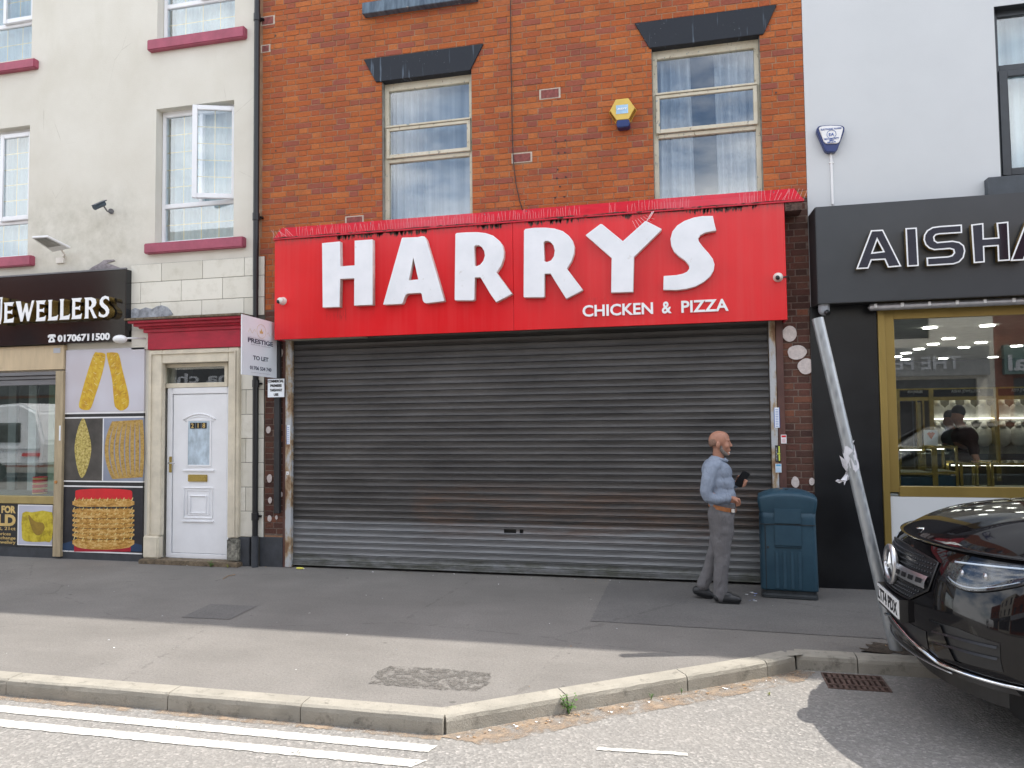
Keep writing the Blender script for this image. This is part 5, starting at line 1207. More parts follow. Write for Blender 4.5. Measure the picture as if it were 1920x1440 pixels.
lines = lambda mm, n, u0=.15, u1=.85, v0=.1, v1=.6: [(u0, v0+(v1-v0)*i/n, u1, v0+(v1-v0)*(i+.45)/n, mm) for i in range(n)]
sticker(1464.5, 815, 1474.5, 831.5, M['print_white'], 'small white and red paper sticker on the brown post', [(.12, .7, .9, .92, M['print_red'])]+lines(simple('pink_print', (.7, .35, .38), .5), 5))
sticker(1454, 835, 1463, 865.5, M['print_black'], 'tall black and yellow sticker on the right shutter rail', [(.62, .55, .9, .95, simple('lime_print', (.55, .62, .08), .5)), (.62, .05, .9, .42, simple('lime_print', (.55, .62, .08), .5)), (.4, .44, .95, .53, simple('lime_print', (.55, .62, .08), .5))]+lines(M['print_grey'], 9, .15, .35, .08, .9))
sticker(1454, 869.5, 1465, 886, simple('pale_blue_paper', (.62, .72, .78), .5), 'pale blue and white sticker just above the bin on the right rail', [(.15, .72, .9, .93, simple('sky_print', (.13, .38, .62), .5))]+lines(M['print_lightblue'], 4))
sticker(1452, 764, 1461.5, 802, M['board'], 'long blue edged white sticker on the right shutter rail', [(.0, .0, .1, 1, M['print_blue']), (.9, 0, 1, 1, M['print_blue'])]+lines(simple('faint_blue_print', (.3, .38, .62), .5), 11, .25, .75, .04, .96))
sticker(537.5, 797, 543.5, 833, M['board'], 'long blue and white sticker on the left shutter rail', [(.0, .0, .12, 1, M['print_blue'])]+lines(simple('faint_blue_print', (.3, .38, .62), .5), 9, .25, .8, .04, .96))
sticker(536.5, 884, 541.5, 890, M['print_white'], 'tiny white sticker low on the left shutter rail', [(.2, .3, .8, .6, M['print_grey'])])

# ------------------------------------------------------------------ estate agent board, its pole and the takeaway notice
bx = P(514, 800, -.06).x; mb = MB(); mb.box(P(515.5, 800, -.06).x-.0, P(525.3, 800, -.06).x, -.085, -.03, P(519, 961).z, 2.9)
tag(mb.build('sign_pole', M['black_matt'], bevel=.004, seg=1), 'black timber pole fixed to the left brick pier under the to let board', 'pole')
tb = thing('to_let_board', 'white estate agent TO LET board projecting beside the red sign', 'estate sign', (0, 0, 0))
# board plane: from near left edge to far right edge
T0, B0, T1, B1 = (454.0, 592), (453.0, 705), (519, 606), (519, 709)
pr_ = P(519, 660, -.09); Hh = (P(519, 606, -.09)-P(519, 709, -.09)).length
best = min((abs((P(454, 592, -y/1000)-P(453, 705, -y/1000)).length-Hh), y/1000) for y in range(100, 1500, 10))
pl_ = P(453.5, 650, -best[1]); tb.location = (pr_.x, -.09, P(519, 709, -.09).z)
e1 = Vector((pr_.x-pl_.x, -.09+best[1], 0)); Wd = e1.length; e1.normalize(); en = Vector((e1.y, -e1.x, 0))
bz0 = P(519, 709, -.09).z; 
RM = Matrix((e1, -en, Vector((0, 0, 1)))).transposed().to_4x4(); RM.translation = Vector((pl_.x, -best[1], bz0))
def onboard(o):
    o.data.transform(RM); o.data.transform(Matrix.Translation(-tb.location)); o.parent = tb
mb = MB(); mb.box(0, Wd, 0, .012, 0, Hh); onboard(mb.build('board', M['board']))
def bt_(s_, u0, u1, v0, v1, m_=M['print_navy'], bold=.03): onboard(text('lettering', s_, (Wd*u0, Wd*u1, Hh*v0, Hh*v1), -.0025, .002, m_, None, bold=bold))
bt_('PRESTIGE', .155, .875, .555, .635); bt_('TO LET', .30, .74, .27, .345); bt_('01706 534 740', .215, .83, .10, .165, bold=.02)
bt_('ESTATE AGENTS', .25, .80, .522, .54, M['print_grey'], 0); bt_('www.prestige', .25, .79, .045, .06, M['print_grey'], 0)
mb = MB(); mb.box(Wd*.155, Wd*.875, -.002, 0, Hh*.648, Hh*.652); onboard(mb.build('rule', M['print_grey']))
ringm = MB(); ringm.tube([(Wd*(.53+.13*math.cos(t)), -.002, Hh*(.785+.12*math.sin(t))) for t in [k*math.pi/14 for k in range(29)]], .0022, 4)
for sgn in (-1, 1): ringm.tube([(Wd*(.53+sgn*(.17+.20*k/14)), -.002, Hh*(.755+.035*math.sin(k*.75))) for k in range(15)], .0018, 4)
onboard(ringm.build('emblem_ring', simple('pale_gold_print', (.62, .52, .38), .4)))
cx_, cz_ = Wd*.53, Hh*.745
onboard(shape('crown_emblem', [[(cx_-.035, cz_), (cx_-.04, cz_+.035), (cx_-.02, cz_+.02), (cx_, cz_+.06), (cx_+.02, cz_+.02), (cx_+.04, cz_+.035), (cx_+.035, cz_)]], -.0025, .002, M['print_gold']))
nb = thing('takeaway_notice', 'small white notice with black capitals on the black pole', 'notice', P(517, 727, -.09))
q = rect(502, 745, 532.5, 710, -.1); mb = MB(); mb.box(q[0], q[1], -.10, -.088, q[2], q[3]); mb.build('board', M['board'], nb)
hh = q[3]-q[2]; ww = q[1]-q[0]
for i, (s_, a, b) in enumerate((('COMMERCIAL', .02, .98), ('PREMISES', .16, .86), ('TAKEAWAY', .14, .90), ('USE', .38, .66))):
    text('lettering', s_, (q[0]+ww*a, q[0]+ww*b, q[3]-hh*(.20+.245*i), q[3]-hh*(.05+.245*i)), -.1025, .002, M['print_black'], nb, bold=.05)

# ------------------------------------------------------------------ alarm boxes on the walls
ab = thing('alarm_box', 'yellow hexagonal ADT alarm box on the brickwork', 'alarm box', P(1167, 212, -.05))
fpx = [(439, 300), (860, 250), (1080, 575), (870, 955), (475, 995), (250, 680)]
bpx = [(455, 300), (868, 262), (1155, 660), (940, 1085), (440, 1120), (205, 745)]
FP = [P(1130+x/18, 170+y/18, -.10) for x, y in fpx]; BP = [P(1130+x/18, 170+y/18, -.0) for x, y in bpx]
mb = MB(); mb.add(FP+BP, [(5,4,3,2,1,0)]+[(i, (i+1) % 6, 6+(i+1) % 6, 6+i) for i in range(6)]); mb.build('casing', M['alarm_yellow'], ab, bevel=.004, seg=1)
for (i, j) in ((5, 4), (2, 3)):
    for k in range(9):
        t = (k+.7)/10; p = FP[i].lerp(FP[j], t); q = BP[i].lerp(BP[j], t); d = (FP[j]-FP[i]).normalized()*.005
        nrm_ = (FP[j]-FP[i]).cross(BP[i]-FP[i]).normalized(); cen = sum(FP, Vector())/6
        if nrm_.dot(p-cen) < 0: nrm_ = -nrm_
        mb = MB(); a = p.lerp(q, .12)+nrm_*.0015; b = p.lerp(q, .8)+nrm_*.0015; mb.quad(a-d, a+d, b+d, b-d); mb.build('vent_slot', M['alarm_dark'], ab)
l = [P(1130+x/18, 170+y/18, -.102) for x, y in ((450, 500), (855, 455), (860, 755), (455, 790))]
x0 = (l[0].x+l[3].x)/2; x1 = (l[1].x+l[2].x)/2; z1 = (l[0].z+l[1].z)/2; z0 = (l[2].z+l[3].z)/2
mb = MB(); mb.box(x0, x1, -.103, -.0995, z0, z1); lg = mb.build('logo_panel', simple('sky_blue_print', (.36, .56, .76), .4), ab)
text('lettering', 'ADT', (x0+.01, x1-.01, z0+.045, z1-.035), -.106, .003, M['letter_white'], lg, bold=.06)
bl_ = [P(1130+x/18, 170+y/18, -.11) for x, y in ((475, 1000), (880, 960), (925, 1120), (870, 1215), (515, 1250), (465, 1180))]
mb = MB(); mb.prism([(p.x, p.z) for p in bl_], -.115, -.0); mb.build('strobe', M['alarm_blue'], ab, bevel=.008, seg=2)
a2 = thing('alarm_box', 'white and navy alarm box on the white rendered wall', 'alarm box', P(1557, 260, -.05))
o1 = [(1532, 239), (1537, 235.5), (1557, 234), (1579, 235), (1584, 239), (1583, 247), (1570, 281), (1566, 284.5), (1551, 285), (1547, 282), (1531, 246)]
def p6(L, Y): return [(P(x, y, Y).x, P(x, y, Y).z) for x, y in L]
mb = MB(); mb.prism(p6(o1, -.07), -.07, 0); mb.build('back_casing', M['alarm_blue'], a2, bevel=.006, seg=2)
o2 = [(1535, 240), (1540, 236.5), (1557, 235), (1577, 236), (1581.5, 240), (1575, 264), (1571, 268.5), (1550, 269.5), (1545, 266)]
mb = MB(); mb.prism(p6(o2, -.085), -.085, -.07); mb.build('front_cover', M['white_plastic'], a2, bevel=.006, seg=2)
for s_, (a, b, c_, d) in (('ELECTRONIC ALARMS', (1539, 243.5, 1578, 239.5)), ('EA', (1554, 254.5, 1564, 249.5)), ('FIRE & SECURITY', (1545.5, 261.5, 1573, 258)), ('0800', (1555, 264.3, 1563, 262)), ('298 4179', (1551, 268, 1567, 265.2))):
    q = rect(a, b, c_, d, -.087); zc_ = (q[2]+q[3])/2; h_ = P(a, d, -.087).z-P(a, b, -.087).z if False else abs(q[3]-q[2]); text('lettering', s_, (q[0], q[1], zc_-.009 if s_ != 'EA' else zc_-.016, zc_+.009 if s_ != 'EA' else zc_+.016), -.088, .002, simple('blue_lettering', (.06, .12, .38), .4), a2, bold=.02)
mb = MB(); c = P(1559, 251.5, -.087); mb.tube([(c.x+.045*math.cos(t), -.0865, c.z+.045*math.sin(t)) for t in [k*math.pi/12 for k in range(25)]], .003, 4); mb.build('emblem_ring', simple('blue_ring', (.10, .17, .40), .4), a2)
mb = MB(); xx = P(1560, 340, -.01).x; mb.box(xx-.011, xx+.011, -.018, 0, P(1561, 384).z, P(1560, 284).z); mb.box(xx-.022, xx+.022, -.02, 0, P(1559, 306).z-.008, P(1559, 306).z+.008)
tag(mb.build('conduit', M['white_plastic'], bevel=.003, seg=1), 'thin white conduit running down from the navy alarm box', 'conduit')

# ------------------------------------------------------------------ white building and the jeweller on the right
wb = thing('white_building', 'white rendered building over the charcoal jewellers shop front on the right', 'building', (6, 0, 0))
WX1 = 16
gx0 = P(1680, 750, .02).x
WN = (P(1869, 150).x, P(1869, 150).x+1.25, P(1885, 335).z, P(1868, 12).z)
SWD = (P(1663, 800).x, WX1-.5, P(1680, 930).z-.02, 2.98)
mb = MB(); slab(mb, XR+.003, WX1, -.1, 8.7, [WN, (WN[0], WN[1], 7.4, 8.4), SWD], .0, .3); mb.build('wall', M['white_render'], wb)
mb = MB(); mb.box(XR, WX1, .3, 9, -.1, .3); mb.box(XR, WX1, 8.9, 9, 0, 8.7); mb.box(XR+.01, WX1, .3, 9, 8.7, 8.72); mb.box(XR+.01, WX1, -.13, .3, 8.6, 8.74); mb.build('roof', M['slate'], wb)
mb = MB(); mb.box(XR+.1, WX1, 2.3, 2.35, 3.4, 8.6); mb.box(XR+.1, WX1, .31, 2.3, 3.38, 3.43); mb.box(XR+.1, XR+.15, .31, 2.3, 3.4, 8.6); mb.build('room', M['room'], wb)
wt = thing('dark_framed_window', 'dark grey framed window at the top right photo edge', 'window', (WN[0], .1, WN[2]))
f = MB(); x0, x1, z0, z1 = WN; tz = P(1885, 127, .1).z
dgm = simple('anthracite_frame', (.035, .042, .050), .35)
for bx in ((x0+.003, x0+.06, z0, z1), (x1-.06, x1-.003, z0, z1), (x0+.06, x1-.06, z0, z0+.07), (x0+.06, x1-.06, z1-.07, z1), (x0+.06, x1-.06, tz-.03, tz+.03)): f.box(bx[0], bx[1], .10, .16, bx[2], bx[3])
f.build('frame', dgm, wt, bevel=.005, seg=1)
f = MB()
for bx in ((x0+.05, x0+.13, z0+.06, tz-.03), (x1-.13, x1-.05, z0+.06, tz-.03), (x0+.13, x1-.13, z0+.06, z0+.13), (x0+.13, x1-.13, tz-.10, tz-.03)): f.box(bx[0], bx[1], .085, .13, bx[2], bx[3])
f.build('sash', dgm, wt, bevel=.005, seg=1)
f = MB(); f.box(x0+.06, x1-.06, .125, .129, z0+.07, z1-.07); f.build('pane', M['glass'], wt)
f = MB(); f.box(x0, x0+.004, .002, .1, z0, z1); f.box(x0, x1, .002, .1, z1-.004, z1); f.build('reveal_lining', dgm, wt)
curtain('net_curtain', 'pale blue net curtain in the dark framed window at the top right', 'curtain', x0, x1, z0, z1, .30, M['net'], 9, .018)
mb = MB(); a = P(1853, 350, -.10); mb.box(a.x, x1+.15, -.10, .09, P(1860, 362, -.1).z-.05, WN[2]+.0); mb.build('window_sill', simple('anthracite_sill', (.05, .062, .075), .4, var=.15), wb, bevel=.006, seg=1)
# fascia sign
AY = -.29; ax0 = P(1531, 480, AY).x; az1 = P(1700, 376, AY).z; az0 = (P(1535, 569, AY).z+P(1900, 555, AY).z)/2; az1 = (P(1527, 387, AY).z+P(1850, 366.5, AY).z)/2
sn = thing('aisha_shop_sign', 'charcoal fascia sign reading AISHA in outlined raised letters', 'shop sign', (3, AY, az0))
mb = MB(); mb.box(ax0, WX1, AY, AY+.03, az0, az1); mb.build('panel', M['charcoal'], sn, bevel=.006, seg=2)
bx_ = P(1515, 400, 0).x
mb = MB(); mb.add([(ax0, AY+.031, az0), (ax0, AY+.031, az1), (bx_+.0, -.01, az1-.02), (bx_, -.01, az0), (ax0+.04, AY+.031, az0), (ax0+.04, AY+.031, az1), (bx_+.04, -.01, az1-.02), (bx_+.04, -.01, az0)], [(0,1,2,3),(4,7,6,5),(0,4,5,1),(3,2,6,7),(1,5,6,2),(0,3,7,4)]); mb.build('end_panel', M['black_matt'], sn)
mb = MB(); mb.box(ax0+.04, WX1, AY+.031, -.01, az0+.01, az0+.03); mb.build('soffit', M['black_matt'], sn); mb = MB(); mb.box(ax0+.04, WX1, AY+.031, -.01, az1-.03, az1-.004); mb.build('top_panel', M['charcoal'], sn)
AL = {'A': [[(88,610),(250,185),(382,178),(583,580),(435,592),(397,507),(258,514),(222,603)], [(318,298),(270,427),(380,413)]],
 'I': [[(625,162),(750,155),(772,575),(645,582)]],
 'S': [[(1242,122),(1000,138),(920,150),(860,185),(828,235),(822,290),(842,345),(885,385),(940,403),(1110,390),(1145,400),(1152,430),(1130,457),(1090,468),(855,483),(860,575),(1150,557),(1215,535),(1262,485),(1280,410),(1265,350),(1215,312),(1140,298),(975,313),(948,295),(942,260),(960,238),(1000,230),(1245,215)]],
 'H': [[(1342,122),(1476,106),(1482,272),(1635,262),(1618,103),(1748,90),(1768,515),(1635,524),(1628,358),(1485,368),(1492,535),(1370,545)]]}
ALY = AY-.085
def aletter(pls, dx=0):
    pp = [[(P(1590+x/5.818, 400+y/5.818, ALY).x+dx, P(1590+x/5.818, 400+y/5.818, ALY).z) for x, y in pl] for pl in pls]
    base = shape('letter', pp, ALY, .06, M['gold_side'], sn)
    fr_ = shape('white_outline', pp, ALY-.003, .003, M['letter_white'], base)  # plain white border round the letter face
    inn = shape('mirror_face', pp, ALY-.005, .004, M['mirror_dark'], base, offset=-.0135)
for k in 'AISH': aletter(AL[k])
sdx = P(1590+1800/5.818, 480, ALY).x-P(1590+88/5.818, 480, ALY).x
aletter(AL['A'], sdx-.02)
# shopfront below
ap = thing('aisha_shopfront', 'right jewellers shop window in a gold frame between black and white panels', 'shop window', (3, 0, 0))
bx0 = P(1532, 800, -.02).x-.04; bx1 = P(1650.5, 800, -.02).x
mb = MB(); mb.box(bx0, bx1, -.025, .0, .0, az0+.01); mb.build('black_panel', M['black_panel'], ap, bevel=.003, seg=1)
ga, gb = P(1650.5, 750, -.04).x, P(1663, 750, -.04).x
mb = MB(); mb.box(ga, gb, -.05, .05, 0, az0+.01); mb.build('gold_post', M['gold_metal'], ap, bevel=.003, seg=1)
iz1, iz0 = P(1760, 596, .02).z, P(1760, 912, .02).z; g0, g1 = P(1664, 750, -.01).x, P(1681, 750, -.01).x
f = MB(); f.box(g0-.01, g1, -.012, .06, iz0-.06, az0); f.build('frame_jamb', M['gold_metal'], ap, bevel=.003, seg=1)
f = MB(); f.box(g1, WX1-.5, -.012, .06, iz1, az0); f.build('frame_head', M['gold_metal'], ap, bevel=.003, seg=1)
f = MB(); f.box(g1, WX1-.5, -.02, .06, P(1760, 932, -.02).z, iz0); f.build('frame_sill', M['gold_metal'], ap, bevel=.004, seg=1)
f = MB(); f.box(g1, WX1-.5, .02, .026, iz0, iz1); f.build('pane', M['glass_shop'], ap)
f = MB(); f.box(gb, WX1, -.03, .3, .0, P(1760, 932, -.02).z-.002); f.build('white_panel', M['white_render'], ap)
for xx in (4.6, 6.8): 
    f = MB(); f.box(xx, xx+.06, -.012, .06, iz0, iz1); f.build('mullion', M['gold_metal'], ap)
tl = thing('tube_light', 'long grey tube light fitting clipped under the charcoal fascia', 'light fitting', P(1700, 575, -.2))
mb = MB(); a, b = P(1628, 577, -.17), P(1990, 562, -.17); zt_ = P(1700, 573.5, -.17).z; mb.tube([(a.x, -.17, zt_-.01), (a.x+.02, -.17, zt_-.0), (a.x+4.2, -.17, zt_)], [.012, .036, .036], 14); mb.build('body', M['alu'], tl, smooth=True)
for px in (1641, 1691, 1742, 1794, 1846, 1900):
    x = P(px, 570, -.19).x; mb = MB(); mb.box(x-.014, x+.014, -.215, -.15, zt_-.012, zt_+.03); mb.build('clip', M['letter_white'], tl, bevel=.003, seg=1)
gc = thing('dome_camera', 'grey dome camera hanging under the left end of the charcoal fascia', 'security camera', P(1544, 580, -.2)); c = P(1545, 582, -.2)
mb = MB(); mb.cyl((c.x, -.2, az0+.01), (c.x, -.2, c.z+.0), .055, .055, 18); mb.build('housing', M['grey_plastic'], gc, smooth=False)
mb = MB(); mb.sphere((c.x, -.2, c.z), .054, 18, 10); mb.build('ball', M['grey_plastic'], gc, smooth=True)
mb = MB(); mb.cyl((c.x+.015, -.24, c.z-.02), (c.x+.03, -.262, c.z-.045), .026, .026, 12); mb.build('lens', M['black'], gc)
# interior of the right jeweller
HI = .12; BY = 9.2
rm = MB(); rm.box(XR+.5, WX1, BY, BY+.1, 0, 2.95); rm.box(XR+.4, XR+.5, .4, BY, 0, 2.95); rm.box(WX1-.1, WX1, .4, BY, 0, 2.95); rm.build('interior_wall', M['shop_wall'], ap)
rm = MB(); rm.box(XR+.4, WX1, .06, BY, 2.93, 2.97); rm.build('interior_ceiling', M['shop_ceiling'], ap)
rm = MB(); rm.box(XR+.4, WX1, .3, BY, HI-.05, HI); rm.build('interior_floor', M['shop_floor'], ap)
gg = [(3.06, 2.3), (3.73, 2.3), (3.78, 3.95), (3.83, 4.85), (3.86, 5.74), (3.88, 6.6), (3.94, 7.47), (4.51, 4.82), (4.54, 5.68), (5.35, 5.72), (5.0, 8.3), (4.3, 8.3), (5.9, 8.3), (6.1, 4.5), (5.6, 3.0), (3.0, 8.3)]
for i, (x, y) in enumerate(gg):
    mb = MB(); mb.cyl((x, y, 2.915), (x, y, 2.931), .085, n=20); o = mb.build('downlight', M['lamp_on']); o.location = (0, 0, 0)
    tag(o, 'round lit downlight in the ceiling of the right jewellers shop', 'ceiling light', 'round downlights in the jewellers ceiling')
# wall cabinets
kx = [P(1681, 760, 7.5).x, P(1744, 760, 7.5).x, P(1865, 760, 7.5).x, P(1960, 760, 7.5).x]
CY = 7.5; cz1 = P(1800, 730, CY).z; czs = P(1800, 743.5, CY).z; cz0 = P(1800, 842, CY).z
for i in range(3):
    c_ = thing('display_cabinet', ('gold wall cabinet with a dark doorway at the back left of the jewellers', 'middle lit wall cabinet with white necklace busts', 'right lit wall cabinet at the photo edge')[i], 'display cabinet', (kx[i], CY, cz0))
    a, b = kx[i], kx[i+1]
    mb = MB(); mb.box(a, b, CY-.04, CY+.02, czs, cz1); h_ = mb.build('header', M['black_gloss'], c_)
    text('lettering', 'AISHA JEWELLERS', (a+(b-a)*.33, a+(b-a)*.77, czs+.06, czs+.13), CY-.046, .004, M['letter_white'], h_)
    mb = MB(); mb.box(a-.04, a+.04, CY-.08, CY+.3, cz0-.6, cz1+.03); mb.box(a, b, CY-.06, CY, czs-.07, czs); mb.box(a, b, CY-.06, CY, cz1, cz1+.03); mb.build('gold_frame', M['brass'], c_)
    if i:
        mb = MB(); mb.box(a+.04, b-.04, CY+.25, CY+.3, cz0-.1, czs); mb.build('lit_back', M['display_back'], c_)
        nr = 4 if i == 1 else 3
        for r in range(2):
            zb = cz0+.1+(czs-cz0-.15)*r/2
            mb = MB(); mb.box(a+.04, b-.04, CY, CY+.02, zb+(czs-cz0)*.47, zb+(czs-cz0)*.485); mb.build('led_strip', M['led'], c_)
            for k in range(nr):
                x = a+(b-a)*(k+.6)/(nr+.2); mb = MB(); mb.sphere((x, CY+.12, zb+.14), (.17, .06, .20), 12, 8); mb.cyl((x, CY+.12, zb+.3), (x, CY+.12, zb+.42), .06, .05, 10); mb.build('bust', M['bust'], c_, smooth=True)
    else:
        mb = MB(); mb.box(a+.05, a+(b-a)*.5, CY+.1, CY+.12, cz0-.5, czs-.08); mb.build('dark_doorway', M['black_matt'], c_)
        for xx in (.55, .75, .93): mb = MB(); mb.box(a+(b-a)*xx, a+(b-a)*(xx+.05), CY-.05, CY+.1, cz0-.4, czs-.07); mb.build('gold_bar', M['brass'], c_)
        mb = MB(); mb.box(a+(b-a)*.62, a+(b-a)*.72, CY, CY+.02, cz0, czs-.1); mb.build('led_strip', simple('gold_lit_back', (.6, .5, .25), .4), c_)
# counters
def counter(px0, px1, pyt, y, lab):
    a, b = P(px0, 870, y).x, P(px1, 870, y).x; zt = P((px0+px1)/2, pyt, y).z; c_ = thing('glass_counter', lab, 'display counter', (a, y, HI)); fb = .03
    zm = zt-.34
    mb = MB()
    for x in (a, b-fb): mb.box(x, x+fb, y, y+fb, HI, zt); mb.box(x, x+fb, y+.5, y+.5+fb, HI, zt)
    for z in (zt-fb, zm): mb.box(a+fb, b-fb, y, y+fb, z, z+fb); mb.box(a+fb, b-fb, y+.5, y+.53, z, z+fb)
    mb.build('gold_frame', M['brass'], c_)
    mb = MB(); mb.box(a+fb, b-fb, y+.01, y+.014, zm+fb, zt-fb); mb.box(a+fb, b-fb, y, y+.53, zt-.004, zt+.004); mb.build('glass', M['glass_shop'], c_)
    mb = MB(); mb.box(a+fb, b-fb, y+.4, y+.42, zt-fb-.03, zt-fb-.018); mb.build('led_strip', M['led'], c_)
    mb = MB(); mb.box(a+fb, b-fb, y+.02, y+.5, zm-.0, zm+.03); mb.build('tray', M['display_back'], c_)
    mb = MB(); mb.box(a+fb, b-fb, y+.02, y+.48, HI, zm-.02); mb.build('base', simple('dark_teal_base', (.02, .05, .07), .3), c_)
counter(1683, 1753, 838, 1.6, 'left gold framed glass counter inside the right jewellers window')
counter(1753, 1797, 836, 1.65, 'narrow gold framed glass counter in the middle of the jewellers window')
counter(1800, 1856, 868, 1.7, 'low glass counter with a dark blue base in front of the shopkeeper')
counter(1858, 1990, 868, 1.7, 'low black counter at the right photo edge inside the jewellers')
sb_ = thing('counter_sign', 'small white card with an orange heart on the left glass counter', 'card', P(1745, 830, 1.8))
q = rect(1733, 835, 1758, 806, 1.8); mb = MB(); mb.box(q[0], q[1], 1.8, 1.81, q[2], q[3]); mb.build('card', M['print_white'], sb_)
mb = MB(); c = P(1746, 816, 1.79); mb.prism([(c.x-.045, c.z+.02), (c.x, c.z-.05), (c.x+.045, c.z+.02), (c.x+.02, c.z+.04), (c.x, c.z+.028), (c.x-.02, c.z+.04)], 1.795, 1.8); mb.build('heart_print', simple('orange_print', (.6, .14, .05), .4), sb_)
# ------------------------------------------------------------------ leaning galvanised pole
base = Vector((1.485, -2.10, 0)); top = P(1533, 597, -1.93); topc = Vector((top.x, -1.93, top.z))
pd = topc-base
lp = thing('leaning_pole', 'galvanised steel street pole leaning left in front of the black panel', 'pole', base)
def pp_(t): return base+pd*t
mb = MB(); mb.cyl(base-pd*.06, topc, .045, .045, 28, cap=False); mb.cyl(topc-pd*.004, topc-pd*.002, .044, .044, 28); mb.build('tube', M['galv'], lp, smooth=True)
rnd = random.Random(11); pk_ = thing('torn_paper', 'torn white paper and tape wrapped round the leaning pole', 'paper', pp_(.55))
t0 = .56; d = pd.normalized(); a_ = d.orthogonal().normalized(); b_ = d.cross(a_)
mb = MB()
for j in range(3):
    pts = []; tt = t0-.03+j*.020
    for k in range(17):
        an = k/16*2*math.pi*rnd.uniform(.8, 1.0)+j; r = .0465+.002*j/4+rnd.uniform(0, .003)
        pts.append((pp_(tt+.012*math.sin(k*.9+j))+(a_*math.cos(an)+b_*math.sin(an))*r, pp_(tt+.02+.012*math.sin(k*1.3+j))+(a_*math.cos(an)+b_*math.sin(an))*r))
    for k in range(16): mb.quad(pts[k][0], pts[k+1][0], pts[k+1][1], pts[k][1])
mb.build('wrap', M['tape'], pk_)
for (x0, y0, pts) in ((1583, 862, [(0, 0), (-9, -8), (-3, 12), (4, 22), (8, 5)]), (1588, 880, [(0, 0), (12, 4), (6, 18), (-6, 24), (-11, 19), (-4, 10)]), (1590, 888, [(0, 0), (-14, 12), (-20, 11), (-24, 14), (-16, 18), (-8, 14), (-7, 22), (-3, 13)]), (1595, 830, [(0, 0), (7, -5), (6, -1), (1, 6)]), (1602, 872, [(0, 0), (4, 10), (-2, 22), (-6, 10)])):
    pl = [P(x0+x, y0+y, -2.02+rnd.uniform(-.03, .03)) for x, y in pts]; mb = MB(); mb.add(pl, [tuple(range(len(pl)))]); mb.build('scrap', M['tape'], pk_)
# ------------------------------------------------------------------ litter bin
bn = thing('litter_bin', 'dark teal plastic litter bin with a domed hood beside the shutter', 'litter bin', (.925, -.36, 0), R_(-5))
def tub(mb, levels, n=8):
    vs_ = []; per = None
    for (hw, hd, z, r) in levels:
        ring_ = []
        for cx, cy, a0_ in ((hw-r, -hd+r, -90), (hw-r, hd-r, 0), (-hw+r, hd-r, 90), (-hw+r, -hd+r, 180)):
            for k in range(n+1):
                a = R_(a0_+90*k/n); ring_.append((cx+r*math.cos(a), cy+r*math.sin(a), z))
        per = len(ring_); vs_ += ring_
    fs_ = []
    for i in range(len(levels)-1):
        for k in range(per): fs_.append((i*per+k, i*per+(k+1) % per, (i+1)*per+(k+1) % per, (i+1)*per+k))
    fs_ += [tuple(range(per-1, -1, -1)), tuple(range((len(levels)-1)*per, len(levels)*per))]
    mb.add(vs_, fs_)
mb = MB(); tub(mb, [(.262, .235, .085, .04), (.268, .24, .10, .045), (.262, .235, .50, .045), (.258, .23, .78, .045), (.262, .235, .86, .045)]); mb.build('body', M['bin'], bn, local=True, smooth=True)
mb = MB(); tub(mb, [(.245, .225, 0, .05), (.262, .238, .012, .05), (.262, .238, .035, .05), (.245, .22, .05, .05), (.25, .222, .084, .05)]); mb.build('base', M['bin_base'], bn, local=True, smooth=False)
# hood: rim with a shallow dome
def hood_(u, v):
    x = (u*2-1); y = (v*2-1); w_, d_ = .275, .25
    k = max(abs(x), abs(y)); z = .985+.075*(1-abs(x)**2.6)*(1-.5*abs(y)**3)
    return (x*w_*(1-.02*abs(y)**6), y*d_*(1-.02*abs(x)**6), z)
mb = MB(); mb.grid(hood_, 18, 12); n0 = len(mb.v)
ringi = [i for i in range(19)]+[j*19+18 for j in range(1, 13)]+[12*19+i for i in range(17, -1, -1)]+[j*19 for j in range(11, 0, -1)]
top_r = [mb.v[i] for i in ringi]; m_ = len(top_r)
lv = [[(x*1.012, y*1.012, z-.02) for x, y, z in top_r], [(x*1.012, y*1.012, z-.055) for x, y, z in top_r], [(x*.955, y*.95, .845) for x, y, z in top_r]]
allv = top_r+sum(lv, []); fs_ = []
for i in range(3):
    for k in range(m_): fs_.append((i*m_+k, i*m_+(k+1) % m_, (i+1)*m_+(k+1) % m_, (i+1)*m_+k))
mb.add(allv, [f[::-1] for f in fs_]); mb.build('hood', M['bin'], bn, local=True, smooth=True)
mb = MB(); mb.cyl((.0, -.10, 1.045), (.0, -.10, 1.062), .018, n=14); mb.build('hood_cap', M['bin_base'], bn, local=True)
mb = MB(); mb.cyl((-.03, -.02, 1.055), (-.03, -.02, 1.066), .03, n=12)
F_ = -.240
def fr(nm, x0, x1, z0, z1, pr_, m2=M['bin'], bev=.006): 
    q = MB(); q.box(x0, x1, F_-pr_, F_+.01, z0, z1); q.build(nm, m2, bn, local=True, bevel=bev, seg=2)
fr('upper_panel', -.125, .125, .735, .885, .010); fr('front_panel', -.125, .125, .52, .72, .009); fr('panel_lip', -.125, .125, .505, .516, .014)
for i in range(4): fr('rib', -.128+i*.070, -.088+i*.070, .10, .47, .011, bev=.008)
fr('groove', -.262, .262, .7235, .7285, .0015, M['bin_base'], 0)
q = MB(); q.box(-.215, -.209, F_-.003, F_+.01, .10, .715); q.build('door_gap', M['black'], bn, local=True)
q = MB(); q.cyl((-.19, F_-.004, .50), (-.19, F_+.005, .50), .012, n=12); q.build('lock', M['bin_base'], bn, local=True)
for k, (sx, z) in enumerate(((-.263, .3), (-.263, .65))):
    q = MB(); q.box(sx-.005, sx+.005, -.15, .15, z-.13, z+.14); q.build('side_panel', M['bin'], bn, local=True, bevel=.004, seg=1)
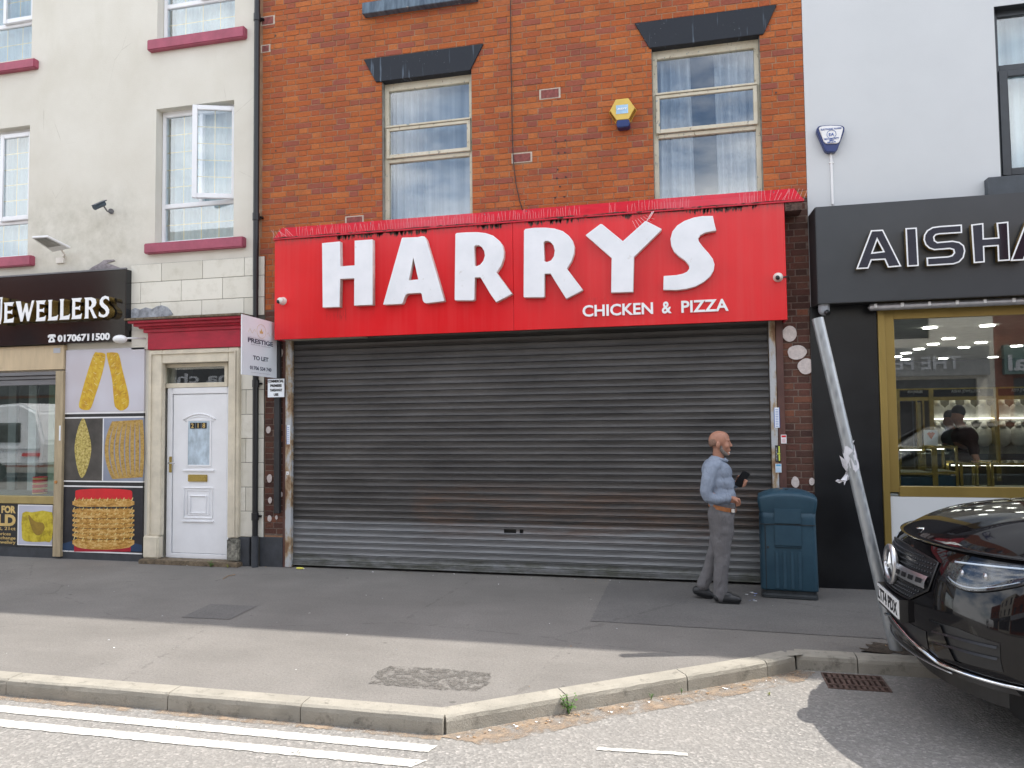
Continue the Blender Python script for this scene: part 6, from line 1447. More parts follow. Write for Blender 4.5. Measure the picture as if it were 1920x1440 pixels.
tag(MB().box(.85, .885, -.43, -.40, 1.05, 1.062).build('litter_scrap', M['leaf_dry']), 'orange scrap lying on top of the litter bin', 'litter')

# ------------------------------------------------------------------ the black car
CYc = -3.0
car = thing('parked_car', 'black suv parked nose left at the right photo edge, silver star grille', 'car', (1.3, CYc, -.11))
LV = [(.30, 1.33, .91, .52), (.34, 1.295, .93, .54), (.39, 1.275, .945, .55), (.47, 1.265, .955, .56), (.57, 1.262, .958, .57), (.66, 1.266, .956, .585), (.75, 1.278, .950, .60), (.84, 1.300, .942, .62), (.93, 1.335, .932, .64), (.985, 1.362, .925, .65), (1.005, 1.385, .92, .65)]
def lev(z):
    if z <= LV[0][0]: return LV[0]
    for i in range(len(LV)-1):
        if z <= LV[i+1][0]:
            t = (z-LV[i][0])/(LV[i+1][0]-LV[i][0]); return tuple(LV[i][k]+(LV[i+1][k]-LV[i][k])*t for k in range(4))
    return LV[-1]
def fx(s_, z, off=0.0):              # point on the nose surface; s_ sideways from the centre line (+ towards the camera)
    _, x0, W, a = lev(z); q = min(abs(s_)/W, .9999); th = math.asin(q); x = x0+a*(1-math.cos(th))
    nx, ns = -math.cos(th)*W, math.sin(th)*a
    l_ = math.hypot(nx, ns); nx, ns = nx/l_, ns/l_*(1 if s_ > 0 else -1)
    return Vector((x+nx*off, CYc-(s_+ns*off), z))
LEN = 4.65
mb = MB()
def body_(u, v):
    z = LV[0][0]+(LV[-1][0]-LV[0][0])*v; _, x0, W, a = lev(z)
    if u < .3: t = u/.3; return (x0+a+(LEN-a)*(1-t), CYc+W, z)
    if u > .7: t = (u-.7)/.3; return (x0+a+(LEN-a)*t, CYc-W, z)
    th = -math.pi/2+math.pi*(u-.3)/.4; return (x0+a*(1-math.cos(th)), CYc-W*math.sin(th), z)
mb.grid(body_, 80, 18); body = mb.build('body', M['paint'], car, smooth=True)
for f in body.data.polygons: pass
mb = MB(); mb.grid(lambda u, v: (1.3+LEN+.02*math.sin(v*3)-0.0, CYc-.93+1.86*u, .3+.72*v), 6, 6); mb.build('tail_panel', M['paint'], car)
def hoodz(x, s_):
    q = min(abs(s_)/.925, .9999); xl = 1.385+.65*(1-math.cos(math.asin(q))); d_ = max(x-xl, 0)
    h = 1.005+.235*(1-math.exp(-d_/.33))*(1-q**3.2)**.62
    cre = .012*math.exp(-((abs(s_)-.42-.1*d_)/.05)**2)*min(d_*3, 1)
    return h+cre
def bon(u, v):
    s_ = .92*math.sin(math.pi/2*(2*u-1))*.999; q = abs(s_)/.935; xl = 1.365+.60*(1-math.cos(math.asin(q)))
    x = xl+(2.55-xl)*(v**1.35); return (x, CYc-s_, hoodz(x, s_))
mb = MB(); mb.grid(bon, 56, 34); mb.build('bonnet', M['paint'], car, smooth=True)
# shut line between bonnet and nose / wing
mb = MB(); pts = [fx(s_/40*.9, 1.0, .002) for s_ in range(-40, 41)]; mb.tube(pts, .0028, 5); mb.build('shut_line', M['trim'], car)
# cabin
def cab(u, v):
    z = 1.0+.62*v; ins = .10+.20*v**1.4; x0 = 2.35+1.0*v**.9; x1 = 1.3+LEN-.1-.45*v; W = .93-ins*.8
    P4 = [(x0, -W), (x0, W), (x1, W), (x1, -W), (x0, -W)]
    k = min(int(u*4), 3); t = u*4-k; a, b = P4[k], P4[k+1]
    bow = -.10*math.sin(math.pi*t) if k == 0 else 0
    return (a[0]+(b[0]-a[0])*t+bow, CYc-(a[1]+(b[1]-a[1])*t), z)
mb = MB(); mb.grid(cab, 32, 8); mb.build('cabin_glass', M['glass_dark'], car, smooth=False)
mb = MB(); mb.grid(lambda u, v: (3.35+(1.3+LEN-.6-3.3)*u, CYc-.70+1.4*v, 1.60+.07*math.sin(math.pi*u)*1+.03*math.sin(math.pi*v)), 16, 8); mb.build('roof', M['paint'], car, smooth=True)
for s_ in (-1, 1):
    for x0, x1, z1, x2 in ((2.35, 3.35, 1.62, .06), (1.3+LEN-.15, 1.3+LEN-.6, 1.62, .1)):
        mb = MB(); mb.tube([(x0, CYc-s_*.85, 1.0), (x1, CYc-s_*.69, 1.61)], .04, 8); mb.build('pillar', M['paint'], car)
    mb = MB(); mb.box(2.4, 1.3+LEN-.2, CYc-s_*.80-.1, CYc-s_*.80+.1, .98, 1.03); mb.build('waist_panel', M['paint'], car, bevel=.02, seg=2)
for x in (2.20, 5.05):
    for s_ in (-1, 1):
        wy = CYc-s_*.86; wh = MB(); wh.cyl((x, wy-.11, .245), (x, wy+.11, .245), .355, n=40); w_ = wh.build('wheel', M['rubber'], car)
        rim = MB(); rim.cyl((x, wy-s_*.115, .245), (x, wy-s_*.112, .245), .25, n=30)
        for k in range(10): a = k*math.pi/5; rim.tube([(x+.05*math.cos(a), wy-s_*.122, .245+.05*math.sin(a)), (x+.24*math.cos(a), wy-s_*.118, .245+.24*math.sin(a))], .016, 5)
        rim.build('rim', M['satin'], w_)
        mb = MB(); mb.tube([(x+.41*math.cos(t), CYc-s_*.945, .245+.41*math.sin(t)) for t in [k*math.pi/16 for k in range(17)]], .028, 8); mb.build('arch_trim', M['trim'], car)
mb = MB(); mb.grid(lambda u, v: tuple(fx((2*u-1)*.80, .31, -.10-.0) - Vector((0, 0, .13*(1-v)))), 30, 3); mb.build('undertray', M['trim'], car)
mb = MB(); mb.box(1.75, 5.8, CYc-.75, CYc+.75, .08, .30); mb.build('floor_pan', M['trim'], car)
def spatch(nm, s0, s1, zl, zh, m_, off=.004, nu=24, nv=6, par=None, smooth=True):
    mb = MB(); mb.grid(lambda u, v: fx(s0+(s1-s0)*u, zl(s0+(s1-s0)*u)+(zh(s0+(s1-s0)*u)-zl(s0+(s1-s0)*u))*v, off), nu, nv); return mb.build(nm, m_, par or car, smooth=smooth)
# grille: hexagonal opening, recess dark, lattice of small studs
gl_ = lambda s_: .655+.0*s_+max(0, (abs(s_)-.30))*.55
gh_ = lambda s_: .955-.04*(s_/.47)**2
spatch('grille_recess', -.47, .47, gl_, gh_, M['black'], .003)
mb = MB(); rnd = random.Random(4)
for r in range(11):
    for c_ in range(34):
        s_ = -.45+.9*(c_+.5*(r % 2))/33.5; z = .672+.025*r
        if not (gl_(s_)+.012 < z < gh_(s_)-.012): continue
        p = fx(s_, z, .006); mb.add([p+Vector((0, 0, .008)), p+Vector((0, .008, 0)), p+Vector((0, 0, -.008)), p+Vector((0, -.008, 0)), p+Vector((-.008, 0, 0))], [(0,1,4),(1,2,4),(2,3,4),(3,0,4)])
tag(mb.build('grille_studs', simple('gloss_black_studs', (.03, .03, .032), .2, .3), car), kind='stuff')
mb = MB(); rimp = [fx(-.47+.94*k/30, gh_(-.47+.94*k/30), .010) for k in range(31)]+[fx(.47-.94*k/30, gl_(.47-.94*k/30), .010) for k in range(31)]
mb.tube(rimp+[rimp[0]], .006, 6); mb.build('grille_surround', M['trim'], car, smooth=True)
for sg_ in (-1, 1):
    bm_ = MB(); z0 = lambda s_: .775-.0*s_; 
    bm_.grid(lambda u, v: fx(sg_*(.11+.35*u), .768+.072*v-.010*u, .030+.010*math.sin(math.pi*v)), 14, 6); bar = bm_.build('grille_bar', M['satin'], car, smooth=True)
    for k in range(4):
        q = MB(); u0 = .14+.08*k; q.grid(lambda u, v: fx(sg_*(u0+.055*u), .788+.028*v-.004, .0425), 4, 2); q.build('bar_slot', M['black'], bar)
# star badge
bc = fx(0, .812, .035); mb = MB(); mb.tube([(bc.x, bc.y+.112*math.cos(t), bc.z+.112*math.sin(t)) for t in [k*math.pi/20 for k in range(41)]], .019, 10); mb.build('badge_ring', M['satin'], car, smooth=True)
mb = MB(); mb.cyl((bc.x+.022, bc.y, bc.z), (bc.x+.010, bc.y, bc.z), .112, n=32); mb.build('badge_disc', M['black_gloss'], car)
mb = MB(); tip = []
for k in range(3):
    a = math.pi/2+k*2*math.pi/3; b = a+math.pi/3; tip += [(bc.x-.002, bc.y+.096*math.cos(a), bc.z+.096*math.sin(a)), (bc.x-.002, bc.y+.017*math.cos(b), bc.z+.017*math.sin(b))]
mb.add(tip+[(bc.x-.020, bc.y, bc.z)], [(i, (i+1) % 6, 6) for i in range(6)]); mb.build('badge_star', M['chrome'], car)
# number plate
pc_ = fx(0, .575, .02); mb = MB(); mb.box(pc_.x-.012, pc_.x-.004, CYc-.26, CYc+.26, .52, .632); pl = mb.build('number_plate', M['plate'], car)
mb = MB(); mb.box(pc_.x-.004, pc_.x+.05, CYc-.27, CYc+.27, .50, .64); mb.build('plate_holder', M['trim'], car)
o = text('plate_text', 'LT74 PDX', (-.245, .245, .535, .617), 0, .002, M['print_black'], None, bold=.03)
o.data.transform(Matrix.Translation((pc_.x-.0142, CYc, 0)) @ Matrix.Rotation(-math.pi/2, 4, 'Z')); o.data.transform(Matrix.Translation(-car.location)); o.parent = pl
pl_off = None
# emblem on the bonnet
p = Vector((1.45, CYc, hoodz(1.45, 0)+.003)); mb = MB(); mb.sphere(p, (.032, .030, .006), 16, 6); mb.build('bonnet_badge', M['chrome'], car, smooth=True)
# headlights
for sg_ in (1, -1):
    S = lambda u: sg_*(.555+.375*u)
    lo = lambda u: .862-.075*math.sin(math.pi*min(u*1.15, 1))**.7+.055*u; hi = lambda u: .955+.028*u
    q = MB(); q.grid(lambda u, v: fx(S(u), lo(u)+(hi(u)-lo(u))*v, .004), 26, 8); hl = q.build('headlight', M['lamp_dark'], car, smooth=True)
    for u in (.22, .5):
        q = MB(); c_ = fx(S(u), (lo(u)+hi(u))/2+.002, .012); q.sphere(c_, (.012, .024, .020), 14, 10); q.build('lamp_lens', M['satin'], hl, smooth=True)
    q = MB(); q.tube([fx(S(k/20), hi(k/20)-.016, .012) for k in range(1, 20)], .006, 6); q.build('daylight_strip', M['letter_white'], hl, smooth=True)
    q = MB(); q.tube([fx(S(k/20), lo(k/20)+.014, .012) for k in range(1, 17)], .005, 6); q.build('reflector_strip', M['satin'], hl, smooth=True)
    q = MB(); q.grid(lambda u, v: fx(S(u), lo(u)+(hi(u)-lo(u))*v, .016+.008*math.sin(math.pi*v)), 26, 8); q.build('lamp_cover', M['glass_lamp'], hl, smooth=True)
    q = MB(); q.tube([fx(S(k/24), lo(k/24)-.003, .010) for k in range(25)], .006, 6); q.build('lamp_seal', M['trim'], hl, smooth=True)
    # side air intake with two blades
    A_ = lambda u: sg_*(.50+.36*u); l2 = lambda u: .395+.02*u; h2 = lambda u: .60-.02*u-.03*abs(u-.5)
    q = MB(); q.grid(lambda u, v: fx(A_(u), l2(u)+(h2(u)-l2(u))*v, .003), 20, 8); q.build('air_intake', M['black'], car, smooth=True)
    for z in (.465, .525):
        q = MB(); q.grid(lambda u, v: fx(A_(u*.9+.08), z+.012*u+.012*v, .012+.01*(1-v)), 12, 2); q.build('intake_blade', M['trim'], car)
    q = MB(); q.grid(lambda u, v: fx(sg_*(.47+.12*u+.08*(1-v)), .38+.20*v, .016), 6, 10); q.build('intake_cheek', M['paint'], car, smooth=True)
spatch('lower_intake', -.46, .46, lambda s_: .40, lambda s_: .505-.0*s_, M['black'], .003)
mb = MB(); cpts = [(s_/30*.90, .345+.0*s_+.135*max(0, 1-(abs(s_/30*.9)/.52))**.8) for s_ in range(-30, 31)]
mb.tube([fx(a, b, .016) for a, b in cpts], .011, 8); mb.build('chrome_strip', M['chrome'], car, smooth=True)
mb = MB(); mb.grid(lambda u, v: fx((2*u-1)*.86, .30+.035*v, .025-.03*v), 50, 3); mb.build('front_lip', M['trim'], car, smooth=True)
mb = MB(); mb.tube([fx(s_/30*.6, .315, .03) for s_ in range(-30, 31)], .006, 6); mb.build('lip_edge', M['satin'], car, smooth=True)

# ------------------------------------------------------------------ people
def cap(mb, a, b, ra, rb, n=14):
    a, b = Vector(a), Vector(b); d_ = (b-a); L_ = d_.length
    mb.sphere(a, ra, n, 9); mb.sphere(b, rb, n, 9)
    if L_ > 1e-4: mb.cyl(a, b, ra, rb, n)
def chain(mb, pts):
    for i in range(len(pts)-1): cap(mb, pts[i][0], pts[i+1][0], pts[i][1], pts[i+1][1])
def fuse(mb, name, m_, parent, vox=.009, smooth=6, disp=0, seed=0, local=False):
    me = bpy.data.meshes.new(name); me.from_pydata(mb.v, [], mb.f); me.update()
    bm = bmesh.new(); bm.from_mesh(me); bmesh.ops.recalc_face_normals(bm, faces=bm.faces); bm.to_mesh(me); bm.free()
    o = bpy.data.objects.new('tmp', me); sc.collection.objects.link(o)
    r = o.modifiers.new('r', 'REMESH'); r.mode = 'VOXEL'; r.voxel_size = vox; r.use_smooth_shade = True
    s_ = o.modifiers.new('s', 'SMOOTH'); s_.iterations = smooth; s_.factor = .5
    if disp:
        tx = bpy.data.textures.new(name, 'CLOUDS'); tx.noise_scale = .11; tx.noise_depth = 2
        d_ = o.modifiers.new('d', 'DISPLACE'); d_.texture = tx; d_.strength = disp; d_.mid_level = .5; d_.texture_coords = 'LOCAL'
    dg = bpy.context.evaluated_depsgraph_get(); dg.update(); out = bpy.data.meshes.new_from_object(o.evaluated_get(dg)); out.name = name
    sc.collection.objects.unlink(o); bpy.data.objects.remove(o)
    return link_mesh(name, out, m_, parent, local, smooth=True)
MY = -.75
def Q(cx, cy, dy=0.0):               # a joint on the walking man, read off the photo and set at his own depth
    p = P(1240+cx/3.79, 780+cy/3.79, MY); return Vector((p.x, MY+dy, p.z))
man = thing('person', 'bald bearded man in a blue grey shirt and grey trousers walking past the shutter', 'person', (.2, MY, 0))
hc = Q(418, 182); hr = .112
# head, neck, hands and one continuous body under the clothes
b = MB()
b.sphere(Q(408, 172), (.098, .074, .092), 22, 16); b.sphere(Q(425, 165), (.080, .070, .080), 20, 14)
b.sphere(Q(440, 228), (.062, .056, .064), 18, 12); b.sphere(Q(448, 196), (.062, .060, .060), 18, 12)
cap(b, Q(478, 180), Q(497, 208), .010, .013); b.sphere(Q(497, 212, 0), (.013, .016, .010), 12, 8)      # nose
for s_ in (-1, 1): b.sphere(Q(493, 215, s_*.012), (.010, .009, .008), 10, 7); b.sphere(Q(474, 173, s_*.030), (.018, .026, .011), 10, 7)   # nostrils, brows
b.sphere(Q(483, 240), (.014, .024, .008), 12, 8); b.sphere(Q(481, 247), (.013, .022, .008), 12, 8)     # lips
b.sphere(Q(470, 266), (.026, .028, .022), 12, 8)                                                    # chin
for s_ in (-1, 1): b.sphere(Q(460, 212, s_*.045), (.03, .020, .03), 12, 8)                          # cheeks
for s_ in (-1, 1):                                                                                   # ears
    b.sphere(Q(400, 205, s_*.086), (.021, .014, .034), 12, 10); b.sphere(Q(404, 224, s_*.080), (.013, .012, .015), 10, 8)
chain(b, [(Q(408, 235), .056), (Q(405, 285), .055), (Q(400, 330), .060)])
cap(b, Q(390, 370), Q(410, 500), .085, .095); cap(b, Q(410, 500), Q(428, 640), .09, .09)
nr = [(Q(345, 370, -.15), .042), (Q(318, 530, -.20), .034), (Q(400, 575, -.19), .030), (Q(478, 572, -.165), .028)]
fa = [(Q(390, 370, .16), .042), (Q(420, 510, .19), .036), (Q(500, 500, .16), .032), (Q(560, 478, .10), .027)]
chain(b, nr); chain(b, fa)
leg1 = [(Q(430, 660, -.085), .08), (Q(430, 940, -.09), .055), (Q(425, 1270, -.10), .04)]
leg2 = [(Q(420, 660, .085), .095), (Q(395, 950, .07), .062), (Q(290, 1225, .05), .045)]
chain(b, leg1); chain(b, leg2)
# near hand hanging loose in front of the belt
hb = Q(480, 572, -.165)
b.sphere(Q(505, 582, -.165), (.050, .022, .034), 12, 8)
for i, (e1_, e2_) in enumerate((((545, 578), (553, 600)), ((548, 590), (552, 614)), ((542, 600), (543, 624)), ((530, 608), (528, 628)))):
    chain(b, [(Q(512, 576+i*7, -.172+i*.004), .012), (Q(e1_[0], e1_[1], -.178+i*.006), .0105), (Q(e2_[0], e2_[1], -.172+i*.006), .0085)])
chain(b, [(Q(498, 570, -.18), .014), (Q(520, 585, -.20), .012), (Q(535, 598, -.20), .010)])
# far hand gripping the phone
b.sphere(Q(560, 462, .09), (.036, .026, .042), 12, 8)
for i in range(4): chain(b, [(Q(566, 452+i*11, .075), .0115), (Q(596, 455+i*11+2, .050), .0105), (Q(612-i*5, 464+i*11, .038), .0085), (Q(590-i*4, 478+i*9, .030), .008)])
chain(b, [(Q(552, 450, .08), .013), (Q(545, 436, .055), .011), (Q(552, 428, .04), .009)])
body_ = fuse(b, 'body', M['skin'], man, .0062, 3)
# hair, beard
h = MB(); 
for s_ in (-1, 1):
    h.sphere(Q(376, 186, s_*.055), (.040, .020, .038), 16, 12); h.sphere(Q(356, 190, s_*.03), (.026, .04, .044), 14, 10)
h.sphere(Q(354, 192), (.026, .05, .042), 14, 10); fuse(h, 'hair', M['hair'], man, .008, 3)
h = MB()
for s_ in (-1, 1): chain(h, [(Q(424, 215, s_*.055), .012), (Q(425, 240, s_*.052), .019), (Q(445, 262, s_*.036), .021), (Q(462, 272, s_*.012), .021)])
h.sphere(Q(476, 232), (.015, .028, .008), 12, 8)
fuse(h, 'beard', M['beard'], man, .007, 3)
h = MB(); h.sphere(Q(475, 262), (.020, .024, .021), 12, 8); h.sphere(Q(470, 274), (.022, .022, .014), 12, 8); fuse(h, 'goatee', M['beard_white'], man, .006, 2)
for s_ in (-1, 1):
    h = MB(); h.sphere(Q(478, 190, s_*.028), (.008, .010, .006), 10, 8); h.build('eye', M['eye_white'], man, smooth=True)
    h = MB(); h.sphere(Q(480.5, 190, s_*.029), (.0065, .005, .005), 8, 6); h.build('iris', M['black'], man, smooth=True)
    h = MB(); h.tube([Q(474, 180, s_*.047), Q(482, 174, s_*.032), Q(488, 176, s_*.016)], .0045, 6); h.build('eyebrow', M['hair'], man, smooth=True)
# shirt
s_m = MB()
s_m.sphere(Q(376, 356), (.110, .19, .085), 20, 12); s_m.sphere(Q(385, 318), (.075, .11, .055), 18, 10)
cap(s_m, Q(368, 385, -.07), Q(368, 385, .07), .112, .112, 18); cap(s_m, Q(425, 400, -.05), Q(425, 400, .05), .105, .105, 18)
cap(s_m, Q(380, 470, -.06), Q(380, 470, .06), .120, .120, 18); cap(s_m, Q(440, 480, -.05), Q(440, 480, .05), .108, .108, 18)
cap(s_m, Q(400, 560, -.06), Q(400, 560, .06), .125, .125, 18); cap(s_m, Q(445, 560, -.05), Q(445, 560, .05), .112, .112, 18); cap(s_m, Q(425, 605, -.06), Q(425, 605, .06), .118, .118, 18)
chain(s_m, [(Q(348, 368, -.150), .070), (Q(328, 440, -.195), .064), (Q(314, 520, -.215), .058), (Q(330, 562, -.215), .055), (Q(385, 578, -.200), .050), (Q(440, 572, -.175), .046), (Q(466, 571, -.168), .043)])
chain(s_m, [(Q(395, 370, .150), .070), (Q(415, 500, .19), .060), (Q(490, 505, .17), .050), (Q(528, 494, .13), .040)])
fuse(s_m, 'shirt', M['shirt'], man, .0085, 5, .010)
c_ = MB(); c_.tube([Q(395+52*math.cos(t)+18, 296+22*math.sin(t)*.0+(14*math.cos(t))+8, .072*math.sin(t)) for t in [k*math.pi/10 for k in range(21)]], .017, 8)
chain(c_, [(Q(452, 302, -.03), .012), (Q(432, 330, -.055), .012)]); chain(c_, [(Q(452, 302, .03), .012), (Q(455, 328, .03), .012)]); fuse(c_, 'collar', M['shirt'], man, .006, 2)
cu_ = MB(); cu_.cyl(Q(450, 572, -.172), Q(476, 572, -.165), .047, .045, 18); cu_.build('cuff', M['shirt'], man, bevel=.004, seg=2)
for k in range(5):
    q_ = MB(); q_.sphere(Q(468+14*k, 350+50*k, -.012), (.006, .006, .006), 8, 6); q_.build('button', M['white_plastic'], man)
# trousers
t_m = MB()
cap(t_m, Q(432, 655, -.06), Q(432, 655, .06), .125, .125, 18); cap(t_m, Q(420, 700, -.07), Q(420, 700, .07), .122, .122, 18)
chain(t_m, [(Q(428, 700, -.085), .118), (Q(432, 800, -.09), .108), (Q(425, 900, -.092), .090), (Q(428, 1000, -.095), .076), (Q(418, 1130, -.10), .068), (Q(420, 1262, -.10), .067)])
chain(t_m, [(Q(420, 700, .08), .118), (Q(415, 850, .07), .095), (Q(392, 960, .06), .078), (Q(345, 1100, .055), .066), (Q(296, 1205, .05), .064)])
fuse(t_m, 'trousers', M['trouser'], man, .0085, 4, .012)
bt2 = MB(); n = 32
bt2.grid(lambda u, v: (lambda a, z: (Q(433, 640).x+.132*math.cos(a), MY+.195*math.sin(a), z))(2*math.pi*u, Q(430, 655-20*math.cos(2*math.pi*u)*-1).z-.006+.040*v), 36, 2); bt2.build('belt', M['belt'], man, smooth=True)
q_ = MB(); q_.box(Q(502, 650).x-.018, Q(502, 650).x+.018, MY-.175, MY-.150, Q(500, 660).z-.018, Q(500, 660).z+.022); 
q_.build('buckle', M['steel'], man, bevel=.004, seg=1)
def shoe(hx, hy, tx, ty, dy, tilt, nm='shoe'):
    a, c = Q(hx, hy, dy), Q(tx, ty, dy); m2 = MB()
    if dy < 0: a.z = .048; c.z = .042
    chain(m2, [(a+Vector((0, 0, .008)), .044), (a.lerp(c, .45)+Vector((0, -.004, .006)), .046), (a.lerp(c, .8), .045), (c, .036)])
    m2.sphere(a.lerp(c, .35)+Vector((0, 0, .035)), (.08, .045, .035), 14, 10)
    o = fuse(m2, nm, M['shoe'], man, .007, 4); return o
shoe(400, 1312, 540, 1332, -.115, 0); shoe(252, 1252, 352, 1283, .05, 10)
for hx, hy, tx, ty, dy in ((392, 1338, 560, 1352, -.115), (240, 1268, 365, 1305, .05)):
    m2 = MB(); a, c = Q(hx, hy, dy), Q(tx, ty, dy)
    if dy < 0: a.z = c.z = .012
    m2.obox((a+c)/2, (c-a).length*.92, .085, .018, (c-a).to_track_quat('X', 'Z').to_matrix()); m2.build('sole', M['shoe'], man, bevel=.008, seg=2)
ph = thing('phone', 'black phone in a wallet case held up by the man', 'phone', Q(578, 450, .05))
ctr = Q(575, 452, .045); RM2 = Matrix.Rotation(R_(38), 3, 'Y')
m2 = MB(); m2.obox(ctr, .085, .018, .165, Matrix.Rotation(R_(33), 3, 'Y') @ Matrix.Rotation(R_(25), 3, 'Z')); m2.build('case', M['black'], ph, bevel=.008, seg=2)
m2 = MB(); m2.obox(ctr+Vector((.010, .006, .004)), .074, .014, .158, Matrix.Rotation(R_(33), 3, 'Y') @ Matrix.Rotation(R_(25), 3, 'Z')); m2.build('body', M['trim'], ph, bevel=.004, seg=1)
# two dim figures inside the right jeweller
def dim_person(px, pyh, y, m_, lab, lean, s_=1):
    H_ = P(px, pyh, y); t = thing('person', lab, 'person', (H_.x, y, HI)); k = (H_.z-HI)/1.75
    def J(dx, z, dy=0): return Vector((H_.x+dx*k, y+dy*k, HI+z*k))
    b = MB(); b.sphere(J(lean, 1.64), (.075*k, .09*k, .11*k), 18, 12); b.sphere(J(lean-.04, 1.59), (.05*k, .06*k, .06*k), 12, 8)
    cap(b, J(lean, 1.55), J(.02, 1.42), .055*k, .06*k)
    for s2 in (-1, 1):
        chain(b, [(J(.02, 1.40, s2*.17), .055*k), (J(.06, 1.12, s2*.22), .045*k), (J(.02-lean, .98, s2*.22-.12), .032*k)])
        chain(b, [(J(0, .95, s2*.09), .09*k), (J(0, .5, s2*.1), .06*k), (J(.0, .06, s2*.1), .045*k)])
    cap(b, J(.02, 1.3, -.08), J(.02, 1.3, .08), .12*k, .12*k); cap(b, J(0, 1.0, -.06), J(0, 1.0, .06), .12*k, .12*k)
    fuse(b, 'body', M['skin'], t, .014, 3)
    b = MB(); cap(b, J(.02, 1.34, -.10), J(.02, 1.34, .10), .135*k, .135*k); cap(b, J(.0, 1.02, -.08), J(.0, 1.02, .08), .14*k, .14*k); b.sphere(J(.02, 1.42), (.12*k, .21*k, .07*k), 14, 10)
    b.add([], [])
    for s2 in (-1, 1): chain(b, [(J(.02, 1.40, s2*.17), .075*k), (J(.06, 1.16, s2*.22), .065*k)])
    fuse(b, 'top', m_, t, .016, 4)
    b = MB(); b.sphere(J(lean+.01, 1.68), (.085*k, .095*k, .095*k), 16, 12); fuse(b, 'hair', M['black_matt'], t, .014, 2)
    b = MB()
    for s2 in (-1, 1): chain(b, [(J(0, .92, s2*.08), .11*k), (J(0, .5, s2*.1), .08*k), (J(0, .08, s2*.1), .065*k)])
    fuse(b, 'trousers', M['grey_cloth'], t, .016, 3)
dim_person(1803, 762, 2.9, M['dark_cloth'], 'dark haired person in a maroon top behind the jewellers counter', -.05)
dim_person(1782, 771, 3.7, M['grey_cloth'], 'second dim person in grey, half hidden left of the maroon top', -.02)

# ------------------------------------------------------------------ weeds, litter
def weed(x, y, z, h_, n, lab, m_=M['leaf'], seed=1, grp=None):
    rnd = random.Random(seed); t = thing('weed', lab, 'weed', (x, y, z)); st = MB(); lf = MB()
    for i in range(n):
        a = rnd.uniform(0, 6.28); r = rnd.uniform(.1, .55)*h_; tip_ = Vector((x+r*math.cos(a), y+r*math.sin(a)*.6, z+h_*rnd.uniform(.4, 1)))
        st.tube([(x, y, z-.01), Vector((x, y, z)).lerp(tip_, .5)+Vector((0, 0, h_*.12)), tip_], .0016, 4)
        for k in range(5):
            c_ = Vector((x, y, z)).lerp(tip_, .35+.16*k)+Vector((rnd.uniform(-1, 1), rnd.uniform(-1, 1), rnd.uniform(-.3, .6)))*h_*.13; b1 = rnd.uniform(0, 6.28); L_ = h_*rnd.uniform(.14, .26)
            d1 = Vector((math.cos(b1), math.sin(b1), rnd.uniform(.0, .6))).normalized()*L_; d2 = d1.cross(Vector((0, 0, 1))).normalized()*L_*.32
            lf.quad(c_, c_+d1*.5+d2, c_+d1, c_+d1*.5-d2)
    st.build('stems', m_, t); tag(lf.build('leaves', m_, t), kind='stuff')
g = G(1072, 1313, -.05); weed(-.80, -3.56, -.10, .13, 9, 'green weed growing from the kerb foot near its left corner', seed=1)
p = P(396, 1058, -.17); weed(p.x, -.18, 0, .085, 8, 'green weed sprouting at the white door step', seed=2)
p = P(428, 1058, -.17); weed(p.x, -.18, 0, .05, 5, 'small dry weed right of the green one at the door step', M['leaf_yellow'], 3)
g = G(1442, 1304, -.11); weed(g.x, g.y, -.11, .03, 5, 'flat yellow green weed lying in the road left of the drain', M['leaf_yellow'], 4)
weed(-.30, -3.20, -.10, .04, 4, 'tiny green tuft at the middle of the diagonal kerb', seed=5); weed(-.10, -3.06, -.10, .035, 4, 'tiny green tuft at the joint of the diagonal kerb stones', seed=6)
def scraps(n, gen, m_s, lab, grp, smin=.006, smax=.018, seed=1):
    rnd = random.Random(seed)
    for i in range(n):
        x, y, z = gen(rnd); s1 = rnd.uniform(smin, smax); a = rnd.uniform(0, 3.14); q = MB()
        pts = []
        k = rnd.choice((4, 5))
        for j in range(k): b1 = a+j*2*math.pi/k+rnd.uniform(-.3, .3); pts.append((x+s1*math.cos(b1)*rnd.uniform(.6, 1.2), y+s1*math.sin(b1)*rnd.uniform(.4, 1.0), z+.003+rnd.uniform(0, .006)))
        q.add(pts, [tuple(range(k))]); q.cur = 0
        tag(q.build('litter_scrap', m_s[i % len(m_s)]), lab, 'litter', grp)
scraps(9, lambda r: (r.uniform(.50, .66), r.uniform(-.75, -.30), 0), [M['paper_blue'], M['paper']], 'small blue and white paper scrap on the pavement between the man and the bin', 'paper scraps beside the bin', .012, .030, 5)
def along(r): return (r.uniform(-7.2, 3.2), -.03-abs(r.gauss(0, .07)), 0)
scraps(70, along, [M['leaf_dry'], M['paper'], M['leaf_dry'], M['broken']], 'crumb of litter lying along the foot of the shop fronts', 'litter along the shop fronts', .005, .016, 6)
scraps(34, lambda r: (r.uniform(-7, 2.2), r.uniform(-3.7, -.3), 0), [M['paper'], M['leaf_dry'], M['print_grey']], 'small scrap lying out on the open pavement', 'scraps on the pavement', .005, .012, 7)
def gut(r): t = r.random(); return (-1.4+2.15*t, -4.03+1.60*t-abs(r.gauss(0, .05)), -.108)
scraps(90, gut, [M['leaf_dry'], M['leaf_dry'], M['paper'], M['leaf_dry'], M['broken']], 'crumb of dry leaf litter in the gutter below the diagonal kerb', 'gutter litter below the kerb', .005, .016, 8)
p = G(563, 1067); q = MB(); q.sphere((p.x, -.10, .012), (.055, .02, .012), 8, 5); tag(q.build('litter_scrap', M['paper_yellow']), 'yellow crumpled wrapper at the left foot of the shutter', 'litter')
p = G(840, 1328+8, -.05)
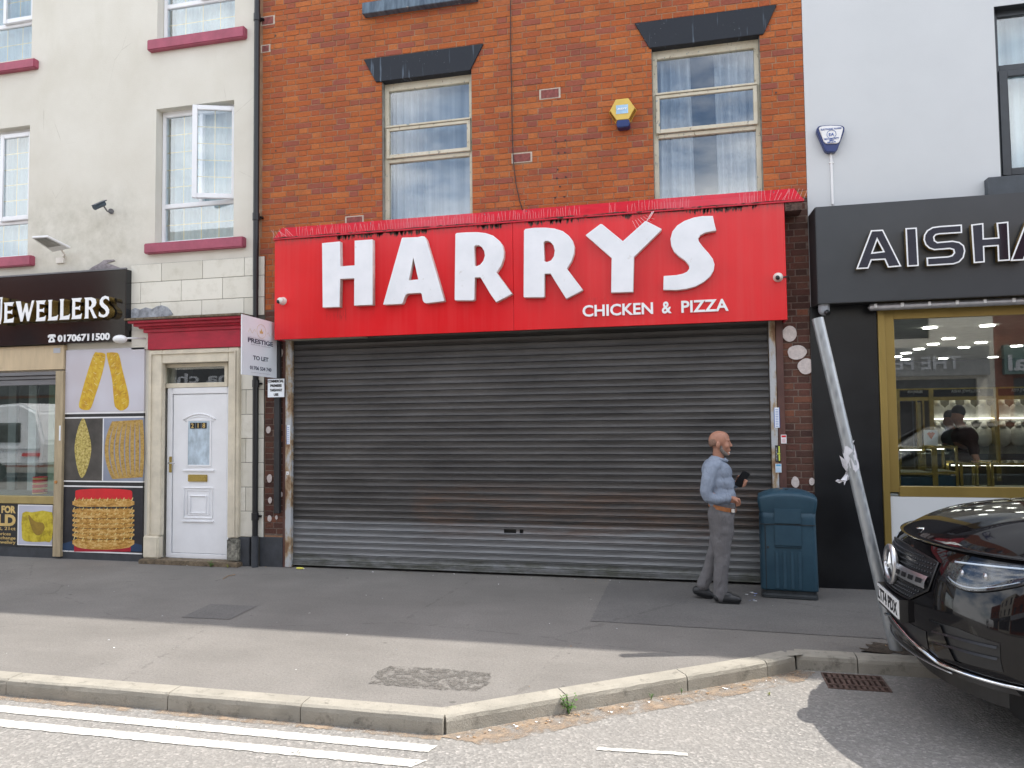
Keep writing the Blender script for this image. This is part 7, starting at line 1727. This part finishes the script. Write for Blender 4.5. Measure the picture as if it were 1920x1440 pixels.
q = MB(); q.tube([G(418, 1086)+Vector((0, 0, .004)), G(428, 1081)+Vector((0, 0, .01)), G(441, 1078)+Vector((0, 0, .004))], .004, 5); tag(q.build('twig', M['leaf_dry']), 'short pale twig on the pavement in front of the white door', 'twig')

# ------------------------------------------------------------------ the far side of the street, seen only in reflections
OY = -17.5
rnd = random.Random(9)
def opp(x0, x1, h_, wall, shop, lab, sign=None, sg_box=None):
    t = thing('opposite_building', lab, 'building', ((x0+x1)/2, OY, -.0)); wins = []
    n = max(1, int((x1-x0)/2.6))
    for f_ in range(2):
        for k in range(n):
            cx = x0+(x1-x0)*(k+.5)/n; wins.append((cx-.55, cx+.55, 4.2+f_*2.9, 5.9+f_*2.9) if 5.9+f_*2.9 < h_-.3 else None)
    wins = [w_ for w_ in wins if w_]
    mb = MB(); y = OY
    tmp = MB(); slab(tmp, -x1, -x0, 0, h_, [(-w_[1], -w_[0], w_[2], w_[3]) for w_ in wins]+[(-x1+.5, -x0-.5, .5, 2.9)], 0, .2)
    mb.add([(-a, OY-b_, c) for a, b_, c in tmp.v], tmp.f); mb.box(x0, x1, OY-8, OY-7.9, 0, h_); mb.box(x0, x1, OY-8, OY-.02, h_, h_+.1); mb.build('wall', wall, t)
    for w_ in wins+[(x0+.5, x1-.5, .5, 2.9)]:
        mb = MB(); mb.box(w_[0], w_[1], OY-.16, OY-.12, w_[2], w_[3]); mb.build('window', M['glass_dark'] if False else M['opp_dark'], t)
    mb = MB(); mb.box(x0+.2, x1-.2, OY, OY+.2, 3.0, 3.9); mb.build('fascia', shop, t)
    if sign:
        o = text('lettering', sign[0], (0, 1, 0, 1), 0, .02, M['print_grey'], None, bold=.02)
        L_ = sign[1][1]-sign[1][0]
        o.data.transform(Matrix.Translation((sign[1][1], OY+.21, sign[1][2])) @ Matrix.Diagonal((-L_, -1, sign[1][3]-sign[1][2], 1))); o.data.transform(Matrix.Translation(-t.location)); o.parent = t
    return t
opp(-34, -23, 8.5, M['opp_brick'], M['opp_dark'], 'red brick building across the street, far to the left')
opp(-23, -14, 9.5, M['opp_render'], M['opp_dark'], 'cream shop building across the street with pale letters', ('ma chai', (-20.6, -17.2, 3.35, 3.75)))
opp(-14, -5, 8.0, M['opp_brick'], M['print_grey'], 'red brick building across the street behind the caravan')
opp(-5, 4.5, 8.6, M['opp_white'], M['opp_dark'], 'white rendered building directly across the street')
opp(4.5, 9.2, 7.6, M['opp_render'], simple('grey_shopfront', (.2, .2, .2), .5), 'cream perfume shop across the street', ('THE PERFU', (5.2, 8.2, 3.2, 3.6)))
opp(9.2, 19, 9.0, M['opp_brick'], simple('teal_shopfront', (.08, .14, .13), .5), 'red brick shop across the street, far to the right', ('cal', (9.5, 10.4, 3.1, 3.6)))
mb = MB(); mb.box(-60, 60, OY+.0, OY+3.2, -.11, .0); tag(mb.build('far_pavement', M['pave']), kind='structure')
# caravan across the road
cv = thing('caravan', 'white touring caravan parked on the far side of the street', 'caravan', (-22, -12.8, -.11))
prof = [(-24.6, .45), (-24.8, 1.5), (-24.4, 2.35), (-21.6, 2.5), (-20.9, 2.2), (-20.6, 1.2), (-20.7, .45)]
mb = MB(); mb.prism([(x, z) for x, z in prof], -13.9, -11.8); mb.build('shell', M['acrylic'], cv, bevel=.08, seg=3)
for a, b in ((-24.2, -23.2), (-22.6, -21.5)): mb = MB(); mb.box(a, b, -11.79, -11.77, 1.2, 1.85); mb.build('window', M['glass_dark'], cv)
mb = MB(); mb.cyl((-22.6, -12.0, .25), (-22.6, -11.8, .25), .33, n=24); mb.build('wheel', M['rubber'], cv)
mb = MB(); mb.box(-21.4, -20.7, -11.78, -11.75, .75, .85); mb.build('tail_light', M['print_red'], cv)
mb = MB(); mb.box(-24.6, -20.7, -11.785, -11.77, .95, 1.0); mb.build('stripe', M['print_grey'], cv)
